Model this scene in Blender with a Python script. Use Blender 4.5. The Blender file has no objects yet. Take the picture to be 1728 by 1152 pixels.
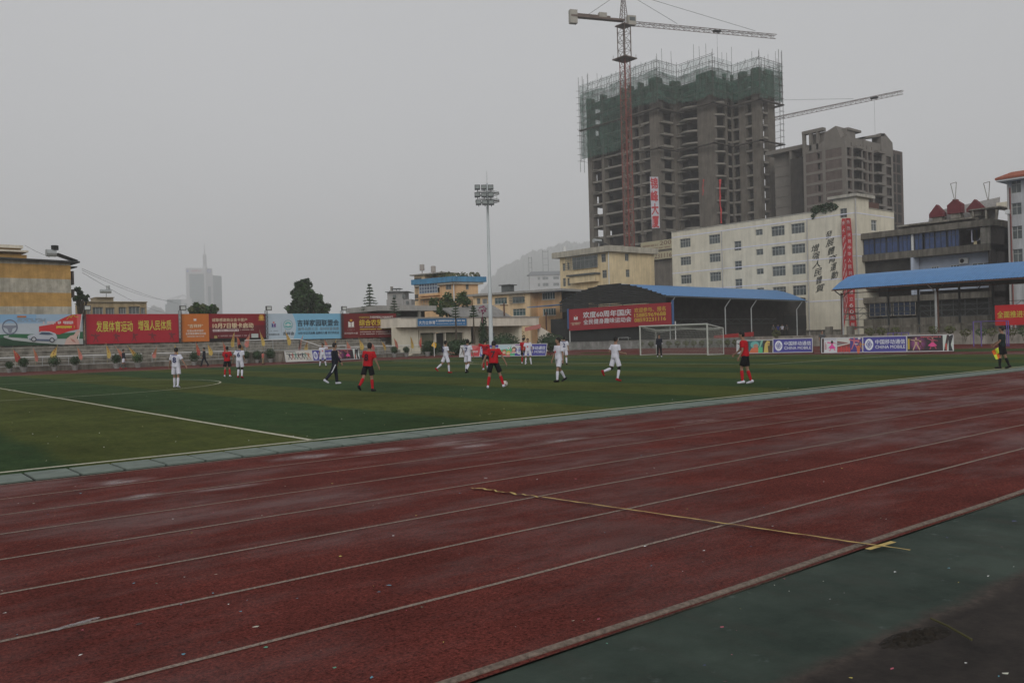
import bpy, bmesh, math, random
from mathutils import Vector, Matrix
random.seed(7)
C = bpy.context.scene.collection
D = bpy.data
R_ = math.radians
# ------------------------------------------------------------------ camera
FPX, CW, CH, EYE = 1450.0, 1728.0, 1152.0, 1.82
yaw, pit, rol = R_(50.7), R_(-.22), R_(1.5)
FW = Vector((math.cos(yaw)*math.cos(pit), math.sin(yaw)*math.cos(pit), math.sin(pit)))
R0 = Vector((math.sin(yaw), -math.cos(yaw), 0)); U0 = R0.cross(FW)
RT = R0*math.cos(rol)-U0*math.sin(rol); UP = U0*math.cos(rol)+R0*math.sin(rol)
cd = D.cameras.new('camera'); cam = D.objects.new('camera', cd); C.objects.link(cam)
cd.sensor_width = 36; cd.lens = FPX/CW*36; cd.clip_start = .1; cd.clip_end = 8000
cam.matrix_world = Matrix(((RT.x, UP.x, -FW.x, 0), (RT.y, UP.y, -FW.y, 0), (RT.z, UP.z, -FW.z, EYE), (0, 0, 0, 1)))
bpy.context.scene.camera = cam
# ------------------------------------------------------------------ sky, sun, exposure
sc = bpy.context.scene
W = D.worlds.new('World'); sc.world = W; W.use_nodes = True
nt = W.node_tree; nt.nodes.clear()
o_ = nt.nodes.new('ShaderNodeOutputWorld'); bg = nt.nodes.new('ShaderNodeBackground'); bg.inputs[1].default_value = .1
sk = nt.nodes.new('ShaderNodeTexSky'); sk.sky_type = 'NISHITA'; sk.sun_disc = False
SUN_EL, SUN_AZ = R_(22), R_(228)          # azimuth measured from +X towards +Y
sk.sun_elevation = SUN_EL; sk.sun_rotation = math.pi/2-SUN_AZ
hs = nt.nodes.new('ShaderNodeHueSaturation'); hs.inputs['Saturation'].default_value = .12; hs.inputs['Value'].default_value = 1.0
tc = nt.nodes.new('ShaderNodeTexCoord')
nz = nt.nodes.new('ShaderNodeTexNoise'); nz.inputs['Scale'].default_value = 1.3; nz.inputs['Detail'].default_value = 3; nz.inputs['Roughness'].default_value = .4
cr = nt.nodes.new('ShaderNodeValToRGB'); cr.color_ramp.elements[0].position = .3; cr.color_ramp.elements[1].position = .75
SKYG = 5.65
cr.color_ramp.elements[0].color = (SKYG*.95, SKYG*.965, SKYG*.99, 1); cr.color_ramp.elements[1].color = (SKYG*1.06, SKYG*1.07, SKYG*1.1, 1)
mx = nt.nodes.new('ShaderNodeMixRGB'); mx.inputs[0].default_value = .9
L = nt.links
L.new(sk.outputs[0], hs.inputs['Color']); L.new(hs.outputs[0], mx.inputs[1]); L.new(tc.outputs['Generated'], nz.inputs['Vector'])
L.new(nz.outputs[0], cr.inputs[0]); L.new(cr.outputs[0], mx.inputs[2]); L.new(mx.outputs[0], bg.inputs[0]); L.new(bg.outputs[0], o_.inputs[0])
sd = D.lights.new('sun', 'SUN'); sd.energy = 2.2; sd.angle = R_(40); sd.color = (1, .97, .93)
so = D.objects.new('sun', sd); C.objects.link(so)
so.rotation_euler = Vector((math.cos(SUN_AZ)*math.cos(SUN_EL), math.sin(SUN_AZ)*math.cos(SUN_EL), math.sin(SUN_EL))).to_track_quat('Z', 'Y').to_euler()
sc.view_settings.view_transform = 'Standard'; sc.view_settings.look = 'None'; sc.view_settings.exposure = 0; sc.view_settings.gamma = 1
sc.cycles.volume_bounces = 1; sc.cycles.max_bounces = 6; sc.cycles.transparent_max_bounces = 16
# ------------------------------------------------------------------ pixel <-> world (photo pixels, 1728 x 1152)
def ray(x, y): return FW+RT*((x-CW/2)/FPX)-UP*((y-CH/2)/FPX)
def hor(x):
    a = ray(x, 0).z; b = ray(x, 1152).z
    return 1152*a/(a-b)
def G(x, y, z=0):
    d = ray(x, y); t = (z-EYE)/d.z; return Vector((d.x*t, d.y*t, z))
def P(x, y, dep): return Vector((0, 0, EYE))+ray(x, y)*dep
def onu(x, u): r = ray(x, hor(x)); return u*r.y/r.x
def onv(x, v): r = ray(x, hor(x)); return v*r.x/r.y
class Fac:                                   # a vertical plane; s runs left to right as seen from the pitch, n points at the viewer
    def __init__(s, p, ang=None, q=None):
        s.o = Vector((p[0], p[1], 0))
        s.d = (Vector((q[0]-p[0], q[1]-p[1], 0)).normalized() if q is not None else Vector((math.cos(R_(ang)), math.sin(R_(ang)), 0)))
        s.n = Vector((s.d.y, -s.d.x, 0))
    def hit(s, x, y):
        r = ray(x, y); t = s.o.dot(s.n)/r.dot(s.n); p = r*t
        return ((p-s.o).dot(s.d), EYE+r.z*t)
    def s_(s, x): return s.hit(x, hor(x))[0]
    def pt(s, a, z, off=0): v = s.o+s.d*a+s.n*off; return Vector((v.x, v.y, z))
def FU(u): return Fac((u, 0), -90)           # plane X = u facing -X (s = -Y)
def FV(v): return Fac((0, v), 0)             # plane Y = v facing -Y (s = X)
# ------------------------------------------------------------------ materials
_m = {}
def mat(name, col, rough=.8, var=.12, scale=2.0, bump=0, bscale=30, spec=.3, metal=0, alpha=1, emit=0, stain=0):
    if name in _m: return _m[name]
    m = D.materials.new(name); m.use_nodes = True; t = m.node_tree; b = t.nodes['Principled BSDF']
    b.inputs['Roughness'].default_value = rough; b.inputs['Metallic'].default_value = metal
    b.inputs['Specular IOR Level'].default_value = spec; b.inputs['Alpha'].default_value = alpha
    c = tuple(col)+(1,)
    if var > 0:
        g = t.nodes.new('ShaderNodeNewGeometry'); n = t.nodes.new('ShaderNodeTexNoise'); n.inputs['Scale'].default_value = scale
        n.inputs['Detail'].default_value = 6; n.inputs['Roughness'].default_value = .65
        r = t.nodes.new('ShaderNodeValToRGB'); r.color_ramp.elements[0].position = .3; r.color_ramp.elements[1].position = .72
        r.color_ramp.elements[0].color = tuple(x*(1-var) for x in col)+(1,); r.color_ramp.elements[1].color = tuple(min(1, x*(1+var)) for x in col)+(1,)
        t.links.new(g.outputs['Position'], n.inputs['Vector']); t.links.new(n.outputs[0], r.inputs[0])
        out = r.outputs[0]
        if stain:                            # rain streaks running down a wall
            mp = t.nodes.new('ShaderNodeMapping'); mp.inputs['Scale'].default_value = (1.3, 1.3, .12)
            n2 = t.nodes.new('ShaderNodeTexNoise'); n2.inputs['Scale'].default_value = 1.2; n2.inputs['Detail'].default_value = 8; n2.inputs['Roughness'].default_value = .7
            r2 = t.nodes.new('ShaderNodeValToRGB'); r2.color_ramp.elements[0].position = .38; r2.color_ramp.elements[1].position = .6
            r2.color_ramp.elements[0].color = (1-stain, 1-stain, 1-stain*1.05, 1); r2.color_ramp.elements[1].color = (1, 1, 1, 1)
            x = t.nodes.new('ShaderNodeMixRGB'); x.blend_type = 'MULTIPLY'; x.inputs[0].default_value = 1
            t.links.new(g.outputs['Position'], mp.inputs[0]); t.links.new(mp.outputs[0], n2.inputs['Vector']); t.links.new(n2.outputs[0], r2.inputs[0])
            t.links.new(out, x.inputs[1]); t.links.new(r2.outputs[0], x.inputs[2]); out = x.outputs[0]
        t.links.new(out, b.inputs['Base Color'])
    else: b.inputs['Base Color'].default_value = c
    if bump:
        g = t.nodes.new('ShaderNodeNewGeometry'); n = t.nodes.new('ShaderNodeTexNoise'); n.inputs['Scale'].default_value = bscale; n.inputs['Detail'].default_value = 4
        bp = t.nodes.new('ShaderNodeBump'); bp.inputs['Strength'].default_value = bump; bp.inputs['Distance'].default_value = .05
        t.links.new(g.outputs['Position'], n.inputs['Vector']); t.links.new(n.outputs[0], bp.inputs['Height']); t.links.new(bp.outputs[0], b.inputs['Normal'])
    _m[name] = m; return m
def paint(col, rough=.5):
    n = 'print_%03d_%03d_%03d' % tuple(int(x*999) for x in col)
    return mat(n, col, rough, .05, 1.5, spec=.25)
SPLIT = {'column', 'drain_pipe', 'side_post', 'bracket', 'support_post', 'side_strip', 'partition_wall', 'window_opening', 'antenna_frame_x', 'doorway', 'balcony', 'caged_balcony', 'stair_opening', 'pole', 'string_course', 'step'}
# ------------------------------------------------------------------ meshes
class MB:
    def __init__(s): s.v = []; s.f = []; s.mi = []; s.ms = []
    def mid(s, m):
        if m is None: return 0
        if m not in s.ms: s.ms.append(m)
        return s.ms.index(m)
    def add(s, vs, fs, m=None):
        k = len(s.v); i = s.mid(m); s.v += [tuple(v) for v in vs]
        for f in fs: s.f.append(tuple(k+a for a in f)); s.mi.append(i)
    def hexa(s, a, m=None):                 # 8 corners: bottom 0-3, top 4-7
        s.add(a, [(3, 2, 1, 0), (4, 5, 6, 7), (0, 1, 5, 4), (1, 2, 6, 5), (2, 3, 7, 6), (3, 0, 4, 7)], m)
    def box(s, x0, x1, y0, y1, z0, z1, m=None):
        s.hexa([(x0, y0, z0), (x1, y0, z0), (x1, y1, z0), (x0, y1, z0), (x0, y0, z1), (x1, y0, z1), (x1, y1, z1), (x0, y1, z1)], m)
    def fbox(s, F, s0, s1, z0, z1, o0, o1, m=None):   # o0 = back offset, o1 = front offset along n
        s.hexa([F.pt(s0, z0, o1), F.pt(s1, z0, o1), F.pt(s1, z0, o0), F.pt(s0, z0, o0), F.pt(s0, z1, o1), F.pt(s1, z1, o1), F.pt(s1, z1, o0), F.pt(s0, z1, o0)], m)
    def tube(s, p, q, r, r2=None, n=6, m=None):
        p, q = Vector(p), Vector(q); r2 = r if r2 is None else r2; d = (q-p)
        if d.length < 1e-6: return
        d.normalize(); a = d.orthogonal().normalized(); b = d.cross(a); vs = []
        for c, rr in ((p, r), (q, r2)):
            for i in range(n): t = 2*math.pi*i/n; vs.append(c+a*math.cos(t)*rr+b*math.sin(t)*rr)
        s.add(vs, [(i, (i+1) % n, n+(i+1) % n, n+i) for i in range(n)]+[tuple(range(n))[::-1], tuple(range(n, 2*n))], m)
    def path(s, pts, r, n=5, m=None):
        for a, b in zip(pts, pts[1:]): s.tube(a, b, r, n=n, m=m)
    def loft(s, rings, m=None, cap=True):
        n = len(rings[0]); vs = [v for r in rings for v in r]; fs = []
        for k in range(len(rings)-1):
            for i in range(n): j = (i+1) % n; fs.append((k*n+i, k*n+j, (k+1)*n+j, (k+1)*n+i))
        if cap: fs += [tuple(range(n))[::-1], tuple((len(rings)-1)*n+i for i in range(n))]
        s.add(vs, fs, m)
    def sphere(s, c, r, n=10, k=6, m=None, sx=1, sy=1, sz=1):
        c = Vector(c); rings = []
        for i in range(k+1):
            t = math.pi*(i/k)*.98+.03; rings.append([(c.x+r*sx*math.sin(t)*math.cos(2*math.pi*j/n), c.y+r*sy*math.sin(t)*math.sin(2*math.pi*j/n), c.z-r*sz*math.cos(t)) for j in range(n)])
        s.loft(rings, m)
    def build(s, name, m=None, parent=None, smooth=False):
        if name in SPLIT and parent is not None:
            par = list(range(len(s.v)))
            def fd(i):
                while par[i] != i: par[i] = par[par[i]]; i = par[i]
                return i
            for f in s.f:
                for a in f[1:]: par[fd(a)] = fd(f[0])
            gr = {}
            for f, mi in zip(s.f, s.mi): gr.setdefault(fd(f[0]), []).append((f, mi))
            if 1 < len(gr) <= 100:
                for fs in gr.values():
                    q = MB(); q.ms = s.ms; ids = sorted({a for f, _ in fs for a in f}); mp = {a: k for k, a in enumerate(ids)}
                    q.v = [s.v[a] for a in ids]; q.f = [tuple(mp[a] for a in f) for f, _ in fs]; q.mi = [mi for _, mi in fs]; o = q.build_one(name, m, parent, smooth)
                return o
        return s.build_one(name, m, parent, smooth)
    def build_one(s, name, m=None, parent=None, smooth=False):
        me = D.meshes.new(name)
        off = parent.location if parent is not None and parent.parent is None else (parent['_o'] if parent is not None else None)
        if off is not None: off = Vector(off); vs = [tuple(Vector(v)-off) for v in s.v]
        else: vs = s.v
        me.from_pydata(vs, [], s.f)
        if s.ms and m is None:
            for x in s.ms: me.materials.append(x)
            me.polygons.foreach_set('material_index', s.mi)
        else: me.materials.append(m)
        if smooth: me.polygons.foreach_set('use_smooth', [True]*len(s.f))
        me.update(); o = D.objects.new(name, me); C.objects.link(o)
        if parent is not None: o.parent = parent; o['_o'] = tuple(off)
        return o
def tag(o, label, cat, group=None, kind=None):
    o['label'] = label; o['category'] = cat
    if group: o['group'] = group
    if kind: o['kind'] = kind
    return o
def thing(name, label, cat, loc=(0, 0, 0), group=None):
    o = D.objects.new(name, None); C.objects.link(o); o.location = loc; o.empty_display_size = .2
    return tag(o, label, cat, group)
def struct(o): o['kind'] = 'structure'; return o
def copy_tree(o, parent=None):
    c = o.copy(); C.objects.link(c)
    if parent: c.parent = parent
    for ch in list(o.children): copy_tree(ch, c)
    return c
ORD = ['first', 'second', 'third', 'fourth', 'fifth', 'sixth', 'seventh', 'eighth', 'ninth', 'tenth', 'eleventh', 'twelfth', 'thirteenth', 'fourteenth', 'fifteenth', 'sixteenth', 'seventeenth', 'eighteenth', 'nineteenth', 'twentieth', 'twenty-first', 'twenty-second', 'twenty-third', 'twenty-fourth', 'twenty-fifth', 'twenty-sixth', 'twenty-seventh', 'twenty-eighth', 'twenty-ninth', 'thirtieth']
# text as mesh, fitted to a box of a wall plane
_tc = {}
def glyphs(s, bold=.0):
    bold *= .6; k = (s, bold)
    if k in _tc: return _tc[k]
    cu = D.curves.new('t', 'FONT'); cu.body = s; cu.resolution_u = 2; cu.space_line = 1.05; cu.align_x = 'CENTER'
    o = D.objects.new('t', cu); C.objects.link(o)
    dg = bpy.context.evaluated_depsgraph_get(); dg.update(); me = o.evaluated_get(dg).to_mesh()
    vs = [v.co.copy() for v in me.vertices]; fs = [tuple(p.vertices) for p in me.polygons]
    D.objects.remove(o); D.curves.remove(cu)
    if not vs: vs = [Vector((0, 0, 0))]
    x0 = min(v.x for v in vs); x1 = max(v.x for v in vs); y0 = min(v.y for v in vs); y1 = max(v.y for v in vs)
    b = [((v.x-x0)/max(1e-6, x1-x0), (v.y-y0)/max(1e-6, y1-y0)) for v in vs]; n = len(b); W_ = x1-x0; H_ = y1-y0; o1 = []; o2 = []
    for k_, (dx, dy) in enumerate(((0, 0), (bold, 0), (-bold, 0), (0, bold), (0, -bold)) if bold else ((0, 0),)):      # heavier strokes
        o1 += [(x+dx/W_, y+dy/H_, k_*.0012) for x, y in b]; o2 += [tuple(i+k_*n for i in f) for f in fs]
    r = (o1, o2); _tc[k] = r; return r
class Board:                                 # flat print on a panel; u to the right, w downwards, both 0..1
    def __init__(s, c0, c1, c2, c3, n):      # top-left, top-right, bottom-right, bottom-left corners, normal
        s.k = 0; s.c = [Vector(c) for c in (c0, c1, c2, c3)]; s.n = Vector(n); s.art = MB(); s.txt = MB()
    def p(s, u, w, l=0):
        a = s.c[0].lerp(s.c[1], u); b = s.c[3].lerp(s.c[2], u); return a.lerp(b, w)+s.n*(.004+.004*l)
    def poly(s, pts, col, l=0): s.k += 1; s.art.add([s.p(u, w, l+s.k*.04) for u, w in pts], [tuple(range(len(pts)))[::-1]], paint(col))
    def rect(s, u0, u1, w0, w1, col, l=0): s.poly([(u0, w0), (u1, w0), (u1, w1), (u0, w1)], col, l)
    def disc(s, u, w, ru, rw, col, l=0, n=20, a0=0, a1=360):
        s.poly([(u+ru*math.cos(R_(a0+(a1-a0)*i/n)), w+rw*math.sin(R_(a0+(a1-a0)*i/n))) for i in range(n+(0 if a1-a0 == 360 else 1))], col, l)
    def line(s, pts, t, col, l=0, asp=1.0):
        for (a, b), (c, d) in zip(pts, pts[1:]):
            dx, dy = (c-a), (d-b)*asp; ln = math.hypot(dx, dy) or 1; nx, ny = -dy/ln*t/2, dx/ln*t/2/asp
            s.poly([(a+nx, b+ny), (c+nx, d+ny), (c-nx, d-ny), (a-nx, b-ny)], col, l)
    def text(s, t, u0, u1, w0, w1, col, bold=.012, l=5, shear=0):
        vs, fs = glyphs(t, bold)
        s.txt.add([s.p(u0+(u1-u0)*(x+shear*(y-.5)), w1+(w0-w1)*y, l+s.k*.04+1+dz*250) for x, y, dz in vs], fs, paint(col))
    def rows(s, u0, u1, w0, w1, n, col, l=4, seed=1):   # tiny print: too small to read in the photograph
        rg = random.Random(seed); h = (w1-w0)/n
        for i in range(n):
            u = u0
            while u < u1-.004:
                du = min(u1-u, rg.uniform(.006, .016)*(1.3 if h > .08 else .8)); g = .25*du
                k = rg.uniform(.5, .75); s.rect(u, u+du-g, w0+i*h+h*.1, w0+i*h+h*k+h*.1, col, l); u += du
                if rg.random() < .07: u += .02
    def done(s, parent):
        if s.art.v: s.art.build('printed_artwork', None, parent)
        if s.txt.v: s.txt.build('lettering', None, parent)
def wall_holes(mb, F, s0, s1, z0, z1, holes, th, m=None, o1=0):
    ss = sorted(set([s0, s1]+[h[i] for h in holes for i in (0, 1) if s0 < h[i] < s1])); zs = sorted(set([z0, z1]+[h[i] for h in holes for i in (2, 3) if z0 < h[i] < z1]))
    for i in range(len(ss)-1):
        cs = (ss[i]+ss[i+1])/2; run = None
        for j in range(len(zs)-1):
            cz = (zs[j]+zs[j+1])/2; hole = any(h[0] < cs < h[1] and h[2] < cz < h[3] for h in holes)
            if hole:
                if run is not None: mb.fbox(F, ss[i], ss[i+1], run, zs[j], o1-th, o1, m); run = None
            elif run is None: run = zs[j]
        if run is not None: mb.fbox(F, ss[i], ss[i+1], run, zs[-1], o1-th, o1, m)
def window(F, s0, s1, z0, z1, parent, fm, gm, nv=2, nh=1, off=-.12, t=.06, sill=None, pane='pane'):
    mb = MB()
    for a, b, c, d in ((s0, s1, z0, z0+t), (s0, s1, z1-t, z1), (s0, s0+t, z0+t, z1-t), (s1-t, s1, z0+t, z1-t)): mb.fbox(F, a, b, c, d, off-.06, off)
    for i in range(1, nv+1): x = s0+(s1-s0)*i/(nv+1); mb.fbox(F, x-t/2, x+t/2, z0+t, z1-t, off-.05, off-.005)
    for i in range(1, nh+1): z = z0+(z1-z0)*(i/(nh+1) if nh > 1 else .68); mb.fbox(F, s0+t, s1-t, z-t/2, z+t/2, off-.045, off-.012)
    w = mb.build('window', fm, parent)
    g = MB(); g.fbox(F, s0+.01, s1-.01, z0+.01, z1-.01, off-.09, off-.055); g.build(pane, gm, w)
    if sill: g = MB(); g.fbox(F, s0-.08, s1+.08, z0-.1, z0-.003, -.05, .12); g.build('sill', sill, w)
    return w
# ================================================================== GROUND
def node_mat(name):
    m = D.materials.new(name); m.use_nodes = True; t = m.node_tree; b = t.nodes['Principled BSDF']; g = t.nodes.new('ShaderNodeNewGeometry'); return m, t, b, g
def N(t, kind, **kw):
    n = t.nodes.new(kind)
    for k, v in kw.items():
        if k in n.inputs: n.inputs[k].default_value = v
        else: setattr(n, k, v)
    return n
def math_(t, op, a, b=None, clamp=False):
    n = t.nodes.new('ShaderNodeMath'); n.operation = op; n.use_clamp = clamp
    for i, x in enumerate((a, b)):
        if x is None: continue
        if isinstance(x, (int, float)): n.inputs[i].default_value = x
        else: t.links.new(x, n.inputs[i])
    return n.outputs[0]
def noise(t, g, scale, det=4, rough=.55, sc3=(1, 1, 1)):
    mp = N(t, 'ShaderNodeMapping'); mp.inputs['Scale'].default_value = sc3; n = N(t, 'ShaderNodeTexNoise'); n.inputs['Scale'].default_value = scale; n.inputs['Detail'].default_value = det; n.inputs['Roughness'].default_value = rough
    t.links.new(g.outputs['Position'], mp.inputs[0]); t.links.new(mp.outputs[0], n.inputs['Vector']); return n.outputs[0]
def ramp(t, x, stops):
    r = N(t, 'ShaderNodeValToRGB'); e = r.color_ramp.elements
    while len(e) < len(stops): e.new(.5)
    for i, (p, c) in enumerate(stops): e[i].position = p; e[i].color = (tuple(c)+(1,)) if isinstance(c, tuple) else (c, c, c, 1)
    t.links.new(x, r.inputs[0]); return r.outputs[0]
def mixc(t, f, a, b, mode='MIX'):
    n = N(t, 'ShaderNodeMixRGB'); n.blend_type = mode
    for i, x in enumerate((f, a, b)):
        if isinstance(x, (int, float)): n.inputs[i].default_value = x if i == 0 else (x, x, x, 1)
        elif isinstance(x, tuple): n.inputs[i].default_value = x+(1,)
        else: t.links.new(x, n.inputs[i])
    return n.outputs[0]
def bump(t, b, h, st, dist): n = N(t, 'ShaderNodeBump'); n.inputs['Strength'].default_value = st; n.inputs['Distance'].default_value = dist; t.links.new(h, n.inputs['Height']); t.links.new(n.outputs[0], b.inputs['Normal'])
# artificial turf in mown-looking bands 4.15 m wide
m, t, b, g = node_mat('turf'); _m['turf'] = m
sx = N(t, 'ShaderNodeSeparateXYZ'); t.links.new(g.outputs['Position'], sx.inputs[0])
wob = math_(t, 'MULTIPLY', noise(t, g, .35, 6, .7), 1.0)
ph = math_(t, 'ADD', math_(t, 'ADD', sx.outputs[0], 500*8.3-24.0-.5), wob)
fr = math_(t, 'FRACT', math_(t, 'DIVIDE', ph, 8.3))
tri = math_(t, 'ABSOLUTE', math_(t, 'SUBTRACT', fr, .25)); tri2 = math_(t, 'ABSOLUTE', math_(t, 'SUBTRACT', fr, 1.25))
dist = math_(t, 'MINIMUM', tri, tri2)
band = ramp(t, dist, [(.225, 0.0), (.275, 1.0)])
tx = mixc(t, .5, noise(t, g, 9, 8, .8), noise(t, g, 2.2, 8, .8, (1, .45, 1)))
dark = ramp(t, tx, [(.36, (.020, .042, .017)), (.64, (.060, .099, .040))])
lite = ramp(t, tx, [(.36, (.040, .053, .015)), (.64, (.105, .120, .036))])
col = mixc(t, band, dark, lite)
big = ramp(t, noise(t, g, .22, 5, .6), [(.3, .72), (.7, 1.2)])
col = mixc(t, 1.0, col, big, 'MULTIPLY')
wear = ramp(t, noise(t, g, .9, 5, .7, (1, .4, 1)), [(.55, 0.0), (.75, .45)]); col = mixc(t, wear, col, (.06, .062, .028))
t.links.new(col, b.inputs['Base Color']); b.inputs['Roughness'].default_value = .95; b.inputs['Specular IOR Level'].default_value = .03
bump(t, b, noise(t, g, 60, 4, .7), .6, .03)
# wet running track
m, t, b, g = node_mat('track_rubber'); _m['track'] = m
fine = mixc(t, .35, noise(t, g, 42, 4, .9), noise(t, g, 14, 8, .85)); mid = noise(t, g, 1.1, 6, .6)
c1 = ramp(t, fine, [(.41, (.030, .0078, .0062)), (.59, (.2, .05, .04))])
c2 = ramp(t, mid, [(.3, .72), (.7, 1.2)]); col = mixc(t, 1.0, c1, c2, 'MULTIPLY')
wet = ramp(t, noise(t, g, .4, 8, .68, (.6, 1.5, 1)), [(.45, 0.0), (.62, 1.0)])
def pool(cx, cy, rx, ry):
    s = N(t, 'ShaderNodeMapping'); s.inputs['Location'].default_value = (-cx/rx, -cy/ry, 0); s.inputs['Scale'].default_value = (1/rx, 1/ry, 0)
    t.links.new(g.outputs['Position'], s.inputs[0]); v = N(t, 'ShaderNodeVectorMath', operation='LENGTH'); t.links.new(s.outputs[0], v.inputs[0])
    return math_(t, 'SUBTRACT', 1, v.outputs['Value'], True)
pl = None
for px, py, rx, ry in ((765, 747, 1.5, .8), (800, 752, .9, .4), (1185, 710, 1.3, .6), (235, 838, .8, .35), (205, 812, .9, .5), (520, 770, 1.3, .6), (640, 760, 1.2, .5), (390, 822, .9, .25), (950, 742, 1.3, .4), (60, 1060+0, .01, .01)):
    q = G(px, py); x = pool(q.x, q.y, rx, ry); pl = x if pl is None else math_(t, 'MAXIMUM', pl, x)
pn = math_(t, 'MULTIPLY', pl, math_(t, 'MULTIPLY', noise(t, g, 1.8, 8, .7, (1, 2.0, 1)), noise(t, g, .7, 3)) ); pn = math_(t, 'MULTIPLY', pn, 2)
pud = ramp(t, pn, [(.2, 0.0), (.33, .35), (.48, .9)])
rg1 = ramp(t, wet, [(0, .7), (1, .42)]); rg = mixc(t, pud, rg1, .22)
col = mixc(t, math_(t, 'MULTIPLY', wet, .35), col, mixc(t, 1.0, col, (.62, .5, .5), 'MULTIPLY'))
t.links.new(col, b.inputs['Base Color']); t.links.new(rg, b.inputs['Roughness']); t.links.new(mixc(t, pud, ramp(t, wet, [(0, .02), (1, .09)]), .32), b.inputs['Specular IOR Level'])
bp = N(t, 'ShaderNodeBump'); bp.inputs['Distance'].default_value = .012; t.links.new(fine, bp.inputs['Height']); t.links.new(math_(t, 'SUBTRACT', .5, math_(t, 'MULTIPLY', pud, .48)), bp.inputs['Strength']); t.links.new(bp.outputs[0], b.inputs['Normal'])
# worn white line paint
def line_mat(name, c, lo=.36, hi=.5, sc_=45):
    m, t, b, g = node_mat(name); f = ramp(t, noise(t, g, sc_, 5, .8), [(lo, 0.0), (hi, 1.0)])
    col = mixc(t, f, tuple(x*.25 for x in c), c); t.links.new(col, b.inputs['Base Color']); b.inputs['Roughness'].default_value = .7; b.inputs['Specular IOR Level'].default_value = .2; return m
ln_track = line_mat('lane_paint', (.34, .26, .21), .36, .62); ln_pitch = line_mat('pitch_paint', (.52, .5, .38), .3, .5, 20)
m, t, b, g = node_mat('green_concrete'); _m['gcon'] = m
col = ramp(t, noise(t, g, 1.2, 8, .65), [(.36, (.024, .037, .029)), (.66, (.054, .073, .059))])
sp = ramp(t, noise(t, g, 5, 6, .7), [(.62, 0.0), (.72, .5)]); col = mixc(t, sp, col, (.12, .15, .14)); 
st = ramp(t, noise(t, g, 2.2, 6, .7, (1.6, .5, 1)), [(.5, 0.0), (.68, .5)]); col = mixc(t, st, col, (.045, .044, .036))
sx = N(t, 'ShaderNodeSeparateXYZ'); t.links.new(g.outputs['Position'], sx.inputs[0])
ye = math_(t, 'ADD', sx.outputs[1], math_(t, 'MULTIPLY', noise(t, g, 1.4, 8, .7), .34)); asc = ramp(t, noise(t, g, 3, 8, .8), [(.3, (.014, .012, .011)), (.7, (.044, .036, .031))]); drt = ramp(t, noise(t, g, 9, 8, .8), [(.35, (.028, .024, .02)), (.68, (.085, .066, .056))])
f1 = ramp(t, math_(t, 'MULTIPLY', math_(t, 'SUBTRACT', ye, 2.55), 1.0, True), [(.06, 0.0), (.16, 1.0)]); f2 = ramp(t, math_(t, 'MULTIPLY', math_(t, 'SUBTRACT', ye, 2.55), 1.0, True), [(.16, 0.0), (.27, 1.0)])
col = mixc(t, f1, asc, mixc(t, f2, drt, col))
t.links.new(col, b.inputs['Base Color']); b.inputs['Roughness'].default_value = .8; b.inputs['Specular IOR Level'].default_value = .15; bump(t, b, noise(t, g, 40, 5, .7), .5, .012)
asph = mat('asphalt', (.021, .018, .0175), .9, .45, 2.2, .5, 60, .2)
con = mat('concrete', (.3, .28, .245), .9, .3, 1.2, .25, 20, .2, stain=.45)
cond = mat('old_concrete', (.25, .232, .2), .92, .4, 1.0, .3, 15, .2, stain=.5)
base = mat('far_ground', (.09, .09, .075), .95, .35, .05)
mb = MB(); mb.add([(-2500, -2500, -.06), (2500, -2500, -.06), (2500, 2500, -.06), (-2500, 2500, -.06)], [(0, 1, 2, 3)]); struct(mb.build('ground', base))
def sheet(name, pts, z, m): mb = MB(); mb.add([(x, y, z) for x, y in pts], [tuple(range(len(pts)))]); return struct(mb.build(name, m))
WL = [(-60, 84.8), (84.3, 85.4), (86.7, 72.7), (87.6, 63.3), (90.8, 40), (93, 31), (97, 8), (100, -30)]   # foot of the terrace and planter walls
sheet('running_track', [(-60, 3.7), (99, 3.7)]+WL[::-1][1:], 0, _m['track'])
sheet('pavement', [(-60, -30), (99, -30), (99, 3.7), (-60, 3.7)], -.012, _m['gcon'])
GR = (-60, 14.42, 58.2, 72.3)
sheet('grass', [(GR[0], GR[1]), (GR[2], GR[1]), (GR[2], GR[3]), (GR[0], GR[3])], .006, _m['turf'])
# weeds on the D behind the goal
pts = [G(x, y) for x, y in ((1608, 593.5), (1660, 593), (1728, 592), (1800, 591.2), (1800, 587.5), (1728, 588), (1690, 588.3), (1664, 587.6), (1610, 588.6))]
sheet('grass_patch', [(p.x, p.y) for p in pts], .008, _m['turf'])
pts = [G(x, y) for x, y in ((968, 596.5), (1040, 595.6), (1060, 594), (990, 594.6))]
sheet('grass_patch', [(p.x, p.y) for p in pts], .008, _m['turf'])
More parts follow.
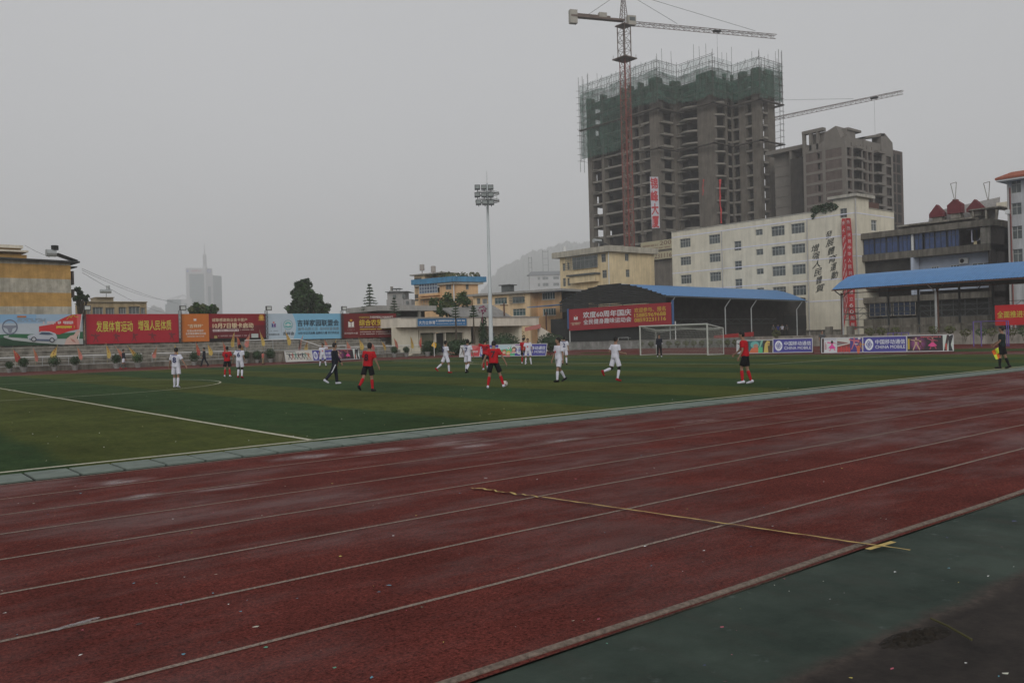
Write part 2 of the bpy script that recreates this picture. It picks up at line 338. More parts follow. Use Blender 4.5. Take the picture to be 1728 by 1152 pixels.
# lane lines
mb = MB(); rg = random.Random(5)
def hline(mb, y, x0, x1, w, z, wob=.006):
    n = int((x1-x0)/1.2); a = []
    for i in range(n+1): x = x0+(x1-x0)*i/n; dy = wob*math.sin(x*1.7+y)+rg.uniform(-wob, wob)*.4; a.append((x, y+dy))
    mb.add([(x, yy-w/2, z) for x, yy in a]+[(x, yy+w/2, z) for x, yy in a], [(i, i+1, n+2+i, n+1+i) for i in range(n)])
for y in (5.04, 6.23, 7.45, 8.68, 9.88, 11.03, 12.2): hline(mb, y, -30, 75, .042, .004)
struct(mb.build('lane_markings', ln_track))
kb = mat('track_kerb', (.2, .155, .125), .85, .5, 25, .6, 60, .2); mb = MB()
n = 200; ys = [3.76+.012*math.sin(i*.9) for i in range(n+1)]; xs = [-30+129*i/n for i in range(n+1)]
mb.loft([[(x, y-.03, -.02), (x, y+.03, -.02), (x, y+.027, .012), (x, y, .015), (x, y-.027, .008)] for x, y in zip(xs, ys)]); struct(mb.build('track_kerb', kb))
# drain covers between track and turf
slab = mat('drain_concrete', (.15, .185, .16), .75, .25, 3, .2, 25, .3); dk = mat('gap_dark', (.012, .014, .012), .9, 0)
mb = MB(); x = -30.0
while x < 85: mb.box(x+.022, x+.578, 13.56, 14.4, -.05, .03+rg.uniform(-.006, .006), slab); x += .6
mb.box(-30, 85, 13.54, 14.42, -.06, .007, dk); struct(mb.build('drain_covers', None))
mb = MB(); hline(mb, 13.47, -30, 80, .05, .004); struct(mb.build('inner_lane_line', ln_track))
# pitch markings
UH, UG, UP_, VT, VB, VC = 7.25, 57.0, 40.8, 14.85, 72.0, 47.0
mb = MB(); z = .012
hline(mb, VT, -50, UG, .12, z, .01)
def vline(mb, x, y0, y1, w=.11, z=z): 
    n = max(2, int((y1-y0)/2)); a = [(x+rg.uniform(-.012, .012), y0+(y1-y0)*i/n) for i in range(n+1)]
    mb.add([(p-w/2, q, z) for p, q in a]+[(p+w/2, q, z) for p, q in a], [(i, n+1+i, n+2+i, i+1) for i in range(n)])
vline(mb, UH, VT, VB); vline(mb, UG, VT, VB); hline(mb, VB, -50, UG, .1, z)
pv0, pv1 = VC-19.2, VC+20.1
vline(mb, UP_, pv0, pv1); hline(mb, pv0, UP_, UG, .11, z); hline(mb, pv1, UP_, UG, .11, z)
vline(mb, 51.5, VC-9.2, VC+9.2); hline(mb, VC-9.2, 51.5, UG, .11, z); hline(mb, VC+9.2, 51.5, UG, .11, z)
def arc(cx, cy, r, a0, a1, w=.11):
    n = 60; a = [R_(a0+(a1-a0)*i/n) for i in range(n+1)]
    mb.add([(cx+(r-w/2)*math.cos(q), cy+(r-w/2)*math.sin(q), z) for q in a]+[(cx+(r+w/2)*math.cos(q), cy+(r+w/2)*math.sin(q), z) for q in a], [(i, n+1+i, n+2+i, i+1) for i in range(n)])
arc(UH, 45.5, 9.15, 0, 360, .08); arc(46, VC, 9.15, 127, 233); arc(UH, 45.5, .12, 0, 360)
struct(mb.build('pitch_markings', ln_pitch))
# yellow tape lying across the lanes
tp = mat('yellow_tape', (.5, .36, .11), .6, .2, 8); mb = MB()
A, B_ = G(1536, 932), G(915, 841); n = 40; pts = []
for i in range(n+1): q = A.lerp(B_, i/n); pts.append((q, .036, .021+.001*math.sin(i)))
C_ = G(795, 824); rg = random.Random(9)
for i in range(1, 19): q = B_.lerp(C_, i/18); q.x += rg.uniform(-.03, .03); pts.append((q, rg.uniform(.025, .06)*(1.7 if 12 < i < 17 else 1), .008+rg.random()*.014))
d = (B_-A).normalized(); nrm = Vector((-d.y, d.x, 0)); vs = []
for q, w, zz in pts: vs.append((q.x-nrm.x*w/2, q.y-nrm.y*w/2, zz)); vs.append((q.x+nrm.x*w/2, q.y+nrm.y*w/2, zz+rg.uniform(0, .006)))
mb.add(vs, [(2*i, 2*i+1, 2*i+3, 2*i+2) for i in range(len(pts)-1)])
a, b_ = G(1464, 930), G(1508, 917); e = (b_-a).normalized(); f = Vector((-e.y, e.x, 0))*.026
mb.add([tuple(v)[:2]+(.019,) for v in (a-f, b_-f, b_+f, a+f)], [(0, 1, 2, 3)])
tag(mb.build('tape', tp), 'yellow tape stretched across the red lanes with a small cross at its near end', 'tape')
# litter
cols = [(.7, .7, .7), (.6, .5, .1), (.5, .1, .15), (.1, .3, .4), (.05, .02, .02), (.1, .3, .2), (.02, .03, .1), (.6, .6, .5)]
mb = MB(); rg = random.Random(21)
for i in range(520):
    d_ = 3.2+22*rg.random()**1.7; x_ = rg.uniform(-50, 1780); r = ray(x_, 1000); h = Vector((r.x, r.y, 0)).normalized()*d_
    if not 1.0 < h.y < 13.3: continue
    s = rg.uniform(.004, .017)*(1+.5*(rg.random() < .08)); a = rg.uniform(0, 6.28); zz = .006; v = []
    for j in range(rg.choice((3, 4, 5))): q = a+j*1.4+rg.uniform(-.2, .2); v.append((h.x+s*math.cos(q)*rg.uniform(.5, 1.6), h.y+s*math.sin(q)*rg.uniform(.4, 1), zz+rg.random()*.006))
    mb.add(v, [tuple(range(len(v)))], paint(rg.choice(cols)))
for i in range(90):
    x_, y_ = rg.uniform(0, 1400), rg.uniform(640, 790); q = G(x_, y_)
    if q.y < 15.2 or q.y > 60: continue
    s = rg.uniform(.006, .018); mb.add([(q.x+s*math.cos(j*2+i), q.y+s*math.sin(j*2+i), .02+.01*j) for j in range(3)], [(0, 1, 2)], paint(rg.choice(((.5, .5, .45), (.4, .35, .2)))))
o = mb.build('litter', None); o['kind'] = 'stuff'; o['label'] = 'tiny bright scraps of paper scattered over the track and turf'; o['category'] = 'litter'
# muddy clump and fallen twig at the near right
mb = MB(); q = G(1545, 1072); rg = random.Random(4); n, k = 26, 18; vs = []
for j in range(k+1):
    for i in range(n+1):
        u, w = i/n*2-1, j/k*2-1; r = math.hypot(u, w*1.1); h = max(0, 1-r*r)**1.5*.022*(.1+1.6*rg.random())
        vs.append((q.x+u*.34+.02*rg.random(), q.y+w*.13-u*.05, -.0145+h+.006*rg.random()*max(0, 1-r)))
mb.add(vs, [(j*(n+1)+i, j*(n+1)+i+1, (j+1)*(n+1)+i+1, (j+1)*(n+1)+i) for j in range(k) for i in range(n) if math.hypot((i+.5)/n*2-1, ((j+.5)/k*2-1)*1.1) < 1])
tag(mb.build('mud_clump', mat('mud', (.018, .014, .01), .95, .6, 20)), 'dark clump of mud and leaves on the asphalt at the near right', 'mud clump')
mb = MB(); a, b_ = G(1571, 1046), G(1640, 1082); mb.path([a+Vector((0, 0, .012)), a.lerp(b_, .5)+Vector((.01, .02, .02)), b_+Vector((0, 0, .012))], .007, 6)
tag(mb.build('twig', mat('twig_bark', (.07, .065, .025), .9, .3, 10)), 'thin straight twig lying on the asphalt beside the mud clump', 'twig')
mb = MB(); rg = random.Random(8); q0 = G(150, 1053)
for i in range(5): c = G(100+i*14, 1062-i*4); mb.add([(c.x+.07*math.cos(k)*rg.uniform(.5, 1.1), c.y+.035*math.sin(k)*rg.uniform(.4, 1), .006+.008*rg.random()) for k in (0, 1.1, 2.2, 3.2, 4.3, 5.3)], [tuple(range(6))])
tag(mb.build('plastic_scrap', mat('clear_plastic', (.35, .33, .33), .2, .2, 20, spec=.6, alpha=.45)), 'crumpled clear plastic scrap lying on the lane at lower left', 'plastic scrap')
# ================================================================== STADIUM STRUCTURES
white = mat('white_paint', (.62, .63, .62), .6, .1, 3); galv = mat('galvanised', (.38, .4, .4), .45, .15, 6, metal=.4)
cream = mat('cream_render', (.66, .615, .5), .9, .08, .8, .15, 12, .2, stain=.15); cream2 = mat('cream_fascia', (.66, .61, .52), .9, .08, .8, .1, 12, .2, stain=.2)
glass = mat('window_glass', (.085, .1, .1), .2, .5, .7, spec=.6); glassb = mat('blue_glass', (.03, .06, .16), .25, .35, 1.2, spec=.5); glasst = mat('teal_glass', (.04, .085, .09), .2, .4, 1.0, spec=.5)
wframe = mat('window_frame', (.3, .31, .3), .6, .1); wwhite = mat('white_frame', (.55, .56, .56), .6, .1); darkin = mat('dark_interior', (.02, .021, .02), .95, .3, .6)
# ---- far terrace (left) : five concrete steps
TV0, TV1, NST = 84.9, 91.6, 6
mb = MB(); nos = MB(); x0, x1 = -30, 53.5
for i in range(NST):
    a = TV0+(TV1-TV0)*i/NST; z = .42+.33*i
    mb.box(x0, x1, a, TV1+.6, z-.33 if i else -.1, z)
    nos.box(x0, x1, a-.045, a+.32, z+.002, z+.07)
mb.box(x0, x1, TV1+.6, TV1+.9, -.1, 2.75)
ter = mb.build('terrace', cond); nos.build('seat_edge', mat('seat_edge', (.36, .34, .3), .9, .3, 1.4, stain=.35), ter); tag(ter, 'weathered concrete spectator terrace below the row of billboards', 'terrace')
# raised landing with its own railing
q0, q1 = onv(408, 84.6), onv(500, 84.6)
mb = MB(); mb.box(q0, q1, 83.7, 86.8, -.05, 1.0); mb.box(q0-.1, q1+.1, 83.6, 86.8, 1.0, 1.1); lb = mb.build('raised_landing', cond)
tag(lb, 'raised concrete landing block in front of the left terrace, left of the ad boards', 'landing')
def rail(pts, name, label, h=.85, low=True, pitch=2.0, infill=False):
    t_ = thing(name, label, 'railing', tuple(pts[0]), 'metal railings along the terrace')
    mb = MB(); up = Vector((0, 0, h))
    for a, b_ in zip(pts, pts[1:]):
        a, b_ = Vector(a), Vector(b_); mb.tube(a+up, b_+up, .055, n=5)
    mb.build('top_rail', white, t_)
    mb = MB()
    for a, b_ in zip(pts, pts[1:]):
        a, b_ = Vector(a), Vector(b_)
        if low: mb.tube(a+up*.12, b_+up*.12, .035, n=4); mb.tube(a+up*.82, b_+up*.82, .025, n=4)
        n = max(1, int((b_-a).length/pitch))
        for i in range(n+1): p = a.lerp(b_, i/n); mb.tube(p, p+up, .03, n=4)
        if infill:
            n = int((b_-a).length/.16)
            for i in range(n): p = a.lerp(b_, (i+.5)/n); mb.tube(p+up*.12, p+up*.82, .009, n=3)
    mb.build('rail_posts', galv, t_); return t_
V0 = 84.5
def rx(px, v=V0): return onv(px, v)
rail([(-5, V0, .42), (rx(239), V0, .42)], 'railing', 'white topped railing at the foot of the terrace under the car and red slogan billboards')
rail([(rx(256), V0, .42), (rx(404), V0, .42)], 'railing', 'white topped railing at the foot of the terrace under the orange board')
rail([(q0, 83.8, 1.1), (q1, 83.8, 1.1), (rx(540, 83.8), 83.8, .3), (rx(584, 83.8), 83.8, .3)], 'railing', 'railing that steps down from the raised landing behind the ad boards', h=1.2, infill=True)
rail([(rx(583), V0, .35), (rx(714), V0, .35)], 'railing', 'railing with thin uprights on the right end of the terrace under the market billboard', h=.95, infill=True)
# ---- wall of the right end of the terrace and shop pavilion
pv = FV(88.0)
s = pv.s_; bt = thing('sports_shop_building', 'long low cream pavilion with deep fascia, curtained shopfront and porch', 'building', (s(705), 88.0, 0))
mb = MB(); zf0, zf1 = 3.45, 4.55
mb.fbox(pv, s(672), s(905), zf0, zf1, -9, .6); mb.build('fascia', cream2, bt)
mb = MB(); mb.fbox(pv, s(671.5), s(906), zf1, zf1+.1, -9, .72); mb.build('roof_edge', mat('grey_edge', (.3, .29, .27), .8, .2), bt)
mb = MB(); wall_holes(mb, pv, s(668), s(806), 0, zf0, [(s(714), s(787), -.5, 2.75), (s(710.5), s(713), .9, 3.1)], .35, None, -.6); mb.fbox(pv, s(806), s(880), 0, zf0, -3.6, -3.3); mb.fbox(pv, s(876), s(880), 0, zf0, -3.3, .1); mb.fbox(pv, s(800), s(806), 0, zf0, -3.3, -.6)
mb.fbox(pv, s(668), s(790), 0, zf0, -8, -7.6); mb.build('wall', cream, bt)
mb = MB(); mb.fbox(pv, s(812), s(815), 0, zf0, -3.2, -2.9); mb.fbox(pv, s(843), s(846), 0, zf0, -3.2, -2.9); mb.fbox(pv, s(740), s(742), 0, 2.75, -1.1, -.75); mb.fbox(pv, s(757), s(758.5), 0, 2.75, -1.1, -.75); mb.build('column', cream2, bt)
cur = mat('curtain', (.2, .2, .14), .9, .2, 2)
def curtain(a, b_, parent=bt):
    mb = MB(); n = 60; F = pv
    top = []; bot = []
    for i in range(n+1): x = a+(b_-a)*i/n; o = -1.25+.09*math.sin(i*1.3); top.append(F.pt(x, 2.75, o)); bot.append(F.pt(x, .25, o+.03*math.sin(i*.7)))
    mb.add(bot+top, [(i, i+1, n+2+i, n+1+i) for i in range(n)]); mb.build('curtain', cur, parent)
curtain(s(714), s(740)); curtain(s(758), s(787))
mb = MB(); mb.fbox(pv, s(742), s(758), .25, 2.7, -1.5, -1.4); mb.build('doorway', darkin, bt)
mb = MB(); mb.fbox(pv, s(700), s(800), -.1, .25, -1.3, .8); mb.fbox(pv, s(698), s(802), -.1, .1, -1.3, 1.3); mb.build('step', cond, bt)
for a, b_, c, d in ((853, 860, .9, 2.6), (853, 860, 0, .75)): window(pv, s(a), s(b_), c, d, bt, wframe, glass, 1, 0, -3.2)
# sloping stair wall with brown coping
mb = MB(); A = [pv.pt(s(908), .0, .3), pv.pt(s(947), .0, .3), pv.pt(s(947), 1.3, .3), pv.pt(s(908), 3.35, .3)]; B2 = [v-pv.n*.35 for v in A]
mb.hexa(A[:2]+B2[1::-1]+[A[3], A[2], B2[2], B2[3]]); sw = mb.build('stair_wall', cream2)
tag(sw, 'sloping cream stair wall with a brown coping beside the arched canopy', 'stair wall')
mb = MB(); a, b_ = pv.pt(s(907.5), 3.4, .13), pv.pt(s(947.5), 1.34, .13); mb.tube(a, b_, .11, n=4); mb.build('coping', mat('brown_coping', (.25, .13, .07), .8, .2), sw)
mb = MB(); mb.fbox(pv, s(846), s(880), -.1, 1.25, 1.6, 2.0); mb.fbox(pv, s(900), s(950), -.1, 1.0, 1.4, 1.7)
tag(mb.build('planter_wall', cream2), 'low cream planter wall in front of the pavilion porch', 'low wall')
# pink and red banners near porch
def banner(F, quad, z_off, name, label, cat, col, th=.04):
    pts = [F.hit(x, y) for x, y in quad]; mb = MB(); fr = [F.pt(a, b_, z_off) for a, b_ in pts]; bk = [F.pt(a, b_, z_off-th) for a, b_ in pts]
    mb.add(fr+bk, [(3, 2, 1, 0), (4, 5, 6, 7), (0, 1, 5, 4), (1, 2, 6, 5), (2, 3, 7, 6), (3, 0, 4, 7)]); o = mb.build(name, paint(col)); tag(o, label, cat); return o, Board(fr[0], fr[1], fr[2], fr[3], F.n)
def add_done(o, b):
    o['_o'] = (0, 0, 0); o.location = (0, 0, 0); b.done(o)
o, b_ = banner(pv, [(880, 553), (906, 547), (906, 554), (880, 559)], .75, 'cloth_banner', 'faded pink cloth banner sagging from the corner of the pavilion roof', 'banner', (.5, .17, .15)); b_.rows(.08, .95, .3, .7, 1, (.5, .25, .22), 1, 5); add_done(o, b_)
o, b_ = banner(pv, [(897, 575), (911, 574), (911, 578), (897, 579)], 2.1, 'cloth_banner', 'small red cloth strip on the low wall right of the porch', 'banner', (.35, .04, .04)); add_done(o, b_)
# blue shop sign
def board_on(F, x0, x1, y0, y1, off, th, name, label, cat, col, group=None, back=None, xm=None):
    """panel spanning photo columns x0..x1 with heights from the mid column"""
    xm = (x0+x1)/2 if xm is None else xm
    s0, s1 = F.s_(x0), F.s_(x1); z1 = F.hit(xm, y0)[1]; z0 = F.hit(xm, y1)[1]
    return panel(F, s0, s1, z0, z1, off, th, name, label, cat, col, group)
def panel(F, s0, s1, z0, z1, off, th, name, label, cat, col, group=None):
    t_ = thing(name, label, cat, tuple(F.pt((s0+s1)/2, z0, off)), group)
    mb = MB(); mb.fbox(F, s0, s1, z0, z1, off-th, off); mb.build('panel', paint(col) if isinstance(col, tuple) else col, t_)
    return t_, Board(F.pt(s0, z1, off), F.pt(s1, z1, off), F.pt(s1, z0, off), F.pt(s0, z0, off), F.n)
pf = FV(87.3)
t_, b = board_on(pf, 705, 787.5, 537.5, 549.5, .05, .12, 'shop_sign', 'long blue shop sign with white lettering on the pavilion fascia', 'sign', (.035, .16, .36))
b.text('大力士体育', .02, .35, .28, .8, (.75, .75, .75), .02); b.rows(.37, .97, .15, .52, 1, (.6, .62, .62), 2, 3); b.rows(.37, .97, .64, .82, 1, (.45, .5, .55), 2, 4); b.done(t_)
mb = MB(); F = pf; s0, s1 = F.s_(705), F.s_(787.5); z1 = F.hit(746, 537.5)[1]; z0 = F.hit(746, 549.5)[1]
for a, c, d, e in ((s0-.06, s1+.06, z1, z1+.07), (s0-.06, s1+.06, z0-.07, z0), (s0-.06, s0, z0, z1), (s1, s1+.06, z0, z1)): mb.fbox(F, a, c, d, e, -.1, .1)
mb.build('frame', wframe, t_)
# ---- the row of billboards above the terrace
BV = FV(92.0); BZ0, BZ1 = 2.33, 5.28
def logo(b, u, w, su, sw, c1=(.7, .7, .7), dot=(.6, .12, .05), c2=None):      # two upright leaves under a dot
    c2 = c2 or c1
    b.poly([(u-su, w-sw*.5), (u-su*.12, w-sw*.25), (u-su*.12, w+sw*.6), (u-su, w+sw*.6)], c1, 2)
    b.poly([(u+su*.12, w-sw*.25), (u+su, w-sw*.5), (u+su, w+sw*.6), (u+su*.12, w+sw*.6)], c2, 2)
    b.disc(u, w-sw*.72, su*.5, sw*.22, dot, 2, 14); b.rect(u-su*1.2, u+su*1.2, w+sw*.68, w+sw*.74, c1, 2)
def billboard(x0, x1, name, label, col):
    s0, s1 = BV.s_(x0), BV.s_(x1); t_, b = panel(BV, s0, s1, BZ0, BZ1, 0, .12, name, label, 'billboard', col, 'large billboards above the terrace')
    mb = MB(); n = max(1, int((s1-s0)/3.2))
    for i in range(n): x = s0+(s1-s0)*(i+.5)/n; mb.fbox(BV, x-.28, x+.28, BZ0-.75, BZ0-.01, -.45, -.02)
    mb.build('bracket', mat('bracket_dark', (.05, .05, .05), .7, .2), t_)
    mb = MB()
    for i in range(n+1): x = s0+.1+(s1-s0-.2)*i/n; mb.tube(BV.pt(x, .5, -.6), BV.pt(x, BZ1, -.25), .06, n=4)
    mb.build('support_post', galv, t_); return t_, b
# 1 car advertisement
t_, b = billboard(-30, 141, 'billboard', 'large car advertisement billboard with a silver car, steering wheel and red pennant', (.42, .47, .52))
U = lambda x: (x+30)/171.
def V(y): return (y-532)/51.
b.rect(0, 1, 0, .3, (.3, .42, .55), 0); b.rect(U(-30), U(60), .0, .25, (.22, .38, .56), 0)
b.poly([(0, .66), (U(20), .62), (U(80), .65), (1, .58), (1, 1), (0, 1)], (.03, .13, .06), 1)
b.poly([(0, .78), (U(20), .72), (U(60), .84), (U(140), .93), (1, 1), (0, 1)], (.02, .055, .03), 2)
b.poly([(U(5), .68), (U(14), .665), (U(12), .72), (U(50), .79), (U(141), .82), (1, 1), (U(104), 1), (U(60), .92), (U(20), .82), (U(5), .73)], (.4, .42, .42), 3)
for k in range(28):                                                       # steering wheel ring
    a0, a1 = 2*math.pi*k/28, 2*math.pi*(k+1)/28; cu, cw, ru, rw = U(15.5), V(552.5), 13/171, 12.3/51
    b.poly([(cu+ru*math.cos(a0), cw+rw*math.sin(a0)), (cu+ru*math.cos(a1), cw+rw*math.sin(a1)), (cu+ru*.84*math.cos(a1), cw+rw*.84*math.sin(a1)), (cu+ru*.84*math.cos(a0), cw+rw*.84*math.sin(a0))], (.14, .16, .22), 4)
b.poly([(U(4), V(550)), (U(27), V(550)), (U(26), V(553)), (U(20), V(555)), (U(17.5), V(562)), (U(13.5), V(562)), (U(11), V(555)), (U(5), V(553))], (.2, .22, .27), 4)
b.poly([(U(64), V(552)), (U(85), V(549)), (U(103), V(540)), (U(120), V(533)), (U(139), V(532)), (U(136), V(557)), (U(115), V(561)), (U(98), V(566)), (U(80), V(563)), (U(64), V(561))], (.5, .03, .03), 4)
b.poly([(U(130), V(532)), (U(139), V(532)), (U(136), V(557)), (U(131), V(557))], (.6, .12, .12), 5)
b.rows(U(71), U(124), V(543), V(550), 1, (.6, .5, .5), 6, 2); b.rows(U(94), U(126), V(551), V(557), 1, (.6, .5, .04), 6, 8); b.rows(U(28), U(76), V(538.5), V(544.5), 3, (.25, .3, .35), 4, 4)
b.rect(U(28), U(43), V(534.5), V(537.3), (.4, .15, .05), 4)
b.line([(U(112), V(541)), (U(118), V(535)), (U(120), V(538)), (U(124), V(532.5)), (U(127), V(536)), (U(133), V(537))], .006, (.5, .4, .05), 7, .3)
b.poly([(U(139), V(532)), (U(140.5), V(532)), (U(133), V(575)), (U(131), V(575))], (.6, .6, .6), 8)
b.poly([(U(107), 1), (U(111), V(573)), (U(118), V(568)), (U(124), V(567)), (U(131), V(558)), (U(136), V(560)), (U(129), V(572)), (U(133), V(578)), (U(134), 1)], (.55, .38, .33), 9)
b.poly([(U(117), V(572)), (U(124), V(575)), (U(128), V(581)), (U(121), V(578))], (.42, .2, .17), 10)
b.poly([(U(44), V(568)), (U(47), V(566)), (U(61), V(564)), (U(67), V(560)), (U(82), V(560.5)), (U(92), V(564)), (U(95), V(571)), (U(92), V(575)), (U(86), V(577)), (U(50), V(574)), (U(45), V(572))], (.42, .45, .5), 10)
b.poly([(U(63), V(565.5)), (U(68), V(561.5)), (U(81), V(562)), (U(89), V(566)), (U(80), V(566.5))], (.06, .09, .14), 11)
b.poly([(U(46), V(572)), (U(94), V(574)), (U(86), V(577)), (U(50), V(575))], (.1, .13, .2), 11)
for cx, cy in ((54.5, 573), (85.5, 575)): b.disc(U(cx), V(cy), 4.6/171, 4.2/51, (.04, .04, .05), 12); b.disc(U(cx), V(cy), 2.9/171, 2.7/51, (.4, .42, .45), 13)
b.done(t_)
# 2 red slogan board
t_, b = billboard(145, 302.5, 'billboard', 'large plain red billboard with yellow slogan characters and faint dark figures below', (.36, .016, .03))
b.text('发展体育运动', .11, .49, .235, .6, (.55, .5, .08), .022); b.text('增强人民体质', .55, .915, .22, .57, (.55, .5, .08), .022)
fig = (.16, .03, .035)
for k, u in enumerate((.1, .31, .5, .7, .915)):
    b.disc(u, .68, .009, .03, fig, 2, 8); b.poly([(u-.012, .7), (u+.012, .71), (u+.016, .82), (u-.01, .84)], fig, 1); b.poly([(u-.01, .83), (u+.002, .83), (u-.02-.01*(k % 2), .95), (u-.03, .96)], fig, 2); b.poly([(u+.004, .8), (u+.016, .8), (u+.03, .95), (u+.02, .95)], fig, 2)
    b.poly([(u-.012, .7), (u-.045+.02*(k % 3), .66+.04*(k % 2)), (u-.05+.02*(k % 3), .72), (u-.01, .75)], fig, 2); b.poly([(u+.012, .7), (u+.045, .68+.05*(k % 2)), (u+.045, .72+.05*(k % 2)), (u+.012, .76)], fig, 3)
b.done(t_)
# 3 orange
t_, b = billboard(306.5, 353.5, 'billboard', 'narrow orange billboard with white lettering beside the dark red bank card board', (.5, .15, .03))
logo(b, .5, .2, .045, .075); b.text('"吉祥杯"', .24, .78, .37, .5, (.7, .62, .45), .02); b.text('欢度60周年国庆', .2, .8, .57, .65, (.7, .66, .6), .02); b.text('全民健身趣味运动会', .15, .88, .67, .75, (.7, .66, .6), .02)
b.rows(.2, .83, .79, .845, 1, (.6, .55, .5), 4, 9); b.done(t_)
# 4 dark red
t_, b = billboard(353.8, 449.5, 'billboard', 'dark red billboard with pale lettering and a gold bow in its top right corner', (.22, .012, .018))
b.rect(0, 1, .9, 1, (.012, .01, .01), 1); b.poly([(0, .5), (1, .42), (1, .9), (0, .9)], (.13, .014, .02), 0)
b.text('诚挚感谢商业金卡客户', .05, .66, .16, .29, (.62, .5, .33), .025); b.text('10月7日银卡启动', .06, .77, .34, .53, (.75, .64, .42), .03)
b.rect(.06, .51, .57, .65, (.6, .55, .55), 1); b.rows(.07, .5, .585, .64, 1, (.2, .05, .05), 3, 5); b.rows(.53, .78, .575, .63, 1, (.5, .42, .38), 3, 15); b.rows(.15, .7, .78, .86, 1, (.4, .25, .25), 3, 7); b.rect(.73, .855, .75, .9, (.45, .5, .48), 3); b.rect(.08, .13, .8, .9, (.35, .3, .12), 3)
for k in range(6): a = k*1.05; b.disc(.92+.026*math.cos(a), .15+.075*math.sin(a), .026, .05, (.5, .27, .05), 3+k % 3, 10)
b.disc(.92, .15, .02, .05, (.65, .4, .1), 6, 10); b.rect(.86, .98, .22, .26, (.45, .2, .04), 2); b.done(t_)
# 5 light blue
t_, b = billboard(450, 576.5, 'billboard', 'large pale blue and sky blue billboard with two emblems and black lettering', (.2, .43, .6))
pts = [(0, 0), (.34, 0)]+[(.34+.045*math.sin(math.pi*i/10), i/10) for i in range(1, 10)]+[(.34, 1), (0, 1)]
b.poly(pts, (.42, .5, .57), 0)
logo(b, .095, .43, .026, .13, (.05, .06, .22), (.6, .08, .08), (.16, .04, .2)); b.rows(.055, .15, .64, .68, 1, (.2, .22, .25), 3, 3); b.text('吉祥国际大厦', .03, .165, .76, .825, (.08, .08, .09), .01)
b.rect(.189, .192, .32, .72, (.2, .22, .25), 1)
b.disc(.28, .43, .062, .19, (.16, .34, .38), 2, 26); b.disc(.28, .43, .054, .165, (.45, .52, .54), 3, 26); b.disc(.28, .42, .04, .1, (.12, .4, .4), 4, 20, 180, 360); b.disc(.28, .47, .05, .07, (.1, .35, .36), 5, 20, 0, 180); b.disc(.28, .43, .02, .06, (.5, .56, .56), 6, 12)
b.text('吉祥会', .21, .355, .7, .83, (.05, .06, .07), .02); b.text('吉祥家园联盟会', .4, .965, .24, .49, (.03, .05, .07), .035); b.text('倡导品质生活  保持财富健康', .405, .965, .53, .66, (.2, .26, .3), .01); b.text('10月7日正式启幕 品牌的力量 实力的见证', .405, .965, .71, .81, (.04, .07, .1), .03); b.done(t_)
# 6 market
t_, b = billboard(577.5, 669.5, 'billboard', 'dark maroon billboard with gold and white market lettering at the right end of the row', (.15, .017, .017))
logo(b, .165, .42, .05, .2, (.68, .66, .62), (.55, .27, .03)); b.rows(.1, .24, .64, .69, 1, (.3, .2, .2), 3, 2); b.text('吉祥国际大厦', .04, .28, .76, .84, (.6, .5, .48), .01)
b.text('中国新特色', .31, .5, .12, .2, (.45, .33, .05), .02); b.text('FARMERS MARKET', .51, .94, .11, .2, (.65, .62, .58), .015); b.text('综合农贸市场', .31, .945, .25, .5, (.62, .47, .05), .03)
b.rows(.32, .94, .54, .59, 1, (.55, .45, .42), 3, 12); b.rows(.32, .94, .62, .69, 1, (.55, .42, .04), 3, 13); b.rows(.32, .94, .735, .79, 1, (.55, .45, .42), 3, 14); b.rows(.32, .94, .82, .88, 1, (.55, .45, .42), 3, 16); b.done(t_)
# lamp masts between the boards
for k, (px, lb_) in enumerate(((143, 'car and red slogan boards'), (304.5, 'red slogan and orange boards'), (449.6, 'dark red and pale blue boards'), (577, 'pale blue and market boards'))):
    x = BV.s_(px); t_ = thing('lattice_mast', 'dark lattice post with a small floodlight between the '+lb_, 'lamp post', tuple(BV.pt(x, 1.2, .1)), 'lattice posts between the billboards')
    mb = MB(); w = .12; zt = BZ1+.35
    for a, c in ((-w, .02), (w, .02), (w, .26), (-w, .26)): mb.tube(BV.pt(x+a, 1.3, c), BV.pt(x+a, zt, c), .022, n=4)
    zz = 1.4; k2 = 0
    while zz < zt-.2: mb.tube(BV.pt(x-w if k2 % 2 else x+w, zz, .26), BV.pt(x+w if k2 % 2 else x-w, zz+.22, .26), .018, n=4); zz += .22; k2 += 1
    mb.build('lattice', mat('bracket_dark', (.05, .05, .05), .7, .2), t_)
    mb = MB(); mb.fbox(BV, x-.05, x+.6, zt, zt+.5, .12, .34); mb.mi = [mb.mid(mat('bracket_dark', (.05, .05, .05), .7, .2))]*6; mb.fbox(BV, x+.03, x+.52, zt+.08, zt+.42, .345, .36, mat('lamp_glass', (.5, .52, .5), .2, .1)); mb.build('floodlight', None, t_)
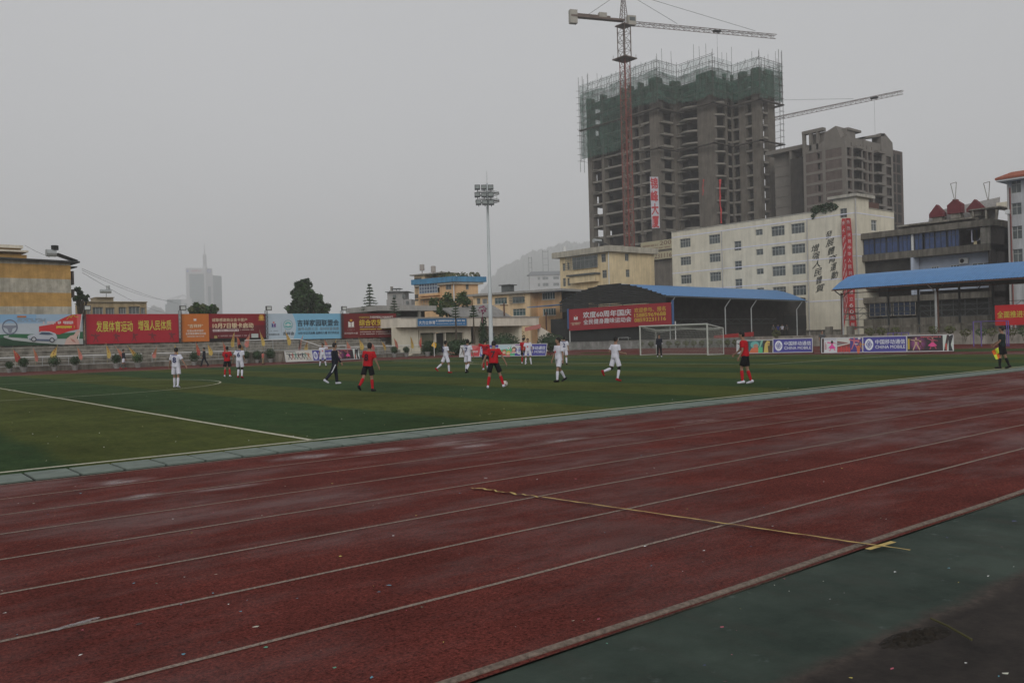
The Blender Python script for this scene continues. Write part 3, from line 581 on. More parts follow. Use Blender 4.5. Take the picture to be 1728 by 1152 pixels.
# pennants on the railings
def pennant(px, ptop, lean, colr, k, zb=None, v=84.3, name='red'):
    x = onv(px, v); base_ = Vector((x, v, .5 if zb is None else zb)); F_ = FV(v); ztop = F_.hit(px, ptop)[1]
    h = ztop-base_.z; t_ = thing('pennant', name, 'flag', tuple(base_), 'red and yellow pennants along the terrace railing')
    top = base_+Vector((lean*h, 0, h)); mb = MB(); mb.tube(base_, top, .018, n=4); mb.build('pole', mat('bamboo', (.35, .3, .18), .7, .2), t_)
    mb = MB(); sg = -1 if lean > 0 else 1; rg = random.Random(k); w0 = rg.uniform(.28, .5); n = 7; a = []; c = []
    for i in range(n+1):
        f = i/n; p = top.lerp(base_, f*.72); w = w0*math.sin(min(1, f*1.35)*math.pi/2)*(1 if f < .8 else 1-(f-.8)*2.2); a.append(p); c.append(p+Vector((sg*w, -.1*math.sin(f*5+k), -.12)))
    mb.add(a+c, [(i, i+1, n+2+i, n+1+i) for i in range(n)])
    for i in (2, 3, 4): 
        q = a[i].lerp(c[i], .5)+Vector((0, -.03, 0)); mb.add([q+Vector((-.05, 0, -.05)), q+Vector((.05, 0, -.05)), q+Vector((.05, 0, .06)), q+Vector((-.05, 0, .06))], [(0, 1, 2, 3)], colr[1])
    mb.ms = [colr[0], colr[1]]; mb.mi = [0]*n+[1]*3; mb.build('cloth', None, t_)
redf = (mat('pennant_red', (.42, .07, .06), .8, .2, 4), mat('pennant_mark', (.45, .2, .08), .8, .1)); pinkf = (mat('pennant_pink', (.47, .17, .14), .8, .2, 4), mat('pennant_mark', (.45, .2, .08), .8, .1)); yelf = (mat('pennant_yellow', (.5, .36, .1), .8, .2, 4), mat('pennant_mark2', (.35, .12, .04), .8, .1))
FL = [(27, 587, -.15, 0), (60, 586, -.12, 1), (93, 581, .1, 2), (134, 582, -.12, 1), (181, 578, -.05, 2), (206, 583, -.35, 1), (229, 582, -.45, 2), (262, 584, .1, 1), (295, 580, -.02, 2), (332, 575, -.05, 0), (353, 577, -.1, 2), (379, 575, -.1, 0), (395, 559, .03, 2), (401, 565, -.03, 0), (419, 562, .1, 1), (443, 556, -.12, 2), (408, 578, -.1, 2), (487, 556, -.15, 2), (505, 564, .2, 1), (519, 571, .02, 2), (549, 572, -.06, 1), (565, 571, .1, 2), (585, 573, 0, 1), (608, 569, -.08, 2), (629, 573, -.3, 1), (650, 574, -.35, 2), (669, 569, -.2, 1), (694, 567, -.05, 2), (711, 566, .02, 0)]
FL.sort()
cn = ['deep red', 'pinkish red', 'yellow']
for k, (px, py, le, c) in enumerate(FL):
    pennant(px, py, le, (redf, pinkf, yelf)[c], k, zb=(1.15 if 385 < px < 500 and py < 567 else .5), v=(83.75 if 385 < px < 500 and py < 567 else 84.35), name=cn[c]+' pennant on a thin pole, the '+ORD[k]+' from the left along the terrace')
# corner flag
q = G(733, 601); t_ = thing('corner_flag', 'yellow corner flag on a white pole at the far corner of the pitch', 'flag', tuple(q))
mb = MB(); mb.tube(q, q+Vector((0, 0, 1.75)), .04, n=6); mb.build('pole', white, t_)
mb = MB(); a = q+Vector((0, 0, 1.72)); mb.add([a, a+Vector((.1, -.35, -.32)), a+Vector((.05, -.3, -.75)), a+Vector((0, 0, -.8))], [(0, 1, 2, 3)]); mb.add([a+Vector((-.25, .2, -.5)), a, a+Vector((0, 0, -.7))], [(0, 1, 2)]); mb.build('cloth', mat('flag_orange', (.6, .35, .03), .7, .2), t_)
# ---- planter walls round the bend behind the goal
def wallseg(a, b_, h, name, label, m=con, th=.35, z0=-.05):
    F = Fac(a, q=b_); ln = (Vector(b_)-Vector(a)).length; mb = MB(); mb.fbox(F, 0, ln, z0, h, -th, 0); mb.fbox(F, -.02, ln+.02, h, h+.08, -th-.05, .05); return tag(mb.build(name, m), label, 'wall')
grey = mat('planter_grey', (.22, .225, .215), .9, .35, 1.5, .3, 15, .2, stain=.3)
wallseg((80.5, 86.6), (86.7, 72.7), 1.0, 'planter_wall', 'grey planter wall behind the left half of the goal', grey)
wallseg((86.7, 72.7), (88.1, 61.5), 1.0, 'planter_wall', 'grey planter wall behind the right half of the goal', grey)
wallseg((88.1, 61.5), (90.8, 40), 1.15, 'planter_wall', 'pale concrete wall behind the ad boards right of the goal', con)
wallseg((90.8, 40), (94, 20), 1.3, 'planter_wall', 'pale concrete wall behind the linesman', con)
# ================================================================== CANOPIES AND BUILDINGS
blue_roof = mat('blue_sheet', (.07, .2, .42), .45, .12, 1.5, spec=.4); m = blue_roof
t = m.node_tree; b = t.nodes['Principled BSDF']; g = t.nodes.new('ShaderNodeNewGeometry'); sx = t.nodes.new('ShaderNodeSeparateXYZ'); t.links.new(g.outputs['Position'], sx.inputs[0])
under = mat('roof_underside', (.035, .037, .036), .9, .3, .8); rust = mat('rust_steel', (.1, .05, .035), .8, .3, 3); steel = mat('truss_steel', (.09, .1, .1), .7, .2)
brick = mat('dark_brick', (.06, .052, .046), .95, .35, 2.5, .4, 30)
def ribbed(mb, prof_a, prof_b, nr, amp=.035):
    """sheet roof between two end profiles, with ribs running down the slope"""
    n = nr*2; vs = []; k = len(prof_a)
    for i in range(n+1):
        f = i/n; up = Vector((0, 0, amp if i % 2 else 0))
        for a, c in zip(prof_a, prof_b): vs.append(Vector(a).lerp(Vector(c), f)+up)
    fs = [(i*k+j, (i+1)*k+j, (i+1)*k+j+1, i*k+j+1) for i in range(n) for j in range(k-1)]; mb.add(vs, fs)
# ---- arched canopy behind the goal
FG = FU(89.0)
arch = [(1123, 498.5), (1108, 493.5), (1090, 487.5), (1072, 482.8), (1055, 479.8), (1038, 479), (1020, 480.5), (1003, 484), (985, 489.5), (968, 496.5), (955, 503), (943, 510.5)]
pa = [FG.pt(*FG.hit(*q)) for q in arch]
E2 = P(1362, 507, 127); R2 = P(1300, 489.5, 140)
eav = E2-pa[0]; k = len(pa); ai = 5
pb = []
for i, q in enumerate(pa):
    if i <= ai: f = (q-pa[0]); tot = pa[ai]-pa[0]; fx = f.y/tot.y; fz = f.z/tot.z; r = R2-E2; pb.append(Vector((E2.x+r.x*fx, E2.y+r.y*fx, E2.z+r.z*fz)))
    else: pb.append(Vector((R2.x+(q.x-pa[ai].x), R2.y+(q.y-pa[ai].y), R2.z+(q.z-pa[ai].z)*.7)))
t_ = thing('arched_canopy', 'arched blue sheet roof stand with a dark slatted gable behind the goal', 'canopy', (89, 76, 0))
mb = MB(); ribbed(mb, pa, pb, 60); mb.build('roof', blue_roof, t_)
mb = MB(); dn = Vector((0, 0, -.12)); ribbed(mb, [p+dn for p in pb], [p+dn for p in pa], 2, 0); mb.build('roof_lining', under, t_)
mb = MB()                                   # gable slats
ys = [p.y for p in pa]; zmin = FG.hit(1123, 500)[1]
def arch_z(y):
    for a, c in zip(pa, pa[1:]):
        if min(a.y, c.y) <= y <= max(a.y, c.y): return a.z+(c.z-a.z)*(y-a.y)/(c.y-a.y)
    return pa[-1].z
zt = max(p.z for p in pa); zz = 5.6
while zz < zt-.1:
    yy = [y/10 for y in range(int(ys[0]*10), int(ys[-1]*10)) if arch_z(y/10) > zz+.05]
    if yy: mb.box(89.0, 89.06, min(yy), max(yy), zz, zz+.2)
    zz += .26
for y in (79, 84, 89, 94): mb.box(89.1, 89.2, y-.06, y+.06, 4.5, arch_z(y)-.15)
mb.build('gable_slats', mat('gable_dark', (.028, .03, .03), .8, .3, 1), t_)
mb = MB(); F5 = Fac((pa[0].x, pa[0].y), q=(E2.x, E2.y)); L5 = (E2-pa[0]).length
zl, zr = pa[0].z, E2.z
mb.tube(pa[0]+Vector((0, 0, -.12)), E2+Vector((0, 0, -.12)), .09, n=4); mb.build('eave_beam', steel, t_)
for px in (1138, 1232, 1276, 1353):
    s = F5.s_(px); a = F5.pt(s, 1.1, -.9); f = s/L5; zz = zl+(zr-zl)*f; mb = MB(); mb.tube(a, F5.pt(s, zz-1.3, -.9), .085, n=8); mb.tube(F5.pt(s, zz-1.3, -.9), F5.pt(s+.35, zz-.15, -.1), .07, n=6); mb.build('post', mat('post_white', (.36, .38, .38), .5, .15, 2), t_)
for px in (1180, 1262, 1300, 1338): s = F5.s_(px); mb = MB(); mb.tube(F5.pt(s, 1.1, -9), F5.pt(s, 6.2, -9), .1, n=6); mb.build('rear_post', steel, t_)
mb = MB(); s0, s1 = F5.s_(1142), F5.s_(1360)
for z_ in (3.55, 2.9): mb.tube(F5.pt(s0, z_+.4, -6), F5.pt(s1, z_+.15, -6), .045, n=4)
for i in range(24): a = s0+(s1-s0)*i/24; c = s0+(s1-s0)*(i+1)/24; mb.tube(F5.pt(a, 3.3 if i % 2 else 3.9, -6), F5.pt(c, 3.9 if i % 2 else 3.3, -6), .03, n=3)
mb.build('truss', steel, t_)
mb = MB(); mb.fbox(F5, -2, L5+.5, -.05, 1.1, -14, .3); mb.build('plinth', cond, t_)
F6 = Fac(tuple(F5.pt(0, 0, -6.5))[:2], q=tuple(F5.pt(1, 0, -6.5))[:2]); mb = MB(); a, c = F6.s_(1122), F6.s_(1371)
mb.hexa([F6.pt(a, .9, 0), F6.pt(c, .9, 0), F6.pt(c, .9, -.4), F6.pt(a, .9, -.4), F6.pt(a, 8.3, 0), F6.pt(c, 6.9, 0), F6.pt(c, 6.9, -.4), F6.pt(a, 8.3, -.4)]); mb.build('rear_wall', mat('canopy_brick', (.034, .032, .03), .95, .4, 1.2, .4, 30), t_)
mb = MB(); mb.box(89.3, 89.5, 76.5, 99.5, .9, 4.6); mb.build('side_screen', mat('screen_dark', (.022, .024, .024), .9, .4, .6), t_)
mb = MB(); mb.fbox(F6, F6.s_(1322), F6.s_(1369), 2.1, 4.2, -.2, .05); mb.build('doorway', darkin, t_)
mb = MB(); mb.fbox(F5, F5.s_(1141), F5.s_(1232), 4.9, 5.0, -12, -11.9); mb.build('lamp_bar', steel, t_)
# flat side roof reaching left
mb = MB(); a, c = FG.s_(943), FG.s_(889); s0, z0 = FG.hit(889, 518); s1, z1 = FG.hit(950, 512.5)
A = [FG.pt(s0, z0, 0), FG.pt(s1, z1, 0)]; mb.add([A[0], A[1], A[1]+Vector((5, 0, .25)), A[0]+Vector((5, 0, .25)), A[0]-Vector((0, 0, .12)), A[1]-Vector((0, 0, .12)), A[1]+Vector((5, 0, .1)), A[0]+Vector((5, 0, .1))], [(0, 1, 2, 3), (7, 6, 5, 4), (0, 4, 5, 1), (0, 3, 7, 4)])
mb.build('side_roof', blue_roof, t_)
mb = MB(); mb.tube(FG.pt(FG.s_(914.5), 0, -1), FG.pt(FG.s_(914.5), 5.8, -1), .13, n=6); mb.tube(FG.pt(FG.s_(959), 0, -1), FG.pt(FG.s_(959), 5.2, -1), .13, n=6); mb.build('side_post', rust, t_)
# red banner on the gable
F = FU(88.7); cs = [F.hit(*q) for q in ((960, 522), (1132, 510), (1133, 547.5), (960.5, 558))]
t_ = thing('banner', 'long red banner with white slogan and yellow phone numbers on the arched canopy', 'banner', tuple(F.pt(cs[0][0], cs[0][1])))
c3 = [F.pt(a, c) for a, c in cs]; mb = MB(); bk = [v-F.n*.05 for v in c3]; mb.add(c3+bk, [(3, 2, 1, 0), (4, 5, 6, 7), (0, 1, 5, 4), (1, 2, 6, 5), (2, 3, 7, 6), (3, 0, 4, 7)]); mb.build('cloth', paint((.3, .02, .03)), t_)
b = Board(*c3, F.n); logo(b, .075, .42, .02, .13); b.text('"吉祥杯"', .02, .13, .62, .76, (.6, .5, .35), .02)
b.text('欢度60周年国庆', .155, .64, .17, .46, (.62, .64, .66), .03); b.text('全民健身趣味运动会', .158, .64, .52, .76, (.62, .64, .66), .025)
b.text('欢迎参与、报名', .67, .955, .15, .36, (.55, .4, .05), .02); b.text('15885969688', .67, .955, .4, .57, (.55, .4, .05), .03); b.text('08593231116', .67, .955, .62, .79, (.55, .4, .05), .03); b.done(t_)
mb = MB(); bl = mat('post_blue', (.06, .12, .26), .5, .1)
for a in (cs[0][0]-.25, cs[1][0]+.28): mb.fbox(F, a-.14, a+.14, 3.0 if a < cs[0][0] else 2.9, cs[0][1]+.1 if a < cs[0][0] else cs[1][1]+.3, -.1, .03)
mb.build('side_strip', bl, t_)
mb = MB()
for a in (cs[0][0]-.1, cs[1][0]+.55): mb.tube(F.pt(a, 0, -.15), F.pt(a, 3.5, -.15), .07, n=6)
mb.build('pole', white, t_)
# low red cloth under the canopy
F = F5; pts = [(1205, 566), (1272, 559.5), (1272, 567), (1205, 571)]
mb = MB(); q = [F.pt(*F.hit(*p), 0) for p in pts]; q = [Vector((v.x, v.y, v.z)) for v in q]; mb.add(q+[v-F.n*.05 for v in q], [(3, 2, 1, 0), (4, 5, 6, 7), (0, 1, 5, 4), (3, 0, 4, 7), (1, 2, 6, 5), (2, 3, 7, 6)]); tag(mb.build('cloth_strip', paint((.3, .025, .025))), 'sagging red cloth strip strung low between the canopy posts', 'cloth')
# ---- right canopy
FE = FU(92.0); zE, zR = 6.45, 8.35; uE, uR = 91.6, 99.5
vL = onu(1405, 91.6); vRt = 18
prof = [(uE, zE), (93.2, 7.25), (95, 7.95), (97, 8.3), (99.5, 8.45), (103, 8.0), (107, 6.6)]
t_ = thing('long_canopy', 'long blue sheet roof stand on slender posts at the right edge', 'canopy', (92, 40, 0))
mb = MB(); ribbed(mb, [(u, vL+.0, z) for u, z in prof], [(u, vRt, z) for u, z in prof], 130, .05); mb.build('roof', blue_roof, t_)
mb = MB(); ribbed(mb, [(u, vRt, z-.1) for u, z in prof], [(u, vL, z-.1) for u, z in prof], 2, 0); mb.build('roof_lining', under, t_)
mb = MB(); mb.tube((uE, vL, zE-.1), (uE, vRt, zE-.1), .08, n=4); mb.tube((93.5, vL, 6.0), (93.5, vRt, 6.0), .06, n=4); mb.build('eave_beam', rust, t_)
for px, mt, r in ((1423, 'white', .09), (1580, 'white', .13)):
    v = onu(px, 93.2); mb = MB(); mb.tube((93.2, v, 1.2), (93.2, v, 5.6), r, n=8); mb.tube((93.2, v, 5.6), (92.1, v+.3, zE-.15), .07, n=6); mb.build('post', mat('post_white', (.42, .44, .44), .5, .15, 2), t_)
for px, u in ((1421.5, 94), (1583, 94), (1500, 100), (1551, 100), (1620, 100), (1677, 100)):
    v = onu(px, u); mb = MB(); mb.tube((u, v, 1.2), (u, v, 7.3 if u > 98 else 6.1), .13, n=6); mb.build('rear_post', rust if u < 98 else steel, t_)
for u_, z_ in ((99, 4.4), (96, 3.6)):
    mb = MB(); va, vb = onu(1424, u_), onu(1728, u_)-6
    mb.tube((u_, va, z_), (u_, vb, z_), .045, n=4); mb.tube((u_, va, z_-.65), (u_, vb, z_-.65), .045, n=4); n = 30
    for i in range(n): mb.tube((u_, va+(vb-va)*i/n, z_ if i % 2 else z_-.65), (u_, va+(vb-va)*(i+1)/n, z_-.65 if i % 2 else z_), .03, n=3)
    mb.build('truss', steel, t_)
for px in (1423, 1500, 1580, 1650):
    mb = MB(); v = onu(px, 94)
    mb.path([(94, v, 5.6), (96.5, v, 6.7), (99.5, v, 7.2), (103, v, 6.9)], .05, 4); mb.path([(94, v, 6.2), (97, v, 7.9), (99.5, v, 8.2)], .04, 4)
    for i in range(5): mb.tube((94+i, v, 5.8+.45*i), (94.6+i, v, 6.6+.38*i), .025, n=3)
    mb.build('roof_truss', steel, t_)
mb = MB(); mb.box(93.6, 110, vRt, vL+.5, -.05, 1.2); mb.build('plinth', con, t_)
mb = MB()
for px in range(1400, 1745, 36): v = onu(px, 96); mb.box(95.6, 96.2, v-.35, v+.35, 1.2, 2.2)
mb.box(96.3, 96.6, vRt, vL, 1.9, 2.15); mb.build('parapet', cond, t_)
# red slogan on the right
F = FU(92.9); t_, b = board_on(F, 1679.5, 1800, 515, 549, .0, .08, 'banner', 'bright red banner with yellow characters under the long canopy at the right edge', 'banner', (.5, .02, .025), xm=1685)
b.text('全面推进社会主义', .035, .78, .3, .63, (.55, .48, .07), .03); b.done(t_)
# ---- cream office building behind
CF = FU(122.0); sL, sR = CF.s_(1137.5), CF.s_(1447.5); ztop = CF.hit(1290, 370)[1]
t_ = thing('office_building', 'cream five storey office block with pale string courses, brush lettering and corner tower', 'building', tuple(CF.pt(sL, 0)))
gf = 1137.5
wins = []
def cw(x0, x1, y0, y1): a, z1 = CF.hit((x0+x1)/2, y0); c, z0 = CF.hit((x0+x1)/2, y1); wins.append((CF.s_(x0), CF.s_(x1), z0, z1))
def zat(x, y): return CF.hit(x, y)[1]
zr = [(zat(1343, 380.5), zat(1343, 395.5))]
rows = []
for y0, y1 in ((402, 417), (433, 447), (463.5, 478.5), (495, 510)): rows.append((zat(1160, y1), zat(1160, y0)))
colsw = [(1151, 1169, 0), (1200, 1219, 0), (1305.5, 1328, 0), (1339, 1362, 0)]
pitch_ = rows[0][0]-rows[1][0]
for (x0, x1, k) in colsw:
    for a, c in rows: wins.append((CF.s_(x0), CF.s_(x1), a, c))
for x0, x1 in ((1242.5, 1254.5),):
    for y0, y1 in ((406.5, 422.5), (440, 455.5), (470.5, 486)): wins.append((CF.s_(x0), CF.s_(x1), zat(1248, y1), zat(1248, y0)))
for y0, y1 in ((386.5, 396.5), (420, 430), (453, 462.5), (485.5, 494)): wins.append((CF.s_(1279), CF.s_(1291), zat(1285, y1), zat(1285, y0)))
tw = [(CF.s_(1422), CF.s_(1434), zat(1428, 367), zat(1428, 351)), (CF.s_(1426), CF.s_(1431), zat(1428, 472), zat(1428, 457)), (CF.s_(1426), CF.s_(1431), zat(1428, 513), zat(1428, 497)), (CF.s_(1433), CF.s_(1436.5), zat(1434, 549), zat(1434, 534))]
sT = CF.s_(1411); zT = zat(1430, 333.5)
mb = MB(); wall_holes(mb, CF, sL, sR, 0, ztop, wins+[w for w in tw if w[3] < ztop], .3)
wall_holes(mb, CF, sT, sR, ztop, zT, [w for w in tw if w[3] > ztop-2 and w[2] > ztop-3], .3)
mb.fbox(CF, sL+.35, sR-.4, 0, ztop-.4, -12, -3.2)         # rooms behind
mb.fbox(CF, sL, sL+.3, 0, ztop, -12, -.3)
CR = Fac(tuple(CF.pt(sR, 0))[:2], 0); rR = CR.s_(1513); zR_ = CR.hit(1500, 357)[1]; rT = CR.s_(1471)
wr = [(CR.s_(1474.5), CR.s_(1484.5), CR.hit(1480, 390)[1], CR.hit(1480, 372)[1])]
wall_holes(mb, CR, .302, rR, 0, min(zR_, ztop), wr, .3); mb.fbox(CR, .302, rT, min(zR_, ztop), zT, -.3, 0); mb.fbox(CR, 0, rT, ztop, zT, -CF.s_(1447.5)+sT, -CF.s_(1447.5)+sT+.3) if False else None
mb.build('wall', cream, t_)
zT_ = zT
mb = MB(); mb.fbox(CF, sT-.6, sR+.6, zT_, zT_+.42, -rT-.9, .6); mb.fbox(CF, sL, sT-.01, ztop, ztop+.12, -12, .1); mb.fbox(CR, rT+.01, rR, min(zR_, ztop), min(zR_, ztop)+.12, -1, .1); mb.build('roof', mat('pale_coping', (.42, .4, .35), .8, .2, 1, stain=.3), t_)
mb = MB(); stripe = mat('string_course', (.66, .66, .74), .8, .1)
for i in range(5): zz = zat(1137.5, 400+i*30.2); mb.fbox(CF, sL, sR, zz-.16, zz+.0, 0, .035); mb.fbox(CR, 0, rR, zz-.16, zz, 0, .035)
mb.build('string_course', stripe, t_)
mb = MB(); cp = mat('drain_pipe', (.4, .39, .37), .7, .15)
for px in (1222.5, 1367, 1450):
    ss = CF.s_(px) if px < 1440 else sR+.2; mb.tube(CF.pt(ss, 0, .12), CF.pt(ss, (ztop-1 if px < 1440 else zT-.3), .12), .09, n=6)
mb.build('drain_pipe', cp, t_)
for w in wins: window(CF, *w, t_, mat('grey_frame', (.33, .34, .32), .6, .1), glass, 3 if w[1]-w[0] > 2 else 1, 1, -.14, .07)
for w in tw: window(CF, *w, t_, wframe, glass, 1, 0, -.14, .07)
for w in wr: window(CR, *w, t_, wwhite, glass, 1, 1, -.14, .07)
mb = MB(); mb.fbox(CR, CR.s_(1472), CR.s_(1505), min(zR_, ztop)+.13, min(zR_, ztop)+1.5, -2.6, -1.6); mb.build('roof_shed', mat('shed_brown', (.09, .045, .035), .9, .3), t_)
mb = MB(); mb.fbox(CF, CF.s_(1358), CF.s_(1420), zat(1390, 557.5), zat(1390, 556), 0, .3); mb.fbox(CF, CF.s_(1358), CF.s_(1420), 0, zat(1390, 557.8), 0, .12); mb.build('plinth', cond, t_)
# brush lettering
b = Board(CF.pt(0, 1), CF.pt(1, 1), CF.pt(1, 0), CF.pt(0, 0), CF.n); inkc = (.035, .04, .035)
for txt, xa, ya, xb, yb, w_ in (('發展體育運動', 1403, 389, 1411, 471, 11), ('增强人民體質', 1379, 412, 1386, 493, 11)):
    n = len(txt)
    for i, chh in enumerate(txt):
        cx = xa+(xb-xa)*i/(n-1); y0 = ya+(yb-ya)*i/n; y1 = ya+(yb-ya)*(i+1)/n-.8; rr = random.Random(i+int(xa)); ww = w_*rr.uniform(.8, 1.25)
        s0, s1 = CF.s_(cx-ww/2), CF.s_(cx+ww/2); za, zb = zat(cx, y0), zat(cx, y1); vs, fs = glyphs(chh, .02)
        b.txt.add([CF.pt(s0+(s1-s0)*(x+.25*(y-.5)), zb+(za-zb)*y+(x-.5)*.25, .02+.003*i+dz) for x, y, dz in vs], fs, paint(inkc))
b.done(t_)
# plant trailing over the parapet
def leafball(mb, c, r, n, ls, rg, sq=(1, 1, 1), m=None, droop=0):
    for i in range(n):
        u = rg.uniform(-1, 1); a = rg.uniform(0, 6.283); rr = r*(.55+.45*rg.random()**.5); q = math.sqrt(1-u*u)
        p = Vector((c[0]+rr*q*math.cos(a)*sq[0], c[1]+rr*q*math.sin(a)*sq[1], c[2]+rr*u*sq[2]))
        s = ls*rg.uniform(.6, 1.4); d = Vector((rg.gauss(0, 1), rg.gauss(0, 1), rg.gauss(0, .7)-droop)).normalized(); e = d.orthogonal().normalized(); e = e if rg.random() < .5 else d.cross(e)
        mb.add([p-d*s*.6, p+e*s*.42, p+d*s*.7, p-e*s*.42], [(0, 1, 2, 3)], m)
leafm = [mat('leaf_dark', (.028, .055, .022), .7, .5, 1.3), mat('leaf_mid', (.045, .085, .028), .7, .5, 1.3), mat('leaf_olive', (.085, .1, .035), .7, .4, 1.3)]
rg = random.Random(12); mb = MB(); 
for i in range(26): f = i/25; px = 1372+f*38; mb_y = 356-f*6; s, z_ = CF.hit(px, mb_y); leafball(mb, CF.pt(s, z_+.1, -.2), .55+.5*math.sin(f*3.1)*rg.random(), 26, .3, rg, m=leafm[0])
for i in range(5): f = i/4; s, z_ = CF.hit(1372+f*7, 366-f*10); leafball(mb, CF.pt(s, z_, .1), .35, 16, .28, rg, m=leafm[0])
tag(mb.build('rooftop_bush', None), 'dark bush growing over the parapet of the cream office block', 'bush')
# hanging red banners
for k, (q, txt, lb_) in enumerate((([(1422.5, 369), (1429, 369), (1441, 556), (1426, 556)], '伟大的中华人民共和国万岁', 'narrow red vertical banner left of the longer one on the cream tower'), ([(1430.3, 368.5), (1438.5, 368.5), (1448, 555), (1436, 556)], '热烈庆祝中华人民共和国成立60周年', 'long red vertical banner with white characters at the corner of the cream tower'))):
    ban = [CF.hit(*p) for p in q]; off = .35+.1*k
    if k == 0: ban[2] = CF.hit(1436, 500)
    fr = [CF.pt(a, c, off) for a, c in ban]; t2 = thing('vertical_banner', lb_, 'banner', tuple(fr[0]), 'red vertical banners on the cream tower')
    mb = MB(); n = 14; L_ = []; R__ = []
    for i in range(n+1): f = i/n; w_ = CF.n*(.12*math.sin(i*1.1+k*2)); L_.append(fr[0].lerp(fr[3], f)+w_); R__.append(fr[1].lerp(fr[2], f)+w_)
    mb.add(L_+R__, [(i, i+1, n+2+i, n+1+i) for i in range(n)]); mb.build('cloth', paint((.42, .03, .035)), t2)
    mb = MB(); m_ = len(txt)
    for i, ch_ in enumerate(txt):
        f = (i+.3)/m_*.98; g_ = (i+.88)/m_*.98; vs, fs = glyphs(ch_, .02)
        def at(x, y, dz): ff = g_+(f-g_)*y; j = min(n-1, int(ff*n)); h = ff*n-j; a = L_[j].lerp(L_[j+1], h); c = R__[j].lerp(R__[j+1], h); return a.lerp(c, .2+.6*x)+CF.n*(.06+dz)
        mb.add([at(*v_) for v_ in vs], fs)
    mb.build('lettering', paint((.62, .5, .48)), t2)
# ---- grey balcony house with blue windows
BF = FU(124.0); s = BF.s_; zb = lambda x, y: BF.hit(x, y)[1]
t_ = thing('balcony_house', 'weathered grey house with blue glazed balcony storeys and dark side wall', 'building', tuple(BF.pt(s(1457), 0)))
sl, sr = s(1458), s(1675); dg = mat('grimy_render', (.17, .155, .13), .95, .3, .8, .3, 12, .15, stain=.5)
zp1, zp0 = zb(1600, 378), zb(1600, 388.5); zw1, zw0 = zb(1600, 391), zb(1600, 416); zb1, zb0 = zb(1600, 417), zb(1600, 429); zc0 = zb(1600, 470)
zq1, zq0 = zb(1560, 497), zb(1560, 507); zx0 = zb(1560, 535)
mb = MB(); mb.fbox(BF, sl-.4, sr+.5, zp0, zp1, -13, .5); mb.fbox(BF, sl, sr, zb0, zb1, -13, .25); mb.fbox(BF, sl, sr, zq0, zq1, -13, .25); mb.fbox(BF, sl, sr, 0, zx0, -13, .25)
mb.build('floor_band', dg, t_)
mb = MB(); mb.fbox(BF, sr-1.2, sr, zb1, zw1+.1, -.2, .2); mb.fbox(BF, sr-.9, sr, zw1, zp0, -.2, .2)
mb.build('end_panel', con, t_)
BS = Fac(tuple(BF.pt(sr, 0))[:2], 0)
mb = MB(); mb.fbox(BS, .1, 13, 0, zp0, -.4, .0); mb.fbox(BF, sl, sr, 0, zp0, -13, -4.6); mb.build('side_wall', brick, t_)
mb = MB(); bw = mat('bluewhite_wall', (.42, .47, .56), .9, .12, 1); mb.fbox(BF, s(1543), sr, zc0-1.5, zb0, -2.2, -2); mb.build('recessed_wall', bw, t_)
mb = MB(); mb.fbox(BF, s(1540.5), s(1545), zc0-2, zb0, -1.6, .2); mb.build('pier', bw, t_)
bframe = mat('blue_frame', (.035, .045, .07), .5, .2)
for x0, x1, nv in ((1460, 1478, 1), (1479, 1498, 1), (1499, 1518, 1), (1519, 1540.5, 2), (1546, 1560, 1), (1563, 1580, 1), (1581, 1600, 1), (1602, 1622, 2)):
    window(BF, s(x0), s(x1), zb1, zw1+.3, t_, bframe, glassb, nv, 1, -.1, .09)
mb = MB(); mb.fbox(BF, s(1541.5), s(1544.5), zb1, zp0, -.2, .05); mb.build('column', white, t_)
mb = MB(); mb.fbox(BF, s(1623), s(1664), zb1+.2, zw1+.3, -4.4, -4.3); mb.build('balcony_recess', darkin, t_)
mb = MB(); rg = random.Random(2)
mb.tube(BF.pt(s(1632), zw1+.0, -.5), BF.pt(s(1660), zw1+.05, -.5), .02, n=4)
for i in range(9): a = s(1640+i*1.9); mb.fbox(BF, a, a+.42, zw1-.35-1.9*(1-abs(i-2)/8)*rg.uniform(.7, 1), zw1-.05, -.55, -.5, paint(rg.choice(((.5, .5, .6), (.45, .42, .6), (.6, .5, .3), (.5, .5, .52)))))
lz = mb.build('washing_line', None); tag(lz, 'pale laundry hanging on the top balcony of the grey house', 'laundry')
for x0, x1, y0, y1 in ((1564, 1577, 440, 452), (1596, 1612, 437, 452), (1633, 1662, 432, 450)): window(BF, s(x0), s(x1), zb(1600, 462), zb(1600, 446), t_, wwhite, glass, 2, 1, -1.85, .08)
mb = MB(); a = s(1620); z_ = zb(1620, 444); mb.fbox(BF, a-.6, a+.6, z_, z_+.8, -1.9, -1.5); ac = mb.build('air_conditioner', white, t_)
mb = MB(); mb.sphere(BF.pt(a-.15, z_+.4, -1.47), .3, 10, 6, sx=.15); mb.build('fan_grille', darkin, ac)
mb = MB(); mb.fbox(BF, sl, s(1540), zb(1500, 484), zb0, -.7, -.6); mb.build('dark_balcony', mat('balcony_dark', (.035, .033, .03), .9, .5, .7), t_)
for x0, x1 in ((1467, 1505), (1507, 1546)): window(BF, s(x0), s(x1), zb(1510, 533), zb(1510, 509), t_, cond, mat('blue_dark_glass', (.02, .035, .07), .3, .5, 1), 3, 1, -.05, .12)
window(BF, s(1550), s(1668), zb(1600, 534), zb(1600, 505), t_, steel, darkin, 5, 1, -.4, .1)
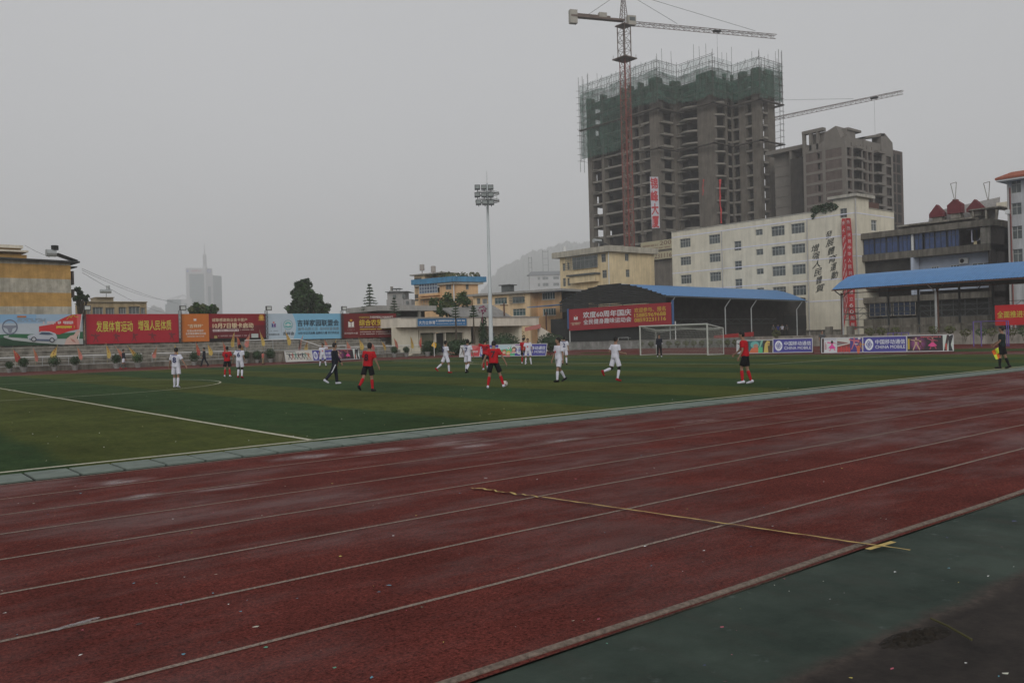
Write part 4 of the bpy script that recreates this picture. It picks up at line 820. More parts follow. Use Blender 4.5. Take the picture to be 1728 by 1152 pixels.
# rooftop room, tiled slope and three maroon dormers
zt = zp1; RF = FU(129.0); r = RF.s_; zr_ = lambda x, y: RF.hit(x, y)[1]
mb = MB(); a, c = BF.s_(1512), BF.s_(1640); mb.fbox(BF, a, c, zt+.02, zt+.5, -2.5, -2.2); mb.fbox(BF, a, c, zt+.5, zt+.75, -3.2, -.9); mb.build('roof_coping', cond, t_)
tl = mat('pale_tiles', (.33, .32, .31), .8, .25, 4)
mb = MB(); za, zc = zr_(1640, 381), zr_(1690, 343)+1.0
q = [RF.pt(r(1571), za, .5), RF.pt(r(1690), za, .5), RF.pt(r(1690), zc, -.6), RF.pt(r(1571), zc-.9, -.6)]
mb.add(q, [(0, 1, 2, 3)]); n = 12
for i in range(n): f = i/n; p0 = q[0].lerp(q[3], f); p1 = q[1].lerp(q[2], f); mb.tube(p0, p1, .05, n=4)
mb.build('tiled_slope', tl, t_)
mar = mat('maroon_tiles', (.14, .025, .03), .8, .25, 3)
for k, (cx, hw, yt, ye, yb, tp_) in enumerate(((1588, 12.5, 345, 360, 368, 0), (1618.5, 12.5, 336, 343, 362, 1), (1652.5, 14, 336, 351, 358, 0))):
    F = FU(127.5); zz = lambda y: F.hit(cx, y)[1]; sx_ = F.s_; mb = MB(); lw = .38
    if tp_ == 0: pr = [(cx-hw, yb-2), (cx-hw, ye), (cx, yt), (cx+hw, ye), (cx+hw, yb-2)]
    else: pr = [(cx-hw, yb-2), (cx-hw, ye+2), (cx-3, yt+2), (cx-3, yt), (cx+3, yt), (cx+3, yt+2), (cx+hw, ye+2), (cx+hw, yb-2)]
    fr = [F.pt(sx_(x), zz(y), .6) for x, y in pr]; bk = [v-F.n*.9 for v in fr]; m_ = len(fr)
    mb.add(fr+bk, [tuple(range(m_))[::-1], tuple(range(m_, 2*m_))]+[(i, (i+1) % m_, m_+(i+1) % m_, m_+i) for i in range(m_)]); dm = mb.build('dormer', mar, t_)
    mb = MB(); mb.fbox(F, sx_(cx-hw*.65), sx_(cx+hw*.65), zz(yb+6), zz(yb-2), -1, .35); mb.build('dormer_front', con, dm)
mb = MB(); F = FU(126.5)
for px in (1646, 1668.5, 1686): mb.tube(F.pt(F.s_(px), F.hit(px, 371)[1]), F.pt(F.s_(px), F.hit(px, 353)[1]), .16, n=6)
for px in (1616, 1672): a = F.s_(px); z_ = F.hit(px, 337)[1]; mb.path([F.pt(a, z_), F.pt(a-.5, z_+2.4), F.pt(a+.3, z_+2.5), F.pt(a+.1, z_)], .05, 4)
mb.fbox(F, F.s_(1640), F.s_(1694), F.hit(1668, 352)[1], F.hit(1668, 350)[1], -3, .3); mb.build('pergola', cond, t_)
mb = MB(); mb.fbox(F, F.s_(1676), F.s_(1706), F.hit(1690, 349)[1], F.hit(1690, 338)[1], -6, -2); mb.build('roof_room', cream, t_)
# ---- white block at the right edge
WF = FU(117.0); s = WF.s_; zw = lambda x, y: WF.hit(x, y)[1]
t_ = thing('white_block', 'white rendered apartment block with orange tiled eave at the right edge', 'building', tuple(WF.pt(s(1707), 0)))
wh = mat('white_render', (.48, .49, .5), .9, .08, .8, .15, 12, .2, stain=.3); zt = zw(1715, 302)
wn = [(s(1711.5), s(1728.5), zw(1720, y1), zw(1720, y0)) for y0, y1 in ((303, 325), (342, 362), (381, 403), (420, 444), (462, 480))]+[(s(1735), s(1750), zw(1720, y1), zw(1720, y0)) for y0, y1 in ((303, 325), (342, 362), (381, 403), (420, 444))]
mb = MB(); wall_holes(mb, WF, s(1706.5), s(1800), 0, zt, wn, .3); mb.fbox(WF, s(1706.5), s(1800), 0, zt, -10, -2); mb.fbox(WF, s(1706.5), s(1706.5)+.3, 0, zt, -2, -.3); mb.build('wall', wh, t_)
for w in wn: window(WF, *w, t_, mat('grey_frame', (.33, .34, .32), .6, .1), glass, 1, 1, -.14, .07)
mb = MB(); a, c = s(1693), s(1800); z0, z1 = zw(1700, 301), zw(1715, 287)
q = [WF.pt(a, z0, 1.5), WF.pt(c, z0, 1.5), WF.pt(c, z1, -1), WF.pt(a+1, z1, -1), WF.pt(a, z0-.25, 1.5), WF.pt(c, z0-.25, 1.5), WF.pt(c, z0-.25, -3), WF.pt(a, z0-.25, -3)]
mb.add(q, [(0, 1, 2, 3), (4, 5, 1, 0), (7, 6, 5, 4), (0, 3, 7, 4)]); mb.build('roof', mat('orange_tiles', (.3, .09, .05), .8, .3, 4), t_)
mb = MB(); mb.fbox(WF, s(1694), s(1800), z0-.45, z0-.26, -2, 1.4); mb.build('eave', white, t_)
mb = MB(); mb.fbox(WF, s(1703), s(1710.5), zw(1707, 361), zw(1707, 354), 0, .5); mb.build('air_conditioner', white, t_)
mb = MB(); mb.tube(WF.pt(s(1712), 0, .15), WF.pt(s(1710.5), zt-1, .15), .08, n=5, m=mat('red_pipe', (.2, .06, .05), .7, .1)); mb.tube(WF.pt(s(1707), 0, .15), WF.pt(s(1707), zt, .15), .1, n=5, m=cp); mb.build('drain_pipe', None, t_)
# ================================================================== FAR BUILDINGS, TOWERS, CRANES
def lattice(mb, p, q, w, step, r, up=None, tri=False, rd=None):
    p, q = Vector(p), Vector(q); d = (q-p); L_ = d.length; d.normalize(); a = (up or d.orthogonal()).cross(d).normalized(); b_ = d.cross(a).normalized(); rd = rd or r*.6
    cs = [(-a*w/2), (a*w/2), (b_*-w*.9)] if tri else [(a+b_)*w/2, (a-b_)*w/2, (-a-b_)*w/2, (b_-a)*w/2]
    for c in cs: mb.tube(p+c, q+c, r, n=4)
    n = max(1, int(L_/step)); k = len(cs)
    for i in range(n):
        p0, p1 = p+d*(L_*i/n), p+d*(L_*(i+1)/n)
        for j in range(k): c0, c1 = cs[j], cs[(j+1) % k]; mb.tube(p0+c0, p1+c1, rd, n=3) if i % 2 else mb.tube(p0+c1, p1+c0, rd, n=3); mb.tube(p0+c0, p0+c1, rd, n=3)
# ---- main tower block under construction
conc = mat('raw_concrete', (.155, .138, .118), .95, .25, .5, .3, 8, .15, stain=.3); slabm = mat('slab_concrete', (.21, .195, .17), .95, .2, .6, .2, 8, .15)
U1 = 167.0; FH = 3.05; NF = 21
A = (U1, onu(1000, U1)); Bp = (U1, onu(1119, U1)); Cx = onv(1151, Bp[1]); Dv = onu(1212, Cx); Ex = onv(1243, Dv); Fv = onu(1290, Ex); Gx = onv(1316, Fv)
poly = [A, Bp, (Cx, Bp[1]), (Cx, Dv), (Ex, Dv), (Ex, Fv), (Gx, Fv), (Gx, A[1]-8), (U1+26, A[1]+0)]
t_ = thing('tower_under_construction', 'tall unfinished concrete tower wrapped in green scaffolding net at the top', 'building', (U1, Bp[1], 0))
def flo(z, th, grow=0):
    mb = MB(); n = len(poly); cx, cy = U1+13, (A[1]+Fv)/2
    vs = [(x, y, z-th) for x, y in poly]+[(x, y, z) for x, y in poly]; mb.add(vs, [tuple(range(n))[::-1], tuple(range(n, 2*n))]+[(i, (i+1) % n, n+(i+1) % n, n+i) for i in range(n)]); return mb
def arcslab(mb, p, q, bul, z, th, m=None):
    p, q = Vector(p+(0,)), Vector(q+(0,)); d = (q-p); nn = Vector((d.y, -d.x, 0)).normalized(); k = 10
    pts = [p+d*(i/k)+nn*bul*math.sin(math.pi*i/k) for i in range(k+1)]+[q-nn*.3, p-nn*.3]; m_ = len(pts)
    mb.add([(v.x, v.y, z-th) for v in pts]+[(v.x, v.y, z) for v in pts], [tuple(range(m_)), tuple(range(m_, 2*m_))[::-1]]+[(i, m_+i, m_+(i+1) % m_, (i+1) % m_) for i in range(m_)])
FC, FDv = FU(Cx), FV(Dv); FA = FU(U1); FEx = FU(Ex); FFv = FV(Fv); FBv = FV(Bp[1])
for k in range(NF+1):
    z = 1.2+k*FH; mb = flo(z, .5)
    mb.add(*flo(z, .5).v and ([], []) ) if False else None
    if 0 < k < NF-1:
        arcslab(mb, (Cx, onu(1155, Cx)), (Cx, onu(1186, Cx)), 1.5, z+.02, .42); arcslab(mb, (onv(1214, Dv), Dv), (onv(1232, Dv), Dv), 1.3, z+.02, .42)
        arcslab(mb, (Cx, onu(1149, Cx)), (Cx, onu(1165, Cx)), .9, z-.6, .3); mb.fbox(FBv, FBv.s_(1121), FBv.s_(1136), z-.9, z-.7, 0, .8)
        if k % 2: mb.fbox(FA, FA.s_(1010), FA.s_(1017), z-.1, z+.05, 0, .6)
        for x0, x1 in ((1063, 1078), (1086, 1101)): mb.fbox(FA, FA.s_(x0), FA.s_(x0)+2.1, z-1.0, z-.82, 0, .5)
    mb.build('floor_slab', slabm, t_)
ZT = 1.2+NF*FH
def colm(F, x0, x1, dep=1.2, z1=None, o=.12): mb = MB(); mb.fbox(F, F.s_(x0), F.s_(x1), 0, z1 or ZT+1.5, -dep, o); mb.build('column', conc, t_)
for x0, x1 in ((1000, 1007), (1023, 1027.5), (1057, 1062), (1070, 1074), (1087, 1090.5), (1105.5, 1119)): colm(FA, x0, x1, 1.6 if x1-x0 < 10 else 2.2)
colm(FBv, 1119, 1121, 1.5); colm(FBv, 1145, 1151, 1.0); colm(FC, 1151, 1154.5, 1.2); colm(FC, 1186, 1212, 1.6); colm(FDv, 1212, 1214.5, 1.2); colm(FDv, 1232, 1236, .5); colm(FEx, 1243, 1245, .8); colm(FEx, 1256, 1267, 1.2); colm(FEx, 1278, 1290, 1.6); colm(FFv, 1290, 1294.5, 1.0); colm(FFv, 1304.5, 1316, 1.2)
corem = mat('shaded_core_block', (.05, .045, .041), .95, .4, .7, .3, 6, .1, stain=.3)  # colour darkened to stand for the shade inside the unlit open floors
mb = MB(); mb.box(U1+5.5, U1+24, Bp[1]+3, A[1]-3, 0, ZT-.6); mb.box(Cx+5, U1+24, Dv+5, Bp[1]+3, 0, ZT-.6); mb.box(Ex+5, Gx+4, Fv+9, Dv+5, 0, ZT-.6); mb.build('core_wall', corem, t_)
mb = MB(); rg = random.Random(31)                      # partition walls part way across some bays
for F, a, c in ((FA, 1028, 1056), (FA, 1074, 1087), (FA, 1008, 1022), (FBv, 1122, 1145), (FEx, 1245, 1256), (FC, 1156, 1186)):
    for k in range(NF-1):
        z = 1.2+k*FH; s0, s1 = F.s_(a), F.s_(c)
        for f in ((.0, .34), (.34, .6)):
            if rg.random() < .62: mb.fbox(F, s0+(s1-s0)*f[0]+.1, s0+(s1-s0)*f[0]+.35, z, z+FH-.5, -5.4, -.3-1.5*rg.random())
        if rg.random() < .35: mb.fbox(F, s0, s0+(s1-s0)*rg.uniform(.2, .5), z, z+1.0+rg.random(), -4, -3.7)
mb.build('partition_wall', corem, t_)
# nets
def netmat(name, col, a0, a1):
    m, t, b, g = node_mat(name); n = noise(t, g, .35, 6, .7, (1, 1, 1)); b.inputs['Base Color'].default_value = col+(1,); b.inputs['Roughness'].default_value = .9
    t.links.new(ramp(t, noise(t, g, .5, 6, .7), [(.3, tuple(x*.65 for x in col)), (.7, tuple(x*1.25 for x in col))]), b.inputs['Base Color']); t.links.new(ramp(t, n, [(.35, a0), (.65, a1)]), b.inputs['Alpha']); m.use_backface_culling = False; return m
net1 = netmat('green_net', (.055, .118, .09), .45, .85); net2 = netmat('thin_green_net', (.2, .31, .28), .12, .36); netl = netmat('lower_green_net', (.05, .108, .083), .4, .88)
ring = [(FA, 985, 1108, 0), (FBv, 1122, 1142, 1), (FC, 1141, 1205, 0), (FDv, 1213, 1236, 1), (FEx, 1233, 1276, 0), (FFv, 1292, 1320, 1)]
off = 1.4
def ringpts():
    x0, x1, x2, x3 = U1-off, Cx-off, Ex-off, Gx+off; ya, yb, yd, yf = A[1]+1.2, Bp[1]-off, Dv-off, Fv-off
    return [(x0, ya), (x0, yb), (x1, yb), (x1, yd), (x2, yd), (x2, yf), (x3, yf), (x3, yf+12)]
RP = ringpts(); rg = random.Random(17)
sc_r = mat('scaffold_pole', (.09, .085, .08), .7, .3, 3)
def seg_z(i): return [(60.5, 68.0, 70.7), (60.5, 67.6, 70.5), (60.3, 67.4, 70.1), (59.9, 67.0, 69.6), (59.7, 66.3, 68.9), (59, 66.3, 68.6), (59, 66, 68.4)][i]
mbd, mbt, mbl, mbs = MB(), MB(), MB(), MB()
for i, (p, q) in enumerate(zip(RP, RP[1:])):
    p, q = Vector(p+(0,)), Vector(q+(0,)); L_ = (q-p).length; n = max(2, int(L_/.9)); zb_, zm, zt_ = seg_z(i); d = (q-p)/L_; nn = Vector((d.y, -d.x, 0))
    gr = lambda f, z, w=1: p+d*(L_*f)+nn*(.12*math.sin(f*L_*1.9+z*.6)*w)+Vector((0, 0, z))
    rows_ = 5; zz = []
    for j in range(n+1): f = j/n; zz.append((zb_+.35*math.sin(f*5+i)+.25*rg.uniform(-1, 1), zm+.15*math.sin(f*L_*.5+i*2)+.15*rg.uniform(-1, 1)))
    mbd.add([gr(j/n, zz[j][0]+(zz[j][1]-zz[j][0])*k/rows_) for j in range(n+1) for k in range(rows_+1)], [(j*(rows_+1)+k, (j+1)*(rows_+1)+k, (j+1)*(rows_+1)+k+1, j*(rows_+1)+k+1) for j in range(n) for k in range(rows_)])
    mbt.add([gr(j/n, z_, .3) for j in range(n+1) for z_ in (zz[j][1]-.4, zt_)], [(2*j, 2*j+2, 2*j+3, 2*j+1) for j in range(n)])
    if i == 0:
        nl = 20; top = [gr(j/nl*.62, zz[int(j/nl*.62*n)][0]+.3) for j in range(nl+1)]; bot = [gr(j/nl*.62, 50.4 if j/nl < .9 else 52) for j in range(nl+1)]
        mbl.add(bot+top, [(j, j+1, nl+2+j, nl+1+j) for j in range(nl)])
        # inner fin of net facing left
        e = Vector((6, 0, 0)); mbt.add([gr(0, 52), gr(0, zt_), gr(0, zt_)+e, gr(0, 52)+e], [(0, 1, 2, 3)])
    np_ = max(2, int(L_/1.7))
    for j in range(np_+1):
        f = j/np_; lo = 50 if (i == 0 and f < .62) else 58; hi = zt_+rg.uniform(-.3, .6)+(rg.uniform(1.0, 3.6) if rg.random() < .38 else 0)
        for o in (0, -1.0):
            b0 = gr(f, lo)+nn*(.1+o); mbs.tube(b0, gr(f, hi if o == 0 else zt_-.5)+nn*(.1+o), .042, n=4)
    for z_ in [58+1.75*k for k in range(9)]:
        if z_ < zt_+.2: mbs.tube(gr(0, z_)+nn*.12, gr(1, z_)+nn*.12, .05, n=4); mbs.tube(gr(0, z_)-nn*.9, gr(1, z_)-nn*.9, .045, n=4)
    for k in range(int(L_/4)):
        f = (k+.5)*4/L_; 
        if f < .95: mbs.tube(gr(f, zm-.5)+nn*.1, gr(min(1, f+2.5/L_), zt_)+nn*.1, .045, n=3)
mbd.build('safety_net', net1, t_); mbt.build('sheer_net', net2, t_); mbl.build('lower_net', netl, t_)
p0 = Vector(RP[0]+(0,)); pr = Vector(RP[6]+(0,))
for z_ in [50+1.75*k for k in range(12)]: mbs.tube(p0+Vector((-.5, .9, z_)), p0+Vector((.5, -.3, z_)), .06, n=3); mbs.tube(p0+Vector((-.2, .5, z_)), p0+Vector((6, .5, z_)), .045, n=3)
for dx in (0, 1.5, 3.5): mbs.tube(p0+Vector((dx, .4, 47)), p0+Vector((dx, .4, 73+dx*.4)), .06, n=4)
for z_ in [44+1.6*k for k in range(16)]: mbs.tube(pr+Vector((-1.6, 0, z_)), pr+Vector((.8, 0, z_)), .05, n=3); mbs.tube(pr+Vector((.2, 0, z_)), pr+Vector((.2, 5, z_)), .05, n=3)
for dx in (-1.1, .3): mbs.tube(pr+Vector((dx, 0, 43)), pr+Vector((dx, 0, 72)), .06, n=4)
mbs.build('scaffold', sc_r, t_)
mb = MB(); plk = mat('plank', (.08, .07, .06), .9, .3, 2)
for z_ in (48.3, 58.2):
    for i, (p, q) in enumerate(zip(RP, RP[1:])):
        if z_ < 50 and i == 0: p = (p[0], q[1]+6)
        x0, x1, y0, y1 = min(p[0], q[0]), max(p[0], q[0]), min(p[1], q[1]), max(p[1], q[1]); mb.box(x0-.3, x1+.5, y0-.3, y1+.5, z_, z_+.22)
mb.build('catch_platform', plk, t_)
# white banner with four characters
F = FU(U1-1.7); cs = [F.hit(*q) for q in ((1096.5, 298.5), (1110.5, 298.5), (1113.5, 384.5), (1100, 385.5))]; fr = [F.pt(a, c) for a, c in cs]
t2 = thing('vertical_banner', 'white vertical banner with four large red characters on the unfinished tower', 'banner', tuple(fr[0]))
mb = MB(); mb.add(fr+[v-F.n*.05 for v in fr], [(3, 2, 1, 0), (4, 5, 6, 7), (0, 1, 5, 4), (1, 2, 6, 5), (2, 3, 7, 6), (3, 0, 4, 7)]); mb.build('cloth', paint((.55, .55, .6)), t2); b = Board(*fr, F.n)
for i, chh in enumerate('锦峰大厦'): b.text(chh, .08, .92, .02+.25*i, .235+.25*i, (.5, .04, .05), .05)
b.done(t2)
for x0, y0, x1, y1, w, lb_ in ((1213, 303, 1216, 377, .5, 'thin red streamer hanging down the right side of the unfinished tower'), (1186, 303, 1185.5, 330, .3, 'short thin red streamer on the middle of the unfinished tower')):
    F = FU(Cx-1.2); a, c = F.hit(x0, y0), F.hit(x1, y1); mb = MB(); n = 10
    L1 = [F.pt(a[0]+(c[0]-a[0])*i/n+.08*math.sin(i), a[1]+(c[1]-a[1])*i/n) for i in range(n+1)]; mb.add(L1+[v+F.d*w*(1.5 if i == 0 else .8+.3*math.sin(i*2)) for i, v in enumerate(L1)], [(i, n+1+i, n+2+i, i+1) for i in range(n)])
    tag(mb.build('streamer', paint((.5, .05, .05))), lb_, 'banner', 'red streamers on the tower')
# wrap sign round the foot of the tower
F = FU(U1-14); t2 = thing('hoarding', 'faded cream hoarding with large dark digits at the foot of the tower', 'sign', tuple(F.pt(F.s_(1110), 0)))
s0, s1 = F.s_(1085), F.s_(1138); zf = lambda y: F.hit(1115, y)[1]; mb = MB()
for a, c in ((421, 405.5), (437, 425)): mb.fbox(F, s0 if a < 430 else F.s_(1102), s1, zf(a), zf(c), -2, 0)
mb.build('panel', paint((.42, .38, .25)), t2); mb = MB(); mb.fbox(F, F.s_(1101), s1, zf(425), zf(421), -2, -.2); mb.fbox(F, F.s_(1101), s1, 0, zf(437), -3, -1); mb.build('frame', conc, t2)
b = Board(F.pt(s0, zf(405.5)), F.pt(s1, zf(405.5)), F.pt(s1, zf(437)), F.pt(s0, zf(437)), F.n); b.text('200', .62, .98, .04, .26, (.14, .07, .05), .01); b.rows(.06, .55, .16, .3, 1, (.22, .14, .1), 2, 4); b.rows(.06, .95, .34, .46, 1, (.25, .17, .12), 2, 6); b.text('3231116', .36, .98, .7, .94, (.15, .07, .06), .01); b.done(t2)
# ---- cranes
def crane(base, zj, tip, tail, apex_h, name, label, mcol, jcol, mast_w=1.7, full=True):
    t3 = thing('tower_crane', label, 'crane', tuple(base)); base = Vector(base); top = Vector((base.x, base.y, zj)); d = (tip-top); d.z = 0; d.normalize(); side = Vector((0, 0, 1)).cross(d)
    dg_ = Vector((d.y+d.x, d.y-d.x, 0)).normalized()
    mb = MB(); lattice(mb, base, top-Vector((0, 0, 9)), mast_w, 1.9, .1, up=FW.cross(Vector((0, 0, 1))) + FW*.9, rd=.055); mb.build('mast', mcol, t3)
    mb = MB(); lattice(mb, top-Vector((0, 0, 9)), top-Vector((0, 0, .8)), mast_w+.5, 1.7, .12, up=FW.cross(Vector((0, 0, 1)))+FW*.9, rd=.06)
    for z_, w_ in ((-9, 2.1), (-1.1, 1.5)): c = top+Vector((0, 0, z_)); mb.box(c.x-w_, c.x+w_, c.y-w_, c.y+w_, c.z-.12, c.z+.12); 
    for a in (-1.9, 1.9):
        for b1 in (-1.9, 1.9): mb.tube(top+Vector((a, b1, -9)), top+Vector((a, b1, -8)), .04, n=4)
    mb.build('climbing_frame', jcol, t3)
    ap = top+Vector((0, 0, apex_h)); mb = MB(); k = 7
    for i in range(4):
        a = (1.0 if i in (0, 1) else -1.0)*.75; c = (1 if i in (1, 2) else -1)*.75; mb.tube(top+d*a+side*c, ap+d*a*.2+side*c*.2, .09, n=4)
    for j in range(k):
        f0, f1 = j/k, (j+1)/k
        for i, (a, c, a2, c2) in enumerate(((.75, -.75, .75, .75), (.75, .75, -.75, .75), (-.75, .75, -.75, -.75), (-.75, -.75, .75, -.75))):
            g0, g1 = 1-.8*f0, 1-.8*f1; mb.tube(top+d*a*g0+side*c*g0+Vector((0, 0, apex_h*f0)), top+d*a2*g1+side*c2*g1+Vector((0, 0, apex_h*f1)), .05, n=3)
    mb.build('tower_head', jcol, t3)
    mb = MB(); lattice(mb, top+d*1.2, tip, 1.05, 1.35, .075, up=Vector((0, 0, 1)), tri=True, rd=.045); jb = mb.build('jib', jcol, t3)
    mb = MB(); c = top+(tip-top)*(.6 if full else .84); mb.fbox(Fac((c.x, c.y), q=(tip.x, tip.y)), -.9, .9, c.z-.55, c.z-.15, -.5, .5); mb.tube(c, c-Vector((0, 0, 5 if full else 12)), .025, n=3); mb.build('trolley', darkin, jb)
    mb = MB()
    for f in ((.34, .86) if full else (.72,)): e = top+(tip-top)*f+Vector((0, 0, .6)); mb.tube(ap, e, .045, n=4)
    if tail is not None: mb.tube(ap, top+(tail-top)*.72+Vector((0, 0, .3)), .06, n=4)
    mb.build('tie_bar', mat('cable_dark', (.05, .05, .05), .6, .1), t3)
    if tail is not None:
        Fj = Fac((top.x, top.y), q=(tail.x, tail.y)); L_ = (Vector((tail.x, tail.y, 0))-Vector((top.x, top.y, 0))).length; mb = MB(); mb.fbox(Fj, 0, L_, zj-.1, zj+.35, -.65, .65); mb.fbox(Fj, L_*.25, L_*.95, zj+.35, zj+.95, -.05, .05); mb.fbox(Fj, L_*.25, L_*.95, zj+.35, zj+.6, .58, .63); mb.build('counter_jib', jcol, t3)
        pale = mat('crane_pale', (.34, .32, .28), .8, .2, 1)
        mb = MB(); mb.fbox(Fj, L_-1.6, L_+.2, zj-1.6, zj+1.5, -.6, .6); mb.build('counterweight', pale, t3)
        mb = MB(); mb.fbox(Fj, L_*.33, L_*.47, zj+.35, zj+1.5, -.5, .5); mb.build('winch', pale, t3)
        F2 = Fac((top.x, top.y), q=(tip.x, tip.y)); mb = MB(); mb.fbox(F2, .5, 2.5, zj-1.2, zj+1.0, .3, 1.6); cb = mb.build('cab', pale, t3); mb = MB(); mb.fbox(F2, .8, 2.3, zj-.3, zj+.6, 1.6, 1.62); mb.build('cab_window', glass, cb)
redm = mat('crane_red', (.2, .055, .042), .8, .35, .6); gry = mat('crane_grey', (.12, .085, .07), .8, .3, .6)
mb_ = P(1066, hor(1066), 205); zj = P(1056, 37, 205).z
tipp = P(1309, 71.5, 217); tipp.z = zj; d_ = tipp-Vector((mb_.x, mb_.y, zj)); tail = Vector((mb_.x, mb_.y, zj))-d_.normalized()*13.6
crane((mb_.x, mb_.y, 0), zj, tipp, tail, 7.2, 'a', 'tower crane with a red lattice mast in front of the unfinished tower', redm, gry)
z2 = P(1524, 153, 225).z; tip2 = P(1524, 153, 225); dirv = Vector((P(1312, 196, 249).x-tip2.x, P(1312, 196, 249).y-tip2.y, 0)); b2 = tip2+dirv*1.33; b2.z = 0
crane(b2, z2, tip2, None, 7, 'b', 'tower crane behind the unfinished tower with only its long jib showing', redm, gry, full=False)
# ---- brick-infilled apartment block
F1u = 176.0; cv = onu(1433, F1u); LF = FU(F1u); RFc = Fac((F1u, cv), 0); inf = mat('infill_brick', (.13, .105, .095), .95, .2, .8, .3, 10, .1, stain=.3); frm = mat('frame_concrete', (.17, .155, .138), .95, .15, .6)
t_ = thing('unfinished_apartment_block', 'brown grey unfinished apartment block with brick infill right of the tower', 'building', (F1u, cv, 0))
zfl = [LF.hit(1433, y)[1] for y in (243.5, 262.5, 281.5, 300.5, 319.5, 338)]; st = (zfl[0]-zfl[-1])/5; z_top = zfl[0]; zl = [z_top-st*i for i in range(18)]
s = LF.s_; holes = [(s(1386), s(1391), z-st*.8+.1, z-st*.2) for z in zl]
mb = MB(); wall_holes(mb, LF, s(1363), s(1433), 0, z_top, holes, .4); mb.build('left_infill', inf, t_)
mb = MB()
for x0, x1 in ((1363, 1367), (1395, 1400), (1428, 1433)): mb.fbox(LF, s(x0), s(x1), 0, z_top+1.8, -.5, .12)
for z in zl: mb.fbox(LF, s(1363)+.01, s(1433)-.01, z-.3, z+.25, -.45, .08)
mb.fbox(LF, s(1363), s(1397), z_top+.3, z_top+1.6, -.4, .0)
mb.build('left_frame', frm, t_)
r = RFc.s_; hr = []
for z in zl:
    for x0, x1 in ((1436, 1443), (1447, 1460), (1463, 1469), (1472, 1478), (1481, 1494), (1503, 1510)): hr.append((r(x0), r(x1), z-st*.85, z-.35))
mb = MB(); wall_holes(mb, RFc, .402, r(1513), 0, z_top, hr, .4); mb.build('right_infill', inf, t_)
mb = MB()
for z in zl:
    mb.fbox(RFc, 0, r(1513), z-.3, z+.15, -.45, .08); mb.fbox(RFc, r(1447), r(1460), z-.3, z+.2, 0, .9); mb.fbox(RFc, r(1481), r(1494), z-.3, z+.2, 0, 1.1)
for x0, x1 in ((1433, 1436), (1444, 1446.5), (1460, 1462.5), (1470, 1471.5), (1478.5, 1480.5), (1494, 1501), (1510, 1513)): mb.fbox(RFc, r(x0), r(x1), 0, z_top+1.0, -.5, .12)
mb.build('right_frame', frm, t_)
mb = MB(); a = r(1513); mb.box(F1u+.8, F1u+a-.45, cv+.9, cv+14, 0, z_top-.5)
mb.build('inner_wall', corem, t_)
# end bay, lower left wing and roof frames
mb = MB(); F9 = Fac((F1u, cv+3), 0); mb.fbox(F9, F9.s_(1509), F9.s_(1530), 0, F9.hit(1520, 256)[1], -12, 0); eb = mb.build('end_bay', inf, t_)
mb = MB(); z0 = F9.hit(1520, 258)[1]
for i in range(16): 
    for x0, x1 in ((1514, 1517.5), (1520, 1526)): mb.fbox(F9, F9.s_(x0), F9.s_(x1), z0-i*st-2.6, z0-i*st-.6, -.1, .04)
mb.build('window_opening', darkin, eb)
mb = MB(); F8 = FU(F1u+2.5); zt8 = F8.hit(1340, 247)[1]; mb.fbox(F8, F8.s_(1300), F8.s_(1365), zt8-.9, zt8, -10, .3); mb.fbox(F8, F8.s_(1306), F8.s_(1340), 0, zt8-.9, -9, -2); mb.fbox(F8, F8.s_(1340), F8.s_(1365), 0, zt8-.9, -10, -4)
for x in (1340, 1362): mb.fbox(F8, F8.s_(x), F8.s_(x+3), 0, zt8-.9, -2, .1)
for i in range(14): mb.fbox(F8, F8.s_(1343), F8.s_(1362), zt8-.9-st*(i+1)-.4, zt8-.9-st*(i+1), -4, 0); mb.fbox(F8, F8.s_(1306), F8.s_(1340), zt8-.9-st*(i+1)-.35, zt8-.9-st*(i+1), -2, -1.9)
mb.build('left_wing', frm, t_)
mb = MB(); y_ = lambda x, y: LF.hit(x, y)[1]
for x0, x1 in ((1361.5, 1366), (1373, 1377), (1385, 1388.5)): mb.fbox(LF, s(x0), s(x1), z_top, y_(1372, 222), -.7, 0)
mb.fbox(LF, s(1361.5), s(1397), y_(1372, 224), y_(1372, 218.5), -1.2, .1); mb.fbox(LF, s(1373), s(1398), z_top+1, y_(1372, 224), -4, -1.5)
mb.hexa([LF.pt(s(1395), z_top, .1), LF.pt(s(1433), z_top, .1), LF.pt(s(1433), z_top, -4), LF.pt(s(1395), z_top, -4), LF.pt(s(1400), z_top+3.6, .1), LF.pt(s(1419), z_top+4.6, .1), LF.pt(s(1419), z_top+4.6, -4), LF.pt(s(1400), z_top+3.6, -4)])
zz = lambda x, y: RFc.hit(x, y)[1]
mb.fbox(RFc, r(1441), r(1455), z_top, zz(1450, 223), -4, -.5); mb.fbox(RFc, r(1441), r(1463), zz(1450, 223), zz(1450, 222)+.4, -4, -.2)
mb.fbox(RFc, r(1436), r(1500), z_top, zz(1470, 239), -3, -.1)
for x0, x1, yy in ((1464, 1468, 233), (1494, 1500, 227)): mb.fbox(RFc, r(x0), r(x1), z_top, zz(x0, yy), -1, .1)
mb.hexa([RFc.pt(r(1464), zz(1464, 236), .1), RFc.pt(r(1500), zz(1500, 232), .1), RFc.pt(r(1500), zz(1500, 232), -3), RFc.pt(r(1464), zz(1464, 236), -3), RFc.pt(r(1464), zz(1464, 233), .1), RFc.pt(r(1500), zz(1500, 227), .1), RFc.pt(r(1500), zz(1500, 227), -3), RFc.pt(r(1464), zz(1464, 233), -3)])
